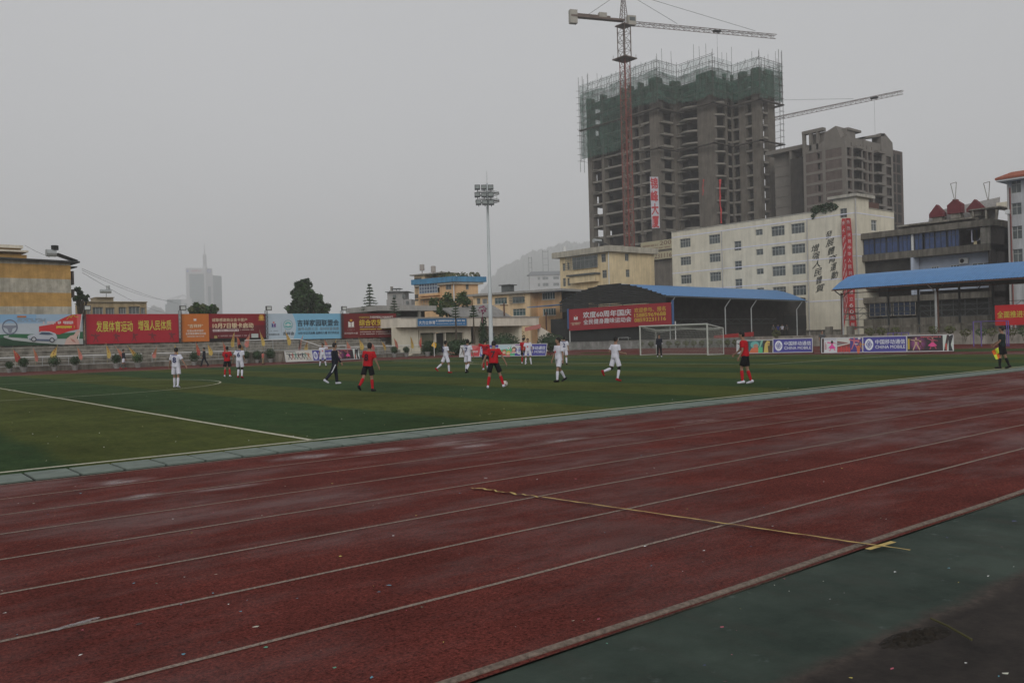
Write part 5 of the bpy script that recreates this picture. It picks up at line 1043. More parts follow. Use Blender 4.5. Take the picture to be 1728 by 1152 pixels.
mb.hexa([RFc.pt(r(1500), z_top, .1), RFc.pt(r(1514), z_top, .1), RFc.pt(r(1514), z_top, -3), RFc.pt(r(1500), z_top, -3), RFc.pt(r(1500), zz(1500, 227), .1), RFc.pt(r(1513), zz(1513, 243), .1), RFc.pt(r(1513), zz(1513, 243), -3), RFc.pt(r(1500), zz(1500, 227), -3)])
mb.build('roof_frame', frm, t_)
# ---- cream house with cage balconies
HU = onu  # corner at photo column 1032
hu = 116.4; hv = onu(1032, hu); LF = FU(hu); RF2 = Fac((hu, hv), 0); ycr = mat('yellow_cream', (.7, .57, .36), .92, .1, .8, .2, 12, .2, stain=.22)
t_ = thing('yellow_house', 'pale yellow corner house with caged balconies behind the arched canopy', 'building', (hu, hv, 0)); s = LF.s_; r = RF2.s_
zc = LF.hit(1032, 421)[1]; yl = lambda x, y: LF.hit(x, y)[1]; yr = lambda x, y: RF2.hit(x, y)[1]
hl = [(s(952), s(957), yl(954, 457), yl(954, 444)), (s(960), s(964), yl(962, 455), yl(962, 442.5)), (s(952), s(957), yl(954, 483), yl(954, 469)), (s(960), s(965), yl(962, 482), yl(962, 469)), (s(1017.5), s(1025.5), yl(1021, 442), yl(1021, 428)), (s(1018.5), s(1026.5), yl(1021, 469), yl(1021, 455.5)), (s(952.5), s(957.5), yl(954, 510), yl(954, 497))]
hr = [(r(1058), r(1064.5), yr(1061, 440.5), yr(1061, 428)), (r(1059), r(1065.5), yr(1061, 467.5), yr(1061, 455))]
mb = MB(); wall_holes(mb, LF, s(948), s(1032), 0, zc-.3, hl, .3); wall_holes(mb, RF2, .302, r(1107), 0, zc-.3, hr, .3); mb.build('wall', ycr, t_)
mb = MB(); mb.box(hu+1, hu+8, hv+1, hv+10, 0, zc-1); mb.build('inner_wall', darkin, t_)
for w in hl: window(LF, *w, t_, wframe, glass, 1, 1, -.14, .06)
for w in hr: window(RF2, *w, t_, wframe, glass, 1, 1, -.14, .06)
mb = MB(); mb.fbox(LF, s(940), s(1032)+.9, zc-.35, zc+.75, -8, .9); mb.fbox(RF2, -.8, r(1109), zc-.34, zc+.74, -3, .85); mb.build('cornice', mat('cornice', (.45, .42, .35), .9, .15, 1, stain=.3), t_)
mb = MB(); mb.fbox(LF, s(971), s(1014), yl(990, 476.5), yl(990, 457), 0, 1.2); mb.fbox(LF, s(971), s(1014), yl(990, 515), yl(990, 489.5), 0, 1.2); mb.build('balcony', ycr, t_)
mb = MB(); mb.fbox(LF, s(968), s(1016), yl(990, 464)-.1, yl(990, 463)+.1, 0, 1.6); mb.build('awning', steel, t_)
cg = MB(); s0, s1 = s(967.5), s(1012.5); z0, z1 = yl(990, 453), yl(990, 431.5)
for i in range(17): a = s0+(s1-s0)*i/16; cg.tube(LF.pt(a, z0, 1.7), LF.pt(a, z1, 1.5), .03, n=3)
for i in range(7): a = z0+(z1-z0)*i/6; cg.tube(LF.pt(s0, a, 1.65), LF.pt(s1, a, 1.65), .035, n=3); cg.tube(LF.pt(s0, a, 1.65), LF.pt(s0, a, 0), .03, n=3); cg.tube(LF.pt(s1, a, 1.65), LF.pt(s1, a, 0), .03, n=3)
cg.build('balcony_cage', steel, t_)
window(LF, s(971), s(1013), yl(990, 453), yl(990, 432), t_, wframe, glass, 5, 1, .3, .07); window(LF, s(971), s(1014), yl(990, 477), yl(990, 464.5), t_, wwhite, glass, 5, 1, 1.1, .08)
mb = MB(); mb.tube(LF.pt(s(1031), 0, .12), LF.pt(s(1031), zc-.3, .12), .1, n=5); mb.build('drain_pipe', white, t_)
def heater(F, px, py, sc=1.0, parent=None, flip=1):
    a, z = F.hit(px, py); t3 = thing('solar_water_heater', 'solar water heater with a tank on the roof of the yellow corner house', 'water heater', tuple(F.pt(a, z)))
    mb = MB(); c = F.pt(a, z+1.1*sc, 0); mb.tube(c-F.n*1.0*sc, c+F.n*1.0*sc, .38*sc, n=10); mb.build('tank', galv, t3)
    mb = MB(); mb.add([F.pt(a+.3*flip, z+1.0*sc, 1), F.pt(a+.3*flip, z+1.0*sc, -1), F.pt(a+2.4*flip*sc, z+.05, -1), F.pt(a+2.4*flip*sc, z+.05, 1)], [(0, 1, 2, 3)]); mb.build('collector', darkin, t3)
    mb = MB(); 
    for o in (-.8, .8): mb.tube(F.pt(a, z, o), F.pt(a, z+1, o), .04, n=4); mb.tube(F.pt(a, z+.9, o), F.pt(a+2.4*flip*sc, z, o), .04, n=4)
    mb.build('stand', steel, t3); return t3
Fh = FU(hu+3); heater(Fh, 1008, 416)
q = Fh.hit(953, 427); mb = MB(); mb.tube(Fh.pt(q[0], q[1]-1.5), Fh.pt(q[0], q[1]), .06, n=4); mb.tube(Fh.pt(q[0], q[1]), Fh.pt(q[0], q[1]+1.3), .32, n=8); tag(mb.build('water_tank', white), 'small white tank on a stand on the left roof edge of the yellow corner house', 'water tank')
# ---- orange row houses
ora = mat('orange_render', (.66, .43, .24), .92, .12, .8, .2, 12, .2, stain=.2); ora2 = mat('pale_orange_render', (.7, .52, .32), .92, .12, .8, .2, 12, .2, stain=.2)
q0 = P(945, hor(945), 138); AO = Fac((q0.x, q0.y), ang=103.6-180)
t_ = thing('row_house', 'orange and cream two storey row house with teal windows', 'building', (q0.x, q0.y, 0)); s = AO.s_; yo = lambda x, y: AO.hit(x, y)[1]
zt = yo(900, 493.5)
wn = [(s(x0), s(x1), yo(880, y1), yo(880, y0)) for x0, x1, y0, y1 in ((836, 857, 500, 511), (866, 887, 500, 510.5), (866.5, 888, 520.5, 532.5))]
mb = MB(); wall_holes(mb, AO, s(800), s(896), 0, zt, wn+[(s(806), s(812), yo(809, 513), yo(809, 503)), (s(815), s(824), yo(820, 513), yo(820, 504))], .3); mb.build('wall', ora2, t_)
AO2 = Fac(tuple(AO.pt(0, 0, -2.2))[:2], ang=103.6-180); s2 = AO2.s_; y2 = lambda x, y: AO2.hit(x, y)[1]
w2 = [(s2(916.5), s2(938), y2(927, 505), y2(927, 493)), (s2(917), s2(939), y2(927, 532), y2(927, 520))]
mb = MB(); wall_holes(mb, AO2, s2(896), s2(948), 0, zt, w2, .3); mb.fbox(AO, s(896)-.3, s(896), 0, zt, -2.2, -.3); mb.build('side_wall', ora, t_)
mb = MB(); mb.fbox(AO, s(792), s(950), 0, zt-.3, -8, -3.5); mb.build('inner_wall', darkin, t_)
for w in wn: window(AO, *w, t_, wframe, glasst, 3, 1, -.1, .08, sill=cream2)
for w in w2: window(AO2, *w, t_, wwhite, glasst, 4, 0, -.1, .08, sill=cream2)
window(AO, s(806), s(812), yo(809, 513), yo(809, 503), t_, wframe, glass, 1, 0); window(AO, s(815), s(824), yo(820, 513), yo(820, 504), t_, wwhite, glass, 3, 0)
mb = MB(); mb.fbox(AO, s(792), s(952), zt, zt+.35, -9, .7); mb.build('roof', mat('grey_edge', (.3, .29, .27), .8, .2), t_)
mb = MB(); a = s(847); mb.fbox(AO, a-1, a+.6, zt+.35, zt+1.6, -3, -1.5); mb.fbox(AO, a-1.4, a+1, zt+1.6, zt+1.75, -3.3, -1.2); mb.build('chimney', steel, t_)
cgm = MB(); s0, s1, z0, z1 = s(865), s(888), yo(877, 511.5), yo(877, 498)
for i in range(15): a = s0+(s1-s0)*i/14; cgm.tube(AO.pt(a, z0, .7), AO.pt(a, z1, .7), .03, n=3)
for i in range(4): a = z0+(z1-z0)*i/3; cgm.tube(AO.pt(s0, a, .7), AO.pt(s1, a, .7), .03, n=3); cgm.tube(AO.pt(s0, a, .7), AO.pt(s0, a, 0), .03, n=3); cgm.tube(AO.pt(s1, a, .7), AO.pt(s1, a, 0), .03, n=3)
cgm.build('window_cage', steel, t_)
# orange villa with the blue parapet
q0 = P(769, hor(769), 150); VL = Fac((q0.x, q0.y), ang=-78); VR = Fac((q0.x, q0.y), ang=-8); s = VL.s_; r = VR.s_; yv = lambda x, y: VL.hit(x, y)[1]; yw = lambda x, y: VR.hit(x, y)[1]
t_ = thing('orange_villa', 'orange villa with a bright blue parapet and glazed balcony', 'building', (q0.x, q0.y, 0))
z_p0, z_p1 = yv(769, 476.5), yv(769, 466.5)
hl = [(s(754), s(764), yv(759, 488.5), yv(759, 479)), (s(716), s(744), yv(730, 494.5), yv(730, 478))]; hr = [(r(788.5), r(793.5), yw(791, 488.5), yw(791, 479))]
mb = MB(); wall_holes(mb, VL, s(708), 0, 0, z_p0, hl, .3); wall_holes(mb, VR, .302, r(809), 0, z_p0, hr, .3); mb.build('wall', ora, t_)
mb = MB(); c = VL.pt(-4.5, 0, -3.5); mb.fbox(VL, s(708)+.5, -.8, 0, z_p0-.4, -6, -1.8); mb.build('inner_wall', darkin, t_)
for w in hl[:1]: window(VL, *w, t_, wframe, glass, 1, 0, -.1, .07)
window(VL, s(714), s(745), yv(730, 495), yv(730, 477.5), t_, mat('pale_mullion', (.35, .4, .44), .5, .1), mat('balcony_glass', (.08, .11, .17), .2, .5, .8, spec=.6), 6, 2, .7, .1)
mb = MB(); mb.fbox(VL, s(713), s(746), yv(730, 499), yv(730, 495), 0, .75); mb.fbox(VL, s(712), s(750), yv(730, 503.5), yv(730, 502.5), 0, 1.4); mb.build('balcony', ora, t_)
for w in hr: window(VR, *w, t_, wframe, glass, 1, 0, -.1, .07)
window(VL, s(712), s(743), yv(730, 514), yv(730, 504.5), t_, wframe, glass, 5, 0, .02, .08)
bp_ = mat('parapet_blue', (.07, .24, .42), .7, .15, 1, stain=.25); mb = MB(); mb.fbox(VL, s(703), 1.0, z_p0+.1, z_p1, -.3, 1.0); mb.fbox(VR, -.9, r(809)+1.2, z_p0+.11, z_p1+.0, -.3, .98); mb.build('parapet', bp_, t_)
mb = MB(); mb.fbox(VL, s(705), .6, z_p0-.25, z_p0+.09, -.3, .6); mb.fbox(VR, -.5, r(809)+.8, z_p0-.26, z_p0+.1, -6, .58); mb.build('cornice', cream2, t_)
mb = MB(); mb.fbox(VL, s(694), s(712), 0, yv(703, 464), -4, -1.2); mb.fbox(VL, s(712)-1, s(740), z_p1-.5, yv(703, 464), -5, -3); mb.build('stair_tower', ora2, t_)
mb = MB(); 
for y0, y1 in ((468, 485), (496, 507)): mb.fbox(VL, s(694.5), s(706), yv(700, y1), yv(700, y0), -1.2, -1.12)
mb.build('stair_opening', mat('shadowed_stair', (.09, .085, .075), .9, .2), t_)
mb = MB(); mb.fbox(VL, s(690), s(745), yv(703, 464), yv(703, 462), -5, -.6); mb.build('roof_slab', con, t_)
mb = MB(); mb.tube(VL.pt(0, 0, .15), VL.pt(0, z_p0-.3, .15), .1, n=5); mb.build('drain_pipe', white, t_)
for k, px in enumerate((696, 715)):
    a, z = VL.hit(px, 461); mb = MB(); mb.tube(VL.pt(a, z, -2.5), VL.pt(a, z+.6, -2.5), .08, n=4); mb.tube(VL.pt(a, z+.6-(.3 if k else 0), -2.5), VL.pt(a, z+1.7-(.3 if k else 0), -2.5), .45, n=8)
    tag(mb.build('water_tank', mat('tank_grey', (.33, .3, .28), .7, .2)), ('left' if k == 0 else 'right')+' of the two round water tanks on the roof of the orange villa', 'water tank')
mb = MB(); rg = random.Random(44)
for px, w_, h_ in ((737, 10, 6), (748, 12, 5), (776, 22, 4), (786, 14, 6), (803, 8, 7), (812, 6, 5), (722, 8, 3)): a, z = (VL.hit(px, 466) if px < 769 else VR.hit(px, 467)); F = VL if px < 769 else VR; leafball(mb, F.pt(a, z+.3, -1.4), .9, 90, .3, rg, sq=(w_/10, w_/10, h_/9), m=None); 
tag(mb.build('roof_garden', leafm[2]), 'line of olive bushes growing on the roof of the orange villa', 'bush')
# ---- pale gym roofs behind the pavilion
tile = mat('grey_strip_roof', (.3, .295, .285), .8, .2, 2)
F = FV(96); s = F.s_; yy = lambda x, y: F.hit(x, y)[1]
t_ = thing('grey_roofed_hall', 'low hall with a sloping pale grey strip roof behind the pavilion', 'building', tuple(F.pt(s(800), 0)))
q = [F.pt(s(768), yy(800, 534), 0), F.pt(s(864), yy(800, 534), 0), F.pt(s(850), yy(850, 513)+.2, -3), F.pt(s(768), yy(800, 516)-.2, -3)]
mb = MB(); n = 10
for i in range(n): f, g_ = i/n, (i+.9)/n; o = Vector((0, 0, .08)); a0, a1, a2, a3 = q[0].lerp(q[3], f), q[1].lerp(q[2], f), q[1].lerp(q[2], g_), q[0].lerp(q[3], g_); mb.add([a0+o, a1+o, a2, a3, a0, a1], [(0, 1, 2, 3), (4, 5, 1, 0)])
mb.add([v-Vector((0, 0, .15)) for v in q], [(0, 1, 2, 3)]); mb.build('roof', tile, t_)
mb = MB(); mb.fbox(F, s(768), s(862), 0, yy(800, 535), -4, -.2); mb.build('wall', con, t_)
mb = MB(); a = s(847.5); mb.tube(F.pt(a, yy(847, 533), .6), F.pt(a, yy(847, 511), .6), .12, n=5); mb.tube(F.pt(a-.7, yy(847, 515.5), .6), F.pt(a+.7, yy(847, 515.5), .6), .08, n=4); mb.build('roof_post', rust, t_)
F = FU(108); s = F.s_; yy = lambda x, y: F.hit(x, y)[1]
t_ = thing('grey_roofed_hall', 'low grey slatted shed with a strip window between the pavilion and the arched canopy', 'building', tuple(F.pt(s(930), 0)))
mb = MB(); z0, z1 = yy(930, 549), yy(930, 530.5)
for i in range(9): a = z0+(z1-z0)*i/9; mb.fbox(F, s(905), s(962), a, a+(z1-z0)/9-.04, -.3, -.01*i)
mb.fbox(F, s(905), s(962), 0, z1-.1, -1, -.4); mb.build('cladding', tile, t_); window(F, s(921), s(957), yy(930, 554), yy(930, 549.5), t_, wwhite, glass, 3, 0, .05, .08); mb = MB(); mb.fbox(F, s(905), s(962), 0, yy(930, 555), -.3, .0); mb.build('dark_base', brick, t_)
F = FV(100); s = F.s_; yy = lambda x, y: F.hit(x, y)[1]
t_ = thing('flat_roofed_annex', 'pale flat roofed annex with an open dark ground floor behind the market billboard', 'building', tuple(F.pt(s(700), 0)))
mb = MB(); mb.fbox(F, s(640), s(738), yy(690, 524), yy(690, 515.5), -9, 0); mb.build('fascia', mat('annex_grey', (.36, .35, .33), .85, .15, 1, stain=.2), t_)
mb = MB(); mb.fbox(F, s(640), s(738), 0, yy(690, 524), -8, -3); mb.build('wall', brick, t_)
mb = MB(); mb.fbox(F, s(710), s(713), 0, yy(690, 524), -.6, -.2); mb.build('column', con, t_)
mb = MB(); mb.fbox(F, s(676), s(696), yy(690, 532), yy(690, 528), -2.9, -2.8); mb.build('window', glass, t_)
# clutter of pale houses behind the conifers
F = Fac(tuple(P(660, hor(660), 230))[:2], ang=-45); s = F.s_; yy = lambda x, y: F.hit(x, y)[1]
t_ = thing('hillside_house', 'hazy grey stepped house with a rooftop pergola behind the pointed conifers', 'building', tuple(F.pt(s(665), 0)))
hzc = mat('hazy_render', (.3, .29, .28), .9, .2, .5); mb = MB()
for x0, x1, y in ((648, 700, 515), (652, 694, 505), (654, 681, 493), (657, 672, 490)): mb.fbox(F, s(x0), s(x1), 0, yy(665, y), -8, -1-(y-490)*.02)
mb.build('wall', hzc, t_); mb = MB(); mb.fbox(F, s(652), s(690), yy(665, 492.6), yy(665, 491.6), -8, 0); mb.fbox(F, s(661), s(675), yy(665, 487), yy(665, 486), -5, -1)
for x in (661, 668, 674): mb.fbox(F, s(x), s(x+.7), yy(665, 491), yy(665, 487), -2, -1.8)
mb.build('roof', steel, t_); mb = MB()
for x0, x1, y0, y1 in ((664, 669, 497, 502), (680, 684, 497, 503), (686, 690, 508, 513)): mb.fbox(F, s(x0), s(x1), yy(665, y1), yy(665, y0), -1.2, -.6)
mb.build('window', glass, t_); mb = MB(); mb.tube(F.pt(s(659), yy(665, 491), -3), F.pt(s(659), yy(665, 482), -3), .4, n=6); mb.build('water_tank', con, t_)
# ---- left edge: striped gable house
F = Fac(tuple(P(123, hor(123), 96))[:2], ang=2.0); s = F.s_; yy = lambda x, y: F.hit(x, y)[1]
stp = [(mat('ochre_band', (.48, .29, .1), .95, .22, 1.6, .5, 10, .1, stain=.2), mat('grey_band', (.46, .43, .36), .95, .25, 1.6, .5, 10, .1, stain=.35))][0]
t_ = thing('striped_house', 'gable wall with wide ochre and grey horizontal bands at the left edge', 'building', tuple(F.pt(0, 0)))
zs = [yy(60, y) for y in (438, 446, 470, 493.5, 517, 545)]
mb = MB(); cs_ = [stp[1], stp[0], stp[1], stp[0], stp[1]]
for i in range(5): mb.fbox(F, s(-60), 0, zs[i+1], zs[i], -9-.0*i, 0, cs_[i])
mb.fbox(F, s(-60), 0, 0, zs[5], -9, 0, stp[1]); mb.build('gable_wall', None, t_)
mb = MB(); slb = [F.pt(s(-60), yy(0, 433.5), .6), F.pt(s(136.5), yy(135, 441.5), .6), F.pt(s(136.5), yy(135, 441.5), -9), F.pt(s(-60), yy(0, 433.5), -9)]; mb.hexa([v-Vector((0, 0, .18)) for v in slb]+slb); mb.build('roof', mat('slate_dark', (.05, .05, .05), .9, .2), t_)
mb = MB(); mb.fbox(F, 0.02, s(128), 0, yy(125, 446), -9, -1.5); mb.fbox(F, s(128), s(134.5), 0, yy(130, 447), -9, -3); mb.build('rear_wing', mat('sooty_brick', (.07, .055, .045), .95, .4, 1.2, .4, 20, .1, stain=.4), t_)
mb = MB(); mb.fbox(F, s(129), s(142), yy(135, 449), yy(135, 447.3), -7, -1.8); mb.build('side_roof', steel, t_)
mb = MB(); 
for y0, y1 in ((455, 478), (486, 500)): mb.fbox(F, s(134), s(137.5), yy(135, y1), yy(135, y0), -5, -2.2)
mb.build('caged_balcony', mat('cage_grey', (.2, .17, .16), .9, .4, 2), t_)
mb = MB(); F2 = Fac(tuple(F.pt(0, 0, -14))[:2], ang=2.0)
mb.fbox(F2, F2.s_(-40), F2.s_(40), 0, F2.hit(20, 419)[1], -8, 0); mb.fbox(F2, F2.s_(-40), F2.s_(48), 0, F2.hit(20, 430)[1], -8, .5); o = mb.build('rear_house', stp[0], None); tag(o, 'ochre stepped upper storey rising behind the striped gable wall', 'building')
mb = MB(); mb.fbox(F2, F2.s_(-40), F2.s_(42), F2.hit(20, 419)[1], F2.hit(20, 414)[1], -9, .6); mb.fbox(F2, F2.s_(-40), F2.s_(49), F2.hit(20, 426)[1], F2.hit(20, 423)[1], -9, 1.2); mb.build('cornice', cream2, o)
a, z = F.hit(92, 437); t3 = thing('solar_water_heater', 'solar water heater with round tank on the slate roof of the striped house', 'water heater', tuple(F.pt(a, z, -1)))
mb = MB(); mb.tube(F.pt(a-.6, z+.75, -1), F.pt(a+.4, z+.75, -1), .42, n=10); mb.build('tank', galv, t3); mb = MB(); mb.tube(F.pt(a+.3, z+1.1, -1), F.pt(a+.3, z+1.6, -1), .38, n=8); mb.build('header_tank', darkin, t3)
mb = MB(); mb.add([F.pt(a+.5, z+.75, -.5), F.pt(a+2.6, z, -.5), F.pt(a+2.6, z, -2.2), F.pt(a+.5, z+.75, -2.2)], [(0, 1, 2, 3)]); mb.add([F.pt(a+.5, z+.6, -.5), F.pt(a+2.6, z-.1, -.5), F.pt(a+2.6, z-.1, -2.2), F.pt(a+.5, z+.6, -2.2)], [(3, 2, 1, 0)]); mb.build('collector', steel, t3)
# small house beyond
F = Fac(tuple(P(200, hor(200), 150))[:2], ang=-2); s = F.s_; yy = lambda x, y: F.hit(x, y)[1]
t_ = thing('flat_roofed_house', 'tan flat roofed house with dark window openings above the red slogan board', 'building', tuple(F.pt(s(200), 0)))
wn = [(s(x0), s(x1), yy(200, y1), yy(200, y0)) for x0, x1, y0, y1 in ((148, 155, 519, 531), (158, 176, 518, 532), (180, 195, 519, 532), (202, 215, 518, 530), (219, 238, 517, 530), (239, 247, 519, 530))]
mb = MB(); wall_holes(mb, F, s(145), s(249.5), 0, yy(200, 510), wn, .3); mb.fbox(F, s(145), s(249.5), 0, yy(200, 511), -8, -3); mb.build('wall', mat('tan_render', (.38, .29, .17), .9, .15, .8, .2, 12, .1, stain=.3), t_)
for w in wn: window(F, *w, t_, wframe, glass, 2, 0, -.3, .1)
mb = MB(); mb.fbox(F, s(144), s(250), yy(200, 510), yy(200, 508.7), -8, .4); mb.fbox(F, s(166), s(196), yy(200, 509), yy(200, 502), -5, -1); mb.fbox(F, s(165), s(197), yy(200, 502), yy(200, 501), -5.5, -.5); mb.build('roof', mat('tan_edge', (.28, .23, .15), .9, .2), t_)
a, z = F.hit(184, 500); mb = MB(); mb.tube(F.pt(a-1, z+1, -2), F.pt(a+.8, z+1, -2), .35, n=8); mb.tube(F.pt(a, z, -2), F.pt(a, z+1, -2), .08, n=4); mb.tube(F.pt(a+.3, z+1.3, -2), F.pt(a+.3, z+2, -2), .3, n=8); tag(mb.build('water_tank', galv), 'small rooftop water tank on the tan flat roofed house', 'water tank')
# hazy office skyscraper with mast and its neighbour
d0 = 1900; q = P(350, hor(350), d0); F = Fac((q.x, q.y), ang=-28); F2 = Fac((q.x, q.y), ang=20); s = F.s_; s2 = F2.s_
zt = F.hit(350, 462)[1]; gl = mat('far_glass', (.045, .085, .09), .3, .3, .05); pl = mat('far_pale', (.36, .36, .37), .8, .1, .05)
t_ = thing('office_tower', 'hazy glass office tower with pale crown and rooftop mast in the far left distance', 'building', (q.x, q.y, 0))
mb = MB(); mb.fbox(F, s(317), 0, 0, zt, -60, 0); mb.fbox(F2, 0, s2(377), 0, zt*.985, -60, 0); mb.build('glass_body', gl, t_)
mb = MB(); mb.fbox(F, s(317), s(322.5), 0, zt, -2, .8); mb.fbox(F, s(347.5), 0.0, 0, zt, -2, 1.2); mb.fbox(F2, 0.0, s2(362), 0, zt, -2, .8); mb.build('pale_pier', pl, t_)
mb = MB(); mb.fbox(F2, s2(353), s2(358), 0, F.hit(350, 483)[1], 0, 1.2); mb.build('arched_window', gl, t_)
mb = MB(); zc = F.hit(350, 452)[1]; mb.fbox(F, s(317), s(350)-.0, zt+.05, zc, -24, 2); mb.fbox(F2, 0, s2(361), zt+.05, zc, -24, 2); cr_ = mb.build('crown', pl, t_)
b = Board(F.pt(s(317), zc, 2), F.pt(0, zc, 2), F.pt(0, zt, 2), F.pt(s(317), zt, 2), F.n); b.n = b.n*8; b.rows(.28, .82, .3, .7, 1, (.3, .05, .05), 1, 3); b.disc(.1, .5, .05, .22, (.05, .1, .35), 1, 12); b.done(t_)
b = Board(F2.pt(0, zc, 2), F2.pt(s2(361), zc, 2), F2.pt(s2(361), zt, 2), F2.pt(0, zt, 2), F2.n); b.n = b.n*8; b.disc(.45, .5, .3, .3, (.05, .1, .35), 1, 14); b.disc(.45, .5, .18, .18, (.4, .4, .45), 2, 14); b.done(t_)
mb = MB(); c = F.pt(s(348), zc, -12)
for i in range(16): z_ = zt*.0+i*zt/16; 
lattice(mb, c, c+Vector((0, 0, 31)), 4.6, 5, .8, rd=.5); mb.tube(c+Vector((0, 0, 31)), c+Vector((0, 0, 56)), 1.4, .4, n=5); mb.tube(c, c+Vector((0, 0, 14)), 5.8, 1.6, n=6); mb.build('mast', pl, t_)
mb = MB()
for i in range(1, 26): z_ = zt*i/26; mb.fbox(F, s(322.8), s(347.2), z_, z_+.7, 0, .25); mb.fbox(F2, s2(362.3), s2(377), z_, z_+.7, 0, .25)
mb.build('floor_bands', mat('far_band', (.1, .15, .16), .6, .1, .05), t_)
q = P(312, hor(312), d0*.97); F = Fac((q.x, q.y), ang=-24); s = F.s_; yy = lambda x, y: F.hit(x, y)[1]
t_ = thing('office_block', 'hazy glass block with a fan shaped roof frame beside the far office tower', 'building', (q.x, q.y, 0))
mb = MB(); mb.fbox(F, s(284), s(326), 0, yy(300, 505), -25, 0); mb.fbox(F, s(281), s(300), 0, yy(300, 513), -20, 3); mb.build('glass_body', gl, t_)
mb = MB(); mb.fbox(F, s(308), s(326), 0, yy(300, 505), -2, 1); pk = F.pt(s(311), yy(311, 497), -5); 
for x in (285, 292, 300, 311, 320, 327): mb.tube(pk, F.pt(s(x), yy(300, 505), 0), .8, n=4)
mb.build('roof_frame', pl, t_); mb = MB(); mb.fbox(F, s(313), s(318), 0, yy(315, 512), 1, 1.4); mb.build('arched_window', gl, t_)
# hazy white building at the hill foot, hill
q = P(920, hor(920), 760); F = Fac((q.x, q.y), ang=-38); s = F.s_; yy = lambda x, y: F.hit(x, y)[1]
t_ = thing('hazy_block', 'hazy white block with a pitched roof and antenna frames at the foot of the hill', 'building', (q.x, q.y, 0))
wn = [(s(x0), s(x1), yy(920, y1), yy(920, y0)) for y0, y1 in ((467, 472), (477.5, 483), (488, 493)) for x0, x1 in ((910, 914), (918, 928), (936, 946))]
mb = MB(); wall_holes(mb, F, s(896), s(952), 0, yy(920, 464), wn, .8); mb.fbox(F, s(896), s(952), 0, yy(920, 465), -12, -3); mb.build('wall', mat('far_white', (.42, .42, .42), .9, .1, .2), t_)
for w in wn: window(F, *w, t_, wframe, glass, 1, 0, -.4, .2)
mb = MB(); a = [F.pt(s(892), yy(920, 464), 1), F.pt(s(955), yy(920, 464), 1), F.pt(s(955), yy(920, 464), -12), F.pt(s(892), yy(920, 464), -12)]; c = [F.pt(s(899), yy(920, 457.5), -1), F.pt(s(955), yy(920, 457.5), -1), F.pt(s(955), yy(920, 457.5), -10), F.pt(s(899), yy(920, 457.5), -10)]; mb.hexa(a+c); mb.build('roof', mat('far_roof', (.16, .17, .18), .9, .1, .2), t_)
mb = MB(); z0 = yy(920, 458)
for x0, x1, h in ((896, 901, 17), (920, 929, 24)): 
    for i in range(4): zz = z0+h*i/4; mb.tube(F.pt(s(x0), zz, -5), F.pt(s(x1), zz, -5), .16, n=3)
    for x in (x0, x1): mb.tube(F.pt(s(x), z0, -5), F.pt(s(x), z0+h*.8, -5), .2, n=3)
mb.build('antenna_frame', steel, t_)
hill = mat('wooded_hill', (.085, .1, .075), .95, .5, .03, 1.0, .2, .1)
def hillside(cx_, cd, pts, name, depth=260):
    mb = MB(); n = 260; k = 10; vs = []; rg = random.Random(len(pts))
    for i in range(n+1):
        x = pts[0][0]+(pts[-1][0]-pts[0][0])*i/n
        for (a, b_), (c, d) in zip(pts, pts[1:]):
            if a <= x <= c: y = b_+(d-b_)*(x-a)/(c-a)
        y += 2.0*math.sin(x*.11)+1.2*math.sin(x*.43)+rg.uniform(-1.3, 1.3); top = P(x, y, cd)
        for j in range(k+1): f = j/k; p = P(x, hor(x), cd-depth*(1-f)); z = max(-1, top.z)*math.sin(f*math.pi/2)**1.3+(rg.uniform(-2.5, 2.5) if 0 < j < k else 0); vs.append((p.x, p.y, z if j else -1))
    mb.add(vs, [(i*(k+1)+j, (i+1)*(k+1)+j, (i+1)*(k+1)+j+1, i*(k+1)+j+1) for i in range(n) for j in range(k)]); struct(mb.build(name, hill))
hillside(0, 3000, [(760, 530), (800, 505), (850, 452), (875, 438), (900, 428), (930, 418), (960, 412), (1000, 408), (1060, 400), (1150, 420)], 'hill', 900)
hillside(0, 2300, [(225, 530), (250, 521), (262, 516), (280, 526), (300, 532)], 'hill', 200)
# overhead cables
cb_ = mat('cable_dark', (.05, .05, .05), .6, .1)
for k, (x0, y0, x1, y1, sg) in enumerate(((138, 453, 300, 512, 9), (138, 456, 292, 508, 14), (139, 460, 284, 530, 12), (42, 414, 84, 434, 1.5))):
    a, c = P(x0, y0, 98 if k < 3 else 108), P(x1, y1, 190 if k < 3 else 97); mb = MB(); n = 14; pts = [a.lerp(c, i/n)-Vector((0, 0, sg*.035*math.sin(math.pi*i/n)*1.6)) for i in range(n+1)]
    mb.path(pts, .02, 4); tag(mb.build('overhead_cable', cb_), ('topmost of the three cables running right from the striped house', 'middle of the three cables running right from the striped house', 'lowest of the three cables running right from the striped house', 'short cable above the slate roof of the striped house')[k], 'cable', 'overhead cables')
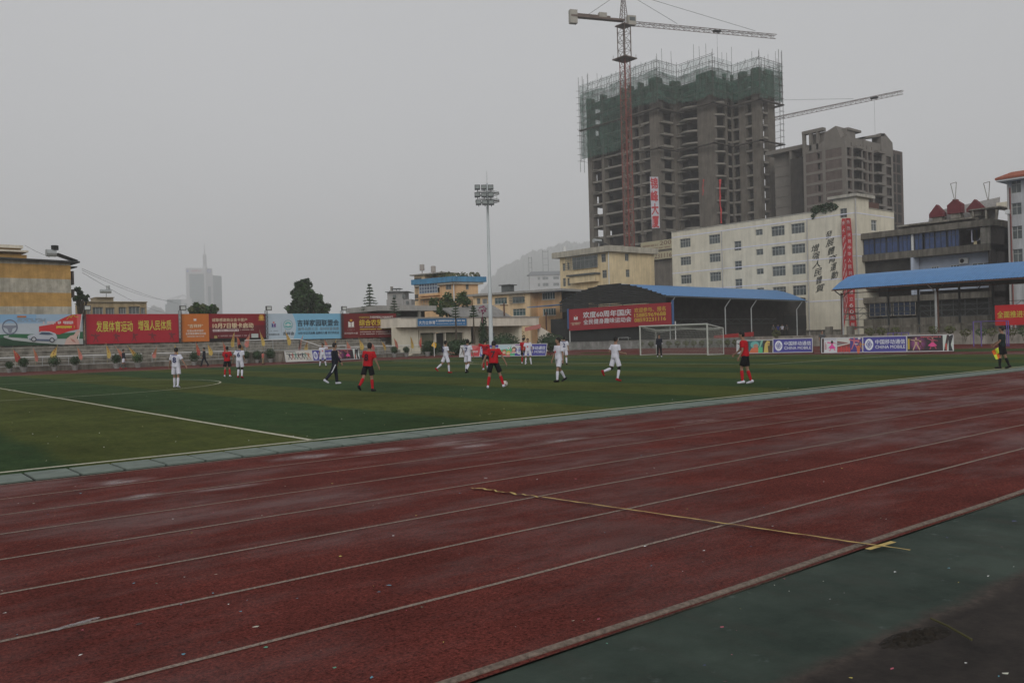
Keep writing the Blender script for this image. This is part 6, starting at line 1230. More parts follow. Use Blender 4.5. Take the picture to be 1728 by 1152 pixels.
# ================================================================== GOAL, FLOODLIGHT MAST, AD BOARDS
gx = UG-.3; gA, gB = onu(1078, gx), onu(1196, gx); gm = (gA+gB)/2; gA, gB = gm+3.66, gm-3.66
t_ = thing('goal', 'white football goal with netting at the far end of the pitch', 'goal', (gx, gm, 0)); gw = mat('goal_white', (.42, .43, .4), .5, .12, 4)
gh = 2.55
for y in (gA, gB): mb = MB(); mb.tube((gx, y, 0), (gx, y, gh), .07, n=8); mb.build('post', gw, t_)
mb = MB(); mb.tube((gx, gA+.07, gh), (gx, gB-.07, gh), .07, n=8); mb.build('crossbar', gw, t_)
bx = gx+2.1; bh = 2.2; mb = MB()
for y in (gA, gB): mb.path([(gx, y, gh), (bx, y, bh), (bx, y, .03)], .045, 6); mb.tube((bx, y, .03), (gx, y, .03), .03, n=5)
mb.tube((bx, gA, bh), (bx, gB, bh), .045, n=6); mb.tube((bx, gA, .03), (bx, gB, .03), .035, n=5); mb.build('rear_frame', gw, t_)
mb = MB(); rg = random.Random(6); st_ = .15; rr = .008
def netp(u, w):                                       # u across, w: 0 crossbar -> 1 back bar -> 2.1 ground
    y = gA+(gB-gA)*u
    if w <= 1: x = gx+(bx-gx)*w; z = gh+(bh-gh)*w-.35*math.sin(math.pi*w)*(.6+.4*math.sin(u*9))
    else: f = (w-1)/1.0; x = bx-.35*math.sin(math.pi*min(1, f))+.0; z = bh*(1-f)
    return Vector((x, y, max(.02, z)))
nu, nw = int(7.32/st_), 30
for i in range(nu+1): mb.path([netp(i/nu, 2*k/nw) for k in range(0, nw+1, 3)], rr, 3)
for k in range(nw+1): mb.path([netp(i/8, 2*k/nw) for i in range(9)], rr, 3)
mb.build('net', mat('net_cord', (.3, .31, .28), .9, .1), t_)
mb = MB()
for y in (gA, gB):
    for i in range(15):
        f = i/14; x = gx+(bx-gx)*f; mb.tube((x, y+.02*math.sin(i), gh+(bh-gh)*f-.12*math.sin(f*3.1)), (x-.05, y, .03), rr, n=3)
    for i in range(17): z = .03+(bh-.05)*i/16; mb.path([(gx, y, z*gh/bh), (gx+.9, y-.06, z-.08), (bx, y, z)], rr, 3)
mb.build('side_net', mat('net_cord', (.3, .31, .28), .9, .1), t_)
# mini frame on the terrace behind
F = FU(87.6); s = F.s_; mb = MB(); z0, z1 = F.hit(1050, 574)[1], F.hit(1050, 569.5)[1]; mb.path([F.pt(s(1043.5), z0, 0), F.pt(s(1043.5), z1, 0), F.pt(s(1060), z1+.05, 0), F.pt(s(1060), z0, 0)], .04, 5); mb.tube(F.pt(s(1044), z1-.08, -.5), F.pt(s(1060), z1-.05, -.5), .03, n=4); tag(mb.build('practice_frame', galv), 'small grey metal frame standing on the planter wall left of the goal', 'frame')
# violet gymnastic bars
vio = mat('violet_paint', (.13, .09, .3), .6, .2, 2); bu = 80.0
t_ = thing('horizontal_bars', 'tall violet exercise bars in front of the pale wall behind the linesman', 'exercise bars', (bu, onu(1670, bu), 0))
F = FU(bu); s = F.s_; zt = F.hit(1670, 541.5)[1]
for px, o in ((1642.5, 0), (1650.5, .6), (1693.5, .6), (1701.5, 0)): mb = MB(); mb.tube(F.pt(s(px), 0, -o), F.pt(s(px), zt, -o), .045, n=6); mb.build('upright', vio, t_)
mb = MB(); mb.tube(F.pt(s(1642.5), zt-.02, 0), F.pt(s(1701.5), zt-.02, 0), .03, n=5); mb.tube(F.pt(s(1693.5), zt-.65, -.6), F.pt(s(1701.5), zt-.65, 0), .025, n=4); mb.build('bar', vio, t_)
F = FU(82.0); s = F.s_; zt = F.hit(1515, 561.5)[1]; t_ = thing('horizontal_bars', 'low violet exercise bars just showing above the ad boards', 'exercise bars', tuple(F.pt(s(1515), 0)))
for px in (1498, 1507, 1521, 1533): mb = MB(); mb.tube(F.pt(s(px), 0, 0), F.pt(s(px), zt, 0), .045, n=6); mb.build('upright', vio, t_)
mb = MB(); mb.tube(F.pt(s(1498), zt, 0), F.pt(s(1533), zt, 0), .03, n=5); mb.build('bar', vio, t_)
# floodlight mast
q = P(828.7, hor(828.7), 84.5); q.z = 0; tp_ = P(822, 318, 84.5); F = Fac((q.x, q.y), ang=-39.3); H_ = tp_.z; dx = 0
pw = mat('mast_white', (.5, .54, .56), .4, .1, 1, spec=.4)
t_ = thing('floodlight_mast', 'tall tapering white floodlight mast with nine lamps behind the far touchline', 'floodlight mast', tuple(q))
mb = MB(); mb.tube(q, q+Vector((0, 0, H_+.5)), .23, .1, n=16); mb.tube(q, q+Vector((0, 0, .4)), .3, n=12)
for f in (.33, .66): mb.tube(q+Vector((0, 0, H_*f)), q+Vector((0, 0, H_*f+.15)), .23-.13*f+.025, n=14)
mb.build('pole', pw, t_)
mb = MB(); mb.tube(q+Vector((0, 0, H_+.5)), q+Vector((0, 0, H_+1.7)), .02, n=4); mb.build('lightning_rod', galv, t_)
zr1, zr2 = F.hit(823, 327.5)[1], F.hit(823, 340)[1]
for zr in (zr1, zr2):
    mb = MB(); R1 = 1.15; pts = [q+Vector((R1*math.cos(a), R1*math.sin(a), zr)) for a in [2*math.pi*i/24 for i in range(25)]]; mb.path(pts, .05, 5); pts = [v+Vector((0, 0, .12)) for v in pts]; mb.path(pts, .035, 4)
    for i in range(4): a = i*math.pi/2+.4; mb.tube(q+Vector((0, 0, zr)), q+Vector((R1*math.cos(a), R1*math.sin(a), zr)), .05, n=5)
    mb.build('ring_gantry', galv, t_)
mb = MB()
for i in range(5): a = i*1.2566; v = q+Vector((1.15*math.cos(a), 1.15*math.sin(a), 0)); mb.tube(v+Vector((0, 0, zr2)), v+Vector((0, 0, zr1)), .015, n=3)
mb.build('tie_rods', galv, t_)
lampb = mat('lamp_body', (.045, .052, .058), .6, .2, 2); lampg = mat('lamp_lens', (.11, .135, .135), .3, .25, 3, spec=.35)
fl0 = None
for r_, (yy, xs) in enumerate(((320.5, (806.5, 817.3, 828.5)), (333, (806.5, 817.7, 828.7)), (345.7, (808.5, 819, 829.6)))):
    for px in xs:
        a, z = F.hit(px, yy); c = F.pt(a, z, 1.25)
        if fl0 is None:
            e = D.objects.new('_', None)
            mb = MB(); w = .27; tl_ = .12
            mb.hexa([F.pt(a-w, z-w, 1.45), F.pt(a+w, z-w, 1.45), F.pt(a+w*.7, z-w*.7, 1.05), F.pt(a-w*.7, z-w*.7, 1.05), F.pt(a-w, z+w, 1.35), F.pt(a+w, z+w, 1.35), F.pt(a+w*.7, z+w*.7, 1.05), F.pt(a-w*.7, z+w*.7, 1.05)])
            mb.tube(F.pt(a, z, 1.1), F.pt(a, z-.3, .9), .04, n=5); fl0 = mb.build('floodlight', lampb, t_); org = (a, z)
            mb = MB(); mb.hexa([F.pt(a-w*.85, z-w*.4, 1.455), F.pt(a+w*.8, z-w*.4, 1.455), F.pt(a+w*.85, z-w*.45, 1.38), F.pt(a-w*.85, z-w*.45, 1.38), F.pt(a-w*.8, z+w*.75, 1.40), F.pt(a+w*.8, z+w*.75, 1.40), F.pt(a+w*.85, z+w*.85, 1.3), F.pt(a-w*.85, z+w*.85, 1.3)]); mb.build('lens', lampg, fl0)
        else:
            n_ = fl0.copy(); C.objects.link(n_); n_.parent = t_; n_.location = F.d*(a-org[0])+Vector((0, 0, z-org[1]))
            for ch in fl0.children: k_ = ch.copy(); C.objects.link(k_); k_.parent = n_
# ---- A-frame advertising boards
purp = (.055, .05, .26)
def mobile_ad(b, u0, u1):
    U = lambda u: u0+(u1-u0)*u
    b.rect(u0, u1, 0, 1, purp, 0); asp = .29*(1 if True else 0); cu, cw = .145, .5; ru, rw = .098, .37
    b.disc(U(cu), cw, (u1-u0)*ru, rw, (.62, .64, .7), 1, 26)
    def band(pts, t=.13):                               # interlaced bars of the emblem
        for (x0, y0), (x1, y1) in zip(pts, pts[1:]):
            ln = math.hypot(x1-x0, y1-y0); ex, ey = (x1-x0)/ln*t/2, (y1-y0)/ln*t/2; nx, ny = -ey, ex
            b.poly([(U(cu+ru*x), cw+rw*y) for x, y in ((x0-ex+nx, y0-ey+ny), (x1+ex+nx, y1+ey+ny), (x1+ex-nx, y1+ey-ny), (x0-ex-nx, y0-ey-ny))], purp, 2)
    for g_ in (1, -1):
        band([(g_*x, g_*y) for x, y in ((-.08, -.68), (-.7, -.02), (-.28, .4), (.14, -.02))]); band([(g_*x, g_*y) for x, y in ((.26, -.62), (-.36, -.02), (-.26, .1), (-.02, -.12))], .11)
    b.text('中国移动通信', U(.29), U(.965), .2, .5, (.6, .62, .7), .02, 6); b.text('CHINA MOBILE', U(.29), U(.965), .58, .78, (.6, .62, .7), .02, 6)
def dancer(b, u, w, s, col, k=0, skirt=None, L0=3):
    """simple moving figure silhouette used for the poster pictures"""
    rg = random.Random(k); q = lambda x, y: (u+x*s*.32, w+y*s)
    b.disc(*q(0, -.42), s*.32*.09, s*.09, (.3, .18, .13) if skirt else col, L0+2, 8)
    b.poly([q(-.12, -.32), q(.12, -.33), q(.1, .02), q(-.09, .02)], col, L0)
    b.poly([q(-.1, -.31), q(-.5, -.3-.25*rg.random()), q(-.5, -.22-.2*rg.random()), q(-.08, -.2)], col, L0+1); b.poly([q(.1, -.31), q(.5, -.35+.3*rg.random()), q(.48, -.22+.2*rg.random()), q(.08, -.2)], col, L0+1)
    b.poly([q(-.09, 0), q(.02, .02), q(-.2, .5), q(-.3, .5)], col, L0); b.poly([q(-.02, 0), q(.1, 0), q(.36, .44), q(.28, .5)], col, L0+1)
    if skirt: b.poly([q(-.12, -.05), q(.12, -.05), q(.4, .22), q(0, .3), q(-.42, .2)], skirt, L0+3)
def aboard(pl_, pr_, px_splits, h, lean, label, painter, group='ad boards along the far edge of the pitch'):
    pl_, pr_ = Vector(pl_), Vector(pr_); F = Fac((pl_.x, pl_.y), q=(pr_.x, pr_.y)); L_ = (pr_-pl_).length
    t_ = thing('ad_board', label, 'ad board', tuple(pl_), group)
    a0, a1 = F.pt(0, .12, 0), F.pt(L_, .12, 0); t0, t1 = F.pt(0, h, -lean), F.pt(L_, h, -lean); n = (a1-a0).cross(t0-a0).normalized()
    if n.dot(F.n) < 0: n = -n
    mb = MB(); mb.add([a0, a1, t1, t0]+[v-n*.03 for v in (a0, a1, t1, t0)], [(0, 1, 2, 3), (7, 6, 5, 4), (0, 4, 5, 1), (1, 5, 6, 2), (2, 6, 7, 3), (3, 7, 4, 0)]); mb.build('panel', paint((.3, .3, .3)), t_)
    mb = MB()
    for a, c in ((a0, a1), (t0, t1), (a0, t0), (a1, t1)): mb.tube(a+n*.0, c, .035, n=5)
    mb.build('frame', mat('board_frame', (.5, .5, .52), .5, .1), t_)
    mb = MB(); k = max(2, int(L_/2.2))
    for i in range(k+1):
        s_ = L_*i/k; mb.tube(F.pt(s_, h-.02, -lean-.05), F.pt(s_, 0, -lean-.75), .028, n=4, m=rust); mb.tube(F.pt(s_, 0, -lean-.75), F.pt(s_, .05, .04), .025, n=4, m=rust)
    mb.build('strut', None, t_); b = Board(t0, t1, a1, a0, n); painter(b); b.done(t_)
    return t_
def split(ps, sec): return [( (a-ps[0])/(ps[1]-ps[0])) for a in sec]
def athletes(b):
    b.rect(0, 1, 0, 1, (.5, .49, .45), 0); b.rect(.03, .4, .06, .12, (.1, .12, .12), 2)
    for k, (u, c) in enumerate(((.15, (.03, .04, .06)), (.27, (.3, .06, .05)), (.38, (.05, .22, .18)), (.48, (.1, .04, .04)), (.63, (.03, .03, .05)), (.73, (.1, .2, .16)), (.85, (.35, .12, .05)))): dancer(b, u, .52, .62, c, k)
    b.rect(.75, .97, .85, .9, (.2, .2, .2), 2)
def dark_dance(b, u0=0., u1=1.):
    U = lambda u: u0+(u1-u0)*u
    b.rect(u0, u1, 0, 1, (.025, .016, .022), 0)
    for k in range(5): b.disc(U(.24), .5, (u1-u0)*(.19-.03*k), .46-.07*k, (.06+.05*k, .012+.014*k, .05+.04*k), 1, 20)
    dancer(b, U(.2), .52, .8*1, (.42, .3, .2), 3); dancer(b, U(.29), .55, .7, (.1, .03, .03), 4); dancer(b, U(.56), .5, .75, (.3, .06, .1), 6, (.6, .06, .22))
    b.text('激情舞动的青春风采', U(.3), U(.76), .06, .17, (.45, .08, .1), .02, 6) if False else b.rows(U(.3), U(.76), .06, .17, 1, (.45, .1, .12), 6, 4); b.rect(U(.02), U(.06), .2, .85, (.4, .3, .03), 3)
    b.rect(U(.78), u1, 0, 1, (.5, .56, .52), 2)
    b.poly([(U(.8), .98), (U(.87), 0), (U(.92), 0), (U(.88), .6), (U(.86), 1)], (.05, .03, .03), 4); b.poly([(U(.9), .1), (U(.98), 0), (U(1), 0), (U(1), .1), (U(.95), .6), (U(.99), 1), (U(.9), 1)], (.02, .02, .025), 5); b.poly([(U(.82), .6), (U(.86), .5), (U(.87), .9), (U(.84), .95)], (.4, .08, .06), 6)
def G2(x, y): v = G(x, y); return v
H1 = 1.15
p, q = G2(483, 612.5), G2(607, 607.5); X = lambda f: p.lerp(q, f)
aboard(X(0), X(.355), None, H1, .35, 'leaning white ad board with running athlete silhouettes, far left of the boards', athletes)
aboard(X(.357), X(.64), None, H1, .35, 'blue ad board behind the pointing player in white', lambda b: mobile_ad(b, 0, 1))
aboard(X(.642), X(1), None, H1, .35, 'dark ad board with pink dancers behind the man in the black tracksuit', dark_dance)
p, q = G2(775, 604), G2(921, 602.0); X = lambda f: p.lerp(q, f)
def redposter(b):
    b.rect(0, 1, 0, 1, (.45, .05, .06), 0); b.poly([(0, 0), (.3, 0), (.22, 1), (0, 1)], (.5, .5, .5), 1); dancer(b, .12, .5, .7, (.06, .04, .04), 2); dancer(b, .26, .55, .6, (.4, .03, .04), 5)
    b.poly([(.3, .1), (.98, .02), (.7, .4), (.3, .55)], (.5, .12, .12), 2); b.rows(.36, .9, .45, .72, 1, (.55, .5, .5), 4, 4)
aboard(X(0), X(.245), None, 1.22, .35, 'red and white ad board right of the player in white number 7', redposter)
aboard(X(.247), X(.455), None, 1.22, .35, 'blue ad board half hidden behind the pointing player in red', lambda b: mobile_ad(b, 0, 1))
def cartoon(b):
    b.rect(0, 1, 0, 1, (.09, .38, .2), 0); b.poly([(0, 0), (.55, 0), (.5, .35), (0, .45)], (.4, .5, .55), 1); b.rect(.55, 1, 0, .35, (.5, .5, .52), 1); b.rect(.72, .98, .04, .1, (.2, .05, .3), 3)
    for u, w, c in ((.27, .62, (.35, .1, .05)), (.68, .4, (.07, .03, .02)), (.46, .72, (.5, .38, .03))): b.disc(u, w, .09, .19, c, 3, 14); b.disc(u, w+.06, .07, .13, (.6, .38, .28), 4, 12); b.poly([(u-.08, w+.17), (u+.08, w+.17), (u+.1, w+.34), (u-.1, w+.34)], (.5, .05, .05), 3)
    b.disc(.44, .32, .05, .13, (.6, .6, .6), 4, 12); b.disc(.44, .32, .02, .05, (.03, .03, .03), 5, 6); b.rows(.56, .98, .62, .85, 1, (.5, .5, .5), 5, 7)
aboard(X(.457), X(.72), None, 1.22, .35, 'green ad board with cartoon children and a football', cartoon)
aboard(X(.722), X(1), None, 1.22, .35, 'blue ad board beside the round bush, behind the player facing forward in white', lambda b: mobile_ad(b, -.25, 1))
p, q = G2(1243.5, 598.5), G2(1371, 596.5); X = lambda f: p.lerp(q, f)
def posters(b):
    b.rect(0, 1, 0, 1, (.035, .03, .03), 0); b.rect(0, .2, 0, 1, (.4, .41, .41), 1); dancer(b, .1, .5, .8, (.08, .07, .07), 5); b.rect(.33, .72, 0, 1, (.03, .12, .13), 1)
    b.disc(.5, .35, .12, .28, (.12, .35, .33), 3, 16); b.disc(.53, .45, .07, .17, (.35, .2, .15), 4, 12); b.poly([(.34, 1), (.42, .6), (.56, .55), (.68, .7), (.62, 1)], (.5, .13, .06), 5); b.rect(.6, .72, .55, 1, (.08, .4, .2), 7); b.poly([(.68, 0), (.74, 0), (.66, .55), (.62, .55)], (.2, .4, .3), 6)
    b.poly([(.75, 1), (.78, .3), (.84, .05), (.92, .1), (.9, .6), (.94, 1)], (.5, .38, .1), 4); b.disc(.88, .3, .03, .1, (.35, .2, .1), 6, 10); b.poly([(.86, .45), (1, .42), (.98, 1), (.88, 1)], (.08, .05, .03), 6)
aboard(X(0), X(.485), None, 1.13, .22, 'ad board with dark poster pictures beside the player in red on the right', posters)
aboard(X(.487), X(1), None, 1.2, .22, 'blue ad board with white emblem directly right of the player in red', lambda b: mobile_ad(b, 0, 1))
p, q = G2(1386.5, 598.0), G2(1609, 594.8); X = lambda f: p.lerp(q, f)
def girl(b):
    b.rect(0, 1, 0, 1, (.05, .02, .02), 0); b.rect(.06, .385, .02, .98, (.52, .53, .56), 1); b.rect(.075, .36, .08, .1, (.1, .08, .25), 3); b.rows(.08, .13, .3, .8, 4, (.4, .08, .1), 3, 3)
    dancer(b, .26, .52, .72, (.6, .1, .28), 7, (.62, .06, .3)); b.disc(.26, .28, .03, .1, (.03, .02, .02), 7, 10)
    b.rect(.385, .7, 0, 1, (.2, .04, .04), 1); b.poly([(.385, .22), (.7, .35), (.7, .0), (.385, .0)], (.5, .5, .48), 2); b.poly([(.385, .3), (.68, .4), (.385, .55)], (.2, .16, .17), 3); b.poly([(.39, .52), (.7, .32), (.7, .4), (.39, .6)], (.5, .47, .44), 4)
    for k in range(5): b.disc(.42+.065*k, .82-.05*(k % 2), .03, .2, (.4+.05*(k % 2), .05, .05), 5, 10)
    b.rect(.7, 1, 0, 1, (.06, .04, .2), 1); dancer(b, .8, .4, .8, (.45, .12, .16), 9); b.rect(.89, .95, .0, .12, (.55, .57, .57), 6); b.disc(.9, .8, .04, .3, (.5, .12, .06), 5, 10); b.poly([(.78, .4), (.9, .42), (.86, .5)], (.5, .45, .5), 7); dancer(b, .95, .6, .6, (.35, .15, .05), 8)
aboard(X(0), X(.325), None, 1.2, .2, 'ad board with a white poster of a girl in a pink dress', girl)
aboard(X(.327), X(.66), None, 1.24, .2, 'blue ad board between the pink dress poster and the dark dance poster', lambda b: mobile_ad(b, 0, 1))
aboard(X(.662), X(1), None, 1.25, .2, 'dark dance poster board at the right end of the ad boards, nearest the linesman', dark_dance)
# ================================================================== PLANTS
trunkm = mat('bark', (.07, .055, .04), .9, .4, 4, .5, 20)
def potted(proto_r, seed, pot=True, col=0, stalk=.0):
    rg = random.Random(seed); root = thing('potted_shrub', 'small round clipped potted shrub on the track edge', 'shrub', (0, 0, 0), 'clipped shrubs in pots along the far track edge')
    mb = MB(); leafball(mb, (0, 0, .42+proto_r+stalk), proto_r, int(900*proto_r), .085, rg); mb.sphere((0, 0, .42+proto_r+stalk), proto_r*.62, 8, 6); mb.build('foliage', leafm[col], root)
    mb = MB(); mb.tube((0, 0, .05), (0, 0, .45+stalk), .05, n=5); mb.build('stem', trunkm, root)
    if pot: mb = MB(); mb.loft([[(r*math.cos(a*math.pi/5), r*math.sin(a*math.pi/5), z) for a in range(10)] for r, z in ((.2, 0), (.3, .38), (.33, .38), (.33, .43), (.27, .43))]); mb.build('pot', mat('pot_grey', (.22, .22, .21), .8, .3, 5), root)
    return root
protos = [potted(.52, 1), potted(.42, 2), potted(.6, 3), potted(.48, 4, col=1)]; used_ = set()
def place_shrub(px, py, k, label, sc=1.0):
    g = Vector((onv(px, 83.2), 83.2, 0)) if px < 480 else Vector((onv(px, 83.6), 83.6, 0)); pr = protos[k]
    if k in used_: pr = copy_tree(pr)
    used_.add(k); pr.location = (g.x, g.y, 0); pr.scale = (sc, sc, sc); pr.rotation_euler.z = px*.7; pr['label'] = label; return pr
SH = [(39, 628, 1, 1, 'under the car billboard, leftmost of the row'), (91, 625, 2, .85, 'under the silver car picture'), (126, 624.5, 1, 1, 'below the hand holding the flag on the car billboard'), (196, 620.5, 1, 1.05, 'just left of the walker in white shorts'), (232, 619, 3, 1, 'paler one under the middle of the red slogan board'), (327, 616, 2, .85, 'between the two far walkers under the orange board'), (414, 609, 1, 1, 'behind the player in white number 6'), (433, 609, 2, .8, 'left of the child in pink'), (456, 608.5, 2, .9, 'right of the child in pink'), (665, 604.5, 1, 1, 'behind the red number 8 player, left of two'), (685, 604, 1, .95, 'under the market billboard end, right of two'), (721, 603, 2, 1.15, 'at the end of the terrace railing by the corner flag'), (15, 628.5, 1, .8, 'smallest one at the left edge of the picture')]
for x, y, k, sc_, lb_ in SH: place_shrub(x, y, k, 'round clipped potted shrub '+lb_, sc_)
def bush(px, py, rx, rz, label, n=700, col=0, cat='bush', ls=.16, name='bush', dep=None):
    g = G(px, py) if dep is None else P(px, hor(px), dep); g.z = 0; rg = random.Random(int(px)); t_ = thing(name, label, cat, tuple(g)); mb = MB()
    leafball(mb, (g.x, g.y, rz*.95), rx, n, ls, rg, sq=(1, 1, rz/rx)); mb.sphere((g.x, g.y, rz*.9), rx*.7, 8, 6, sz=rz/rx); mb.build('foliage', leafm[col], t_)
    mb = MB(); mb.tube(g, g+Vector((0, 0, rz*.6)), .08, n=5); mb.build('stem', trunkm, t_); return t_
bush(727, 601.5, 1.2, .9, 'dark leafy bush beside the shop curtain left of the corner flag', dep=101)
bush(768, 600, 1.0, .95, 'round dark bush in front of the right shop curtain, left of a pair', dep=100)
bush(783, 600, 1.15, 1.0, 'round dark bush in front of the right shop curtain, right of a pair', dep=100)
bush(849, 596, 1.95, 1.25, 'large dome shaped bush right of the floodlight mast', 1200, dep=98)
bush(929, 594, 1.75, 1.2, 'large dome shaped bush at the foot of the sloping stair wall', 1200, dep=103)
bush(866, 575, 1.8, 1.8, 'dark hedge in the gap right of the pavilion porch', 900, dep=124)
# clipped cypress
g = P(816, hor(816), 103); g.z = 0; t_ = thing('cypress', 'narrow clipped cypress leaning against the pavilion front left of the mast', 'tree', tuple(g)); mb = MB(); rg = random.Random(5)
for i in range(9): f = i/8; leafball(mb, (g.x+.1*math.sin(i), g.y, .8+f*3.4), .85*(1-f*.62)+.04*math.sin(i*2), 130, .14, rg, sq=(1, 1, .9))
mb.tube((g.x, g.y, .5), (g.x, g.y, 4.0), .55, .1, n=7); mb.build('crown', leafm[0], t_); mb = MB(); mb.tube(g, g+Vector((0, 0, 1)), .1, n=6); mb.build('trunk', trunkm, t_)
# shrubs on the ledge behind the goal
def ledge_plant(px, u, z, label, h=.75, r=.42, col=2):
    v = onu(px, u); rg = random.Random(int(px*3)); t_ = thing('ledge_shrub', label, 'shrub', (u, v, z), 'small yellowish shrubs in front of the planter wall')
    mb = MB(); leafball(mb, (u, v, z+h), r, 150, .13, rg, sq=(1, 1, .8)); mb.build('foliage', leafm[col], t_); mb = MB()
    for i in range(5): a = i*1.3; mb.tube((u, v, z), (u+.25*math.cos(a), v+.25*math.sin(a), z+h), .018, n=3)
    mb.build('stem', trunkm, t_)
lp = [968, 988, 1001, 1015, 1029, 1046, 1070, 1083, 1098, 1128, 1143, 1157, 1170, 1184, 1197, 1213, 1227, 1240]
wb = lambda px: min(83.8+(px-968)*.0105, 86.6)
for i, px in enumerate(lp): ledge_plant(px, wb(px), .0, 'small yellow green shrub along the planter wall behind the goal, the '+ORD[i]+' from the left', .62, .4)
for i, (px, w) in enumerate(((1629, 'left of the violet bars'), (1656, 'between the two left uprights of the violet bars'), (1674, 'just left of the linesman\'s head'), (1727, 'at the right edge of the picture'), (1707, 'just right of the linesman\'s head'))): ledge_plant(px, 86.5, .35, 'potted spiky shrub before the pale wall '+w, .85, .5, 1 if i % 2 else 2)
for i, (px, w) in enumerate(((1468, 'pink dress poster'), (1487, 'middle of the pink dress board'), (1511, 'blue board near the low violet bars'), (1575, 'dark dance poster'), (1603, 'right end of the dark dance poster'), (1310, 'gold picture left of the blue board'))): ledge_plant(px, 84, .6, 'shrub top showing above the '+w, .95, .5, 2)
# ---- broadleaf and conifer trees
def broadleaf(px, base_dep, z0, blobs, label, n=1500, ls=.5, col=0, seed=1, trunk_h=None):
    g = P(px, hor(px), base_dep); g.z = 0; t_ = thing('tree', label, 'tree', tuple(g)); rg = random.Random(seed); mb = MB(); mbt = MB(); F = Fac((g.x, g.y), ang=-39.3)
    for (bx_, by_, rpx) in blobs:
        rpx *= 1.15
        a, z = F.hit(bx_, by_); r = rpx*base_dep/FPX; k = int(n*(rpx**2)/sum(b[2]**2 for b in blobs)); c = F.pt(a, z, rg.uniform(-.5, .5)*r)
        for j in range(7): # sub clumps give the uneven outline
            o = Vector((rg.gauss(0, 1), rg.gauss(0, 1), rg.gauss(0, .9))).normalized()*r*.62; leafball(mb, c+o, r*.52, k//9, ls, rg, m=leafm[(col+(j % 3 == 0)) % 3])
        leafball(mb, c, r*.7, k//4, ls, rg, m=leafm[col])
        mbt.path([Vector((g.x, g.y, min(z*.35, 3))), Vector((g.x, g.y, min(z*.35, 3))).lerp(c, .6)+Vector((0, 0, .3)), c], .12, 5)
    mb.build('crown', None, t_); mbt.tube(g, g+Vector((0, 0, 3)), .35, .2, n=7); mbt.build('trunk', trunkm, t_)
broadleaf(520, 135, 0, [(512, 482, 11), (508, 496, 14), (520, 500, 12), (498, 517, 13), (515, 519, 14), (532, 515, 13), (546, 521, 11), (537, 505, 8), (512, 478, 6), (490, 522, 7)], 'large dark conical tree above the light blue billboard', 5200, .42, 0, 11)
broadleaf(336, 120, 0, [(326, 523, 9), (334, 518, 7), (346, 521, 8), (357, 522, 8), (340, 526, 9)], 'rounded green tree just showing above the dark red billboard', 1800, .3, 1, 12)
broadleaf(760, 122, 0, [(752, 520, 13), (757, 505, 10), (768, 525, 12), (742, 525, 8), (780, 500, 8), (786, 508, 8), (776, 508, 7), (733, 510, 7), (748, 512, 7)], 'bushy green tree in front of the orange villa', 2600, .3, 1, 13)
broadleaf(137, 110, 0, [(132, 489, 4), (136, 495, 4), (141, 502, 4), (146, 506, 3), (130, 503, 5), (134, 511, 4), (147, 499, 2)], 'small creeper tree growing out of the side of the striped house', 700, .3, 0, 15)
def conifer(px, dep, ytop, ybase, wpx, label, tiers=9, seed=1, droop=.25, dens=26):
    g = P(px, hor(px), dep); g.z = 0; F = Fac((g.x, g.y), ang=-39.3); zt, zb = F.hit(px, ytop)[1], F.hit(px, ybase)[1]; w = wpx*dep/FPX/2; rg = random.Random(seed)
    t_ = thing('conifer', label, 'tree', tuple(g)); mb = MB(); mb.tube((g.x, g.y, 0), (g.x, g.y, zt), .2, .03, n=6); mb.build('trunk', trunkm, t_); mb = MB()
    for i in range(tiers):
        f = i/(tiers-1); z = zb+(zt-zb)*(f*.96); r = w*(1-f)**.85+.12; k = 7
        for j in range(k):
            a = j*2*math.pi/k+i*.5+rg.uniform(-.25, .25); rr = r*rg.uniform(.7, 1.12); tip = Vector((g.x+rr*math.cos(a), g.y+rr*math.sin(a), z-droop*rr+.2*rg.random())); st = Vector((g.x, g.y, z+.12)); mb.tube(st, tip, .03, .01, n=3)
            for l in range(dens):
                t0 = rg.random()**.7; p = st.lerp(tip, t0); d = Vector((rg.gauss(0, 1), rg.gauss(0, 1), rg.gauss(-.3, .5))).normalized(); s_ = (.17+.16*(1-t0))*max(.6, w/1.6)*rg.uniform(.7, 1.3); e = d.orthogonal().normalized()*s_*.28
                mb.add([p-e, p+e, p+d*s_+e*.4, p+d*s_-e*.4], [(0, 1, 2, 3)])
    mb.build('crown', leafm[0], t_)
conifer(626, 118, 480, 527, 34, 'spiky sparse conifer above the left of the market billboard', 10, 3, .1, 22)
conifer(667, 112, 504, 533, 24, 'layered star shaped conifer over the right end of the market billboard', 7, 4, -.15, 30)
conifer(800, 100, 518, 535, 16, 'small layered conifer on the pavilion roof terrace', 5, 5, -.1, 30)
conifer(770, 101, 512, 536, 16, 'small conifer on the pavilion roof right of the bushy tree', 6, 8, 0, 30)
g = P(814, 530, 98); mb = MB(); rg = random.Random(3); leafball(mb, g+Vector((0, 0, .5)), .5, 70, .16, rg); mb.tube(g-Vector((0, 0, 1)), g+Vector((0, 0, .5)), .03, n=4); tag(mb.build('flowering_shrub', mat('magenta_flower', (.25, .05, .12), .8, .4, 5)), 'small magenta flowering shrub on the pavilion roof terrace', 'shrub')
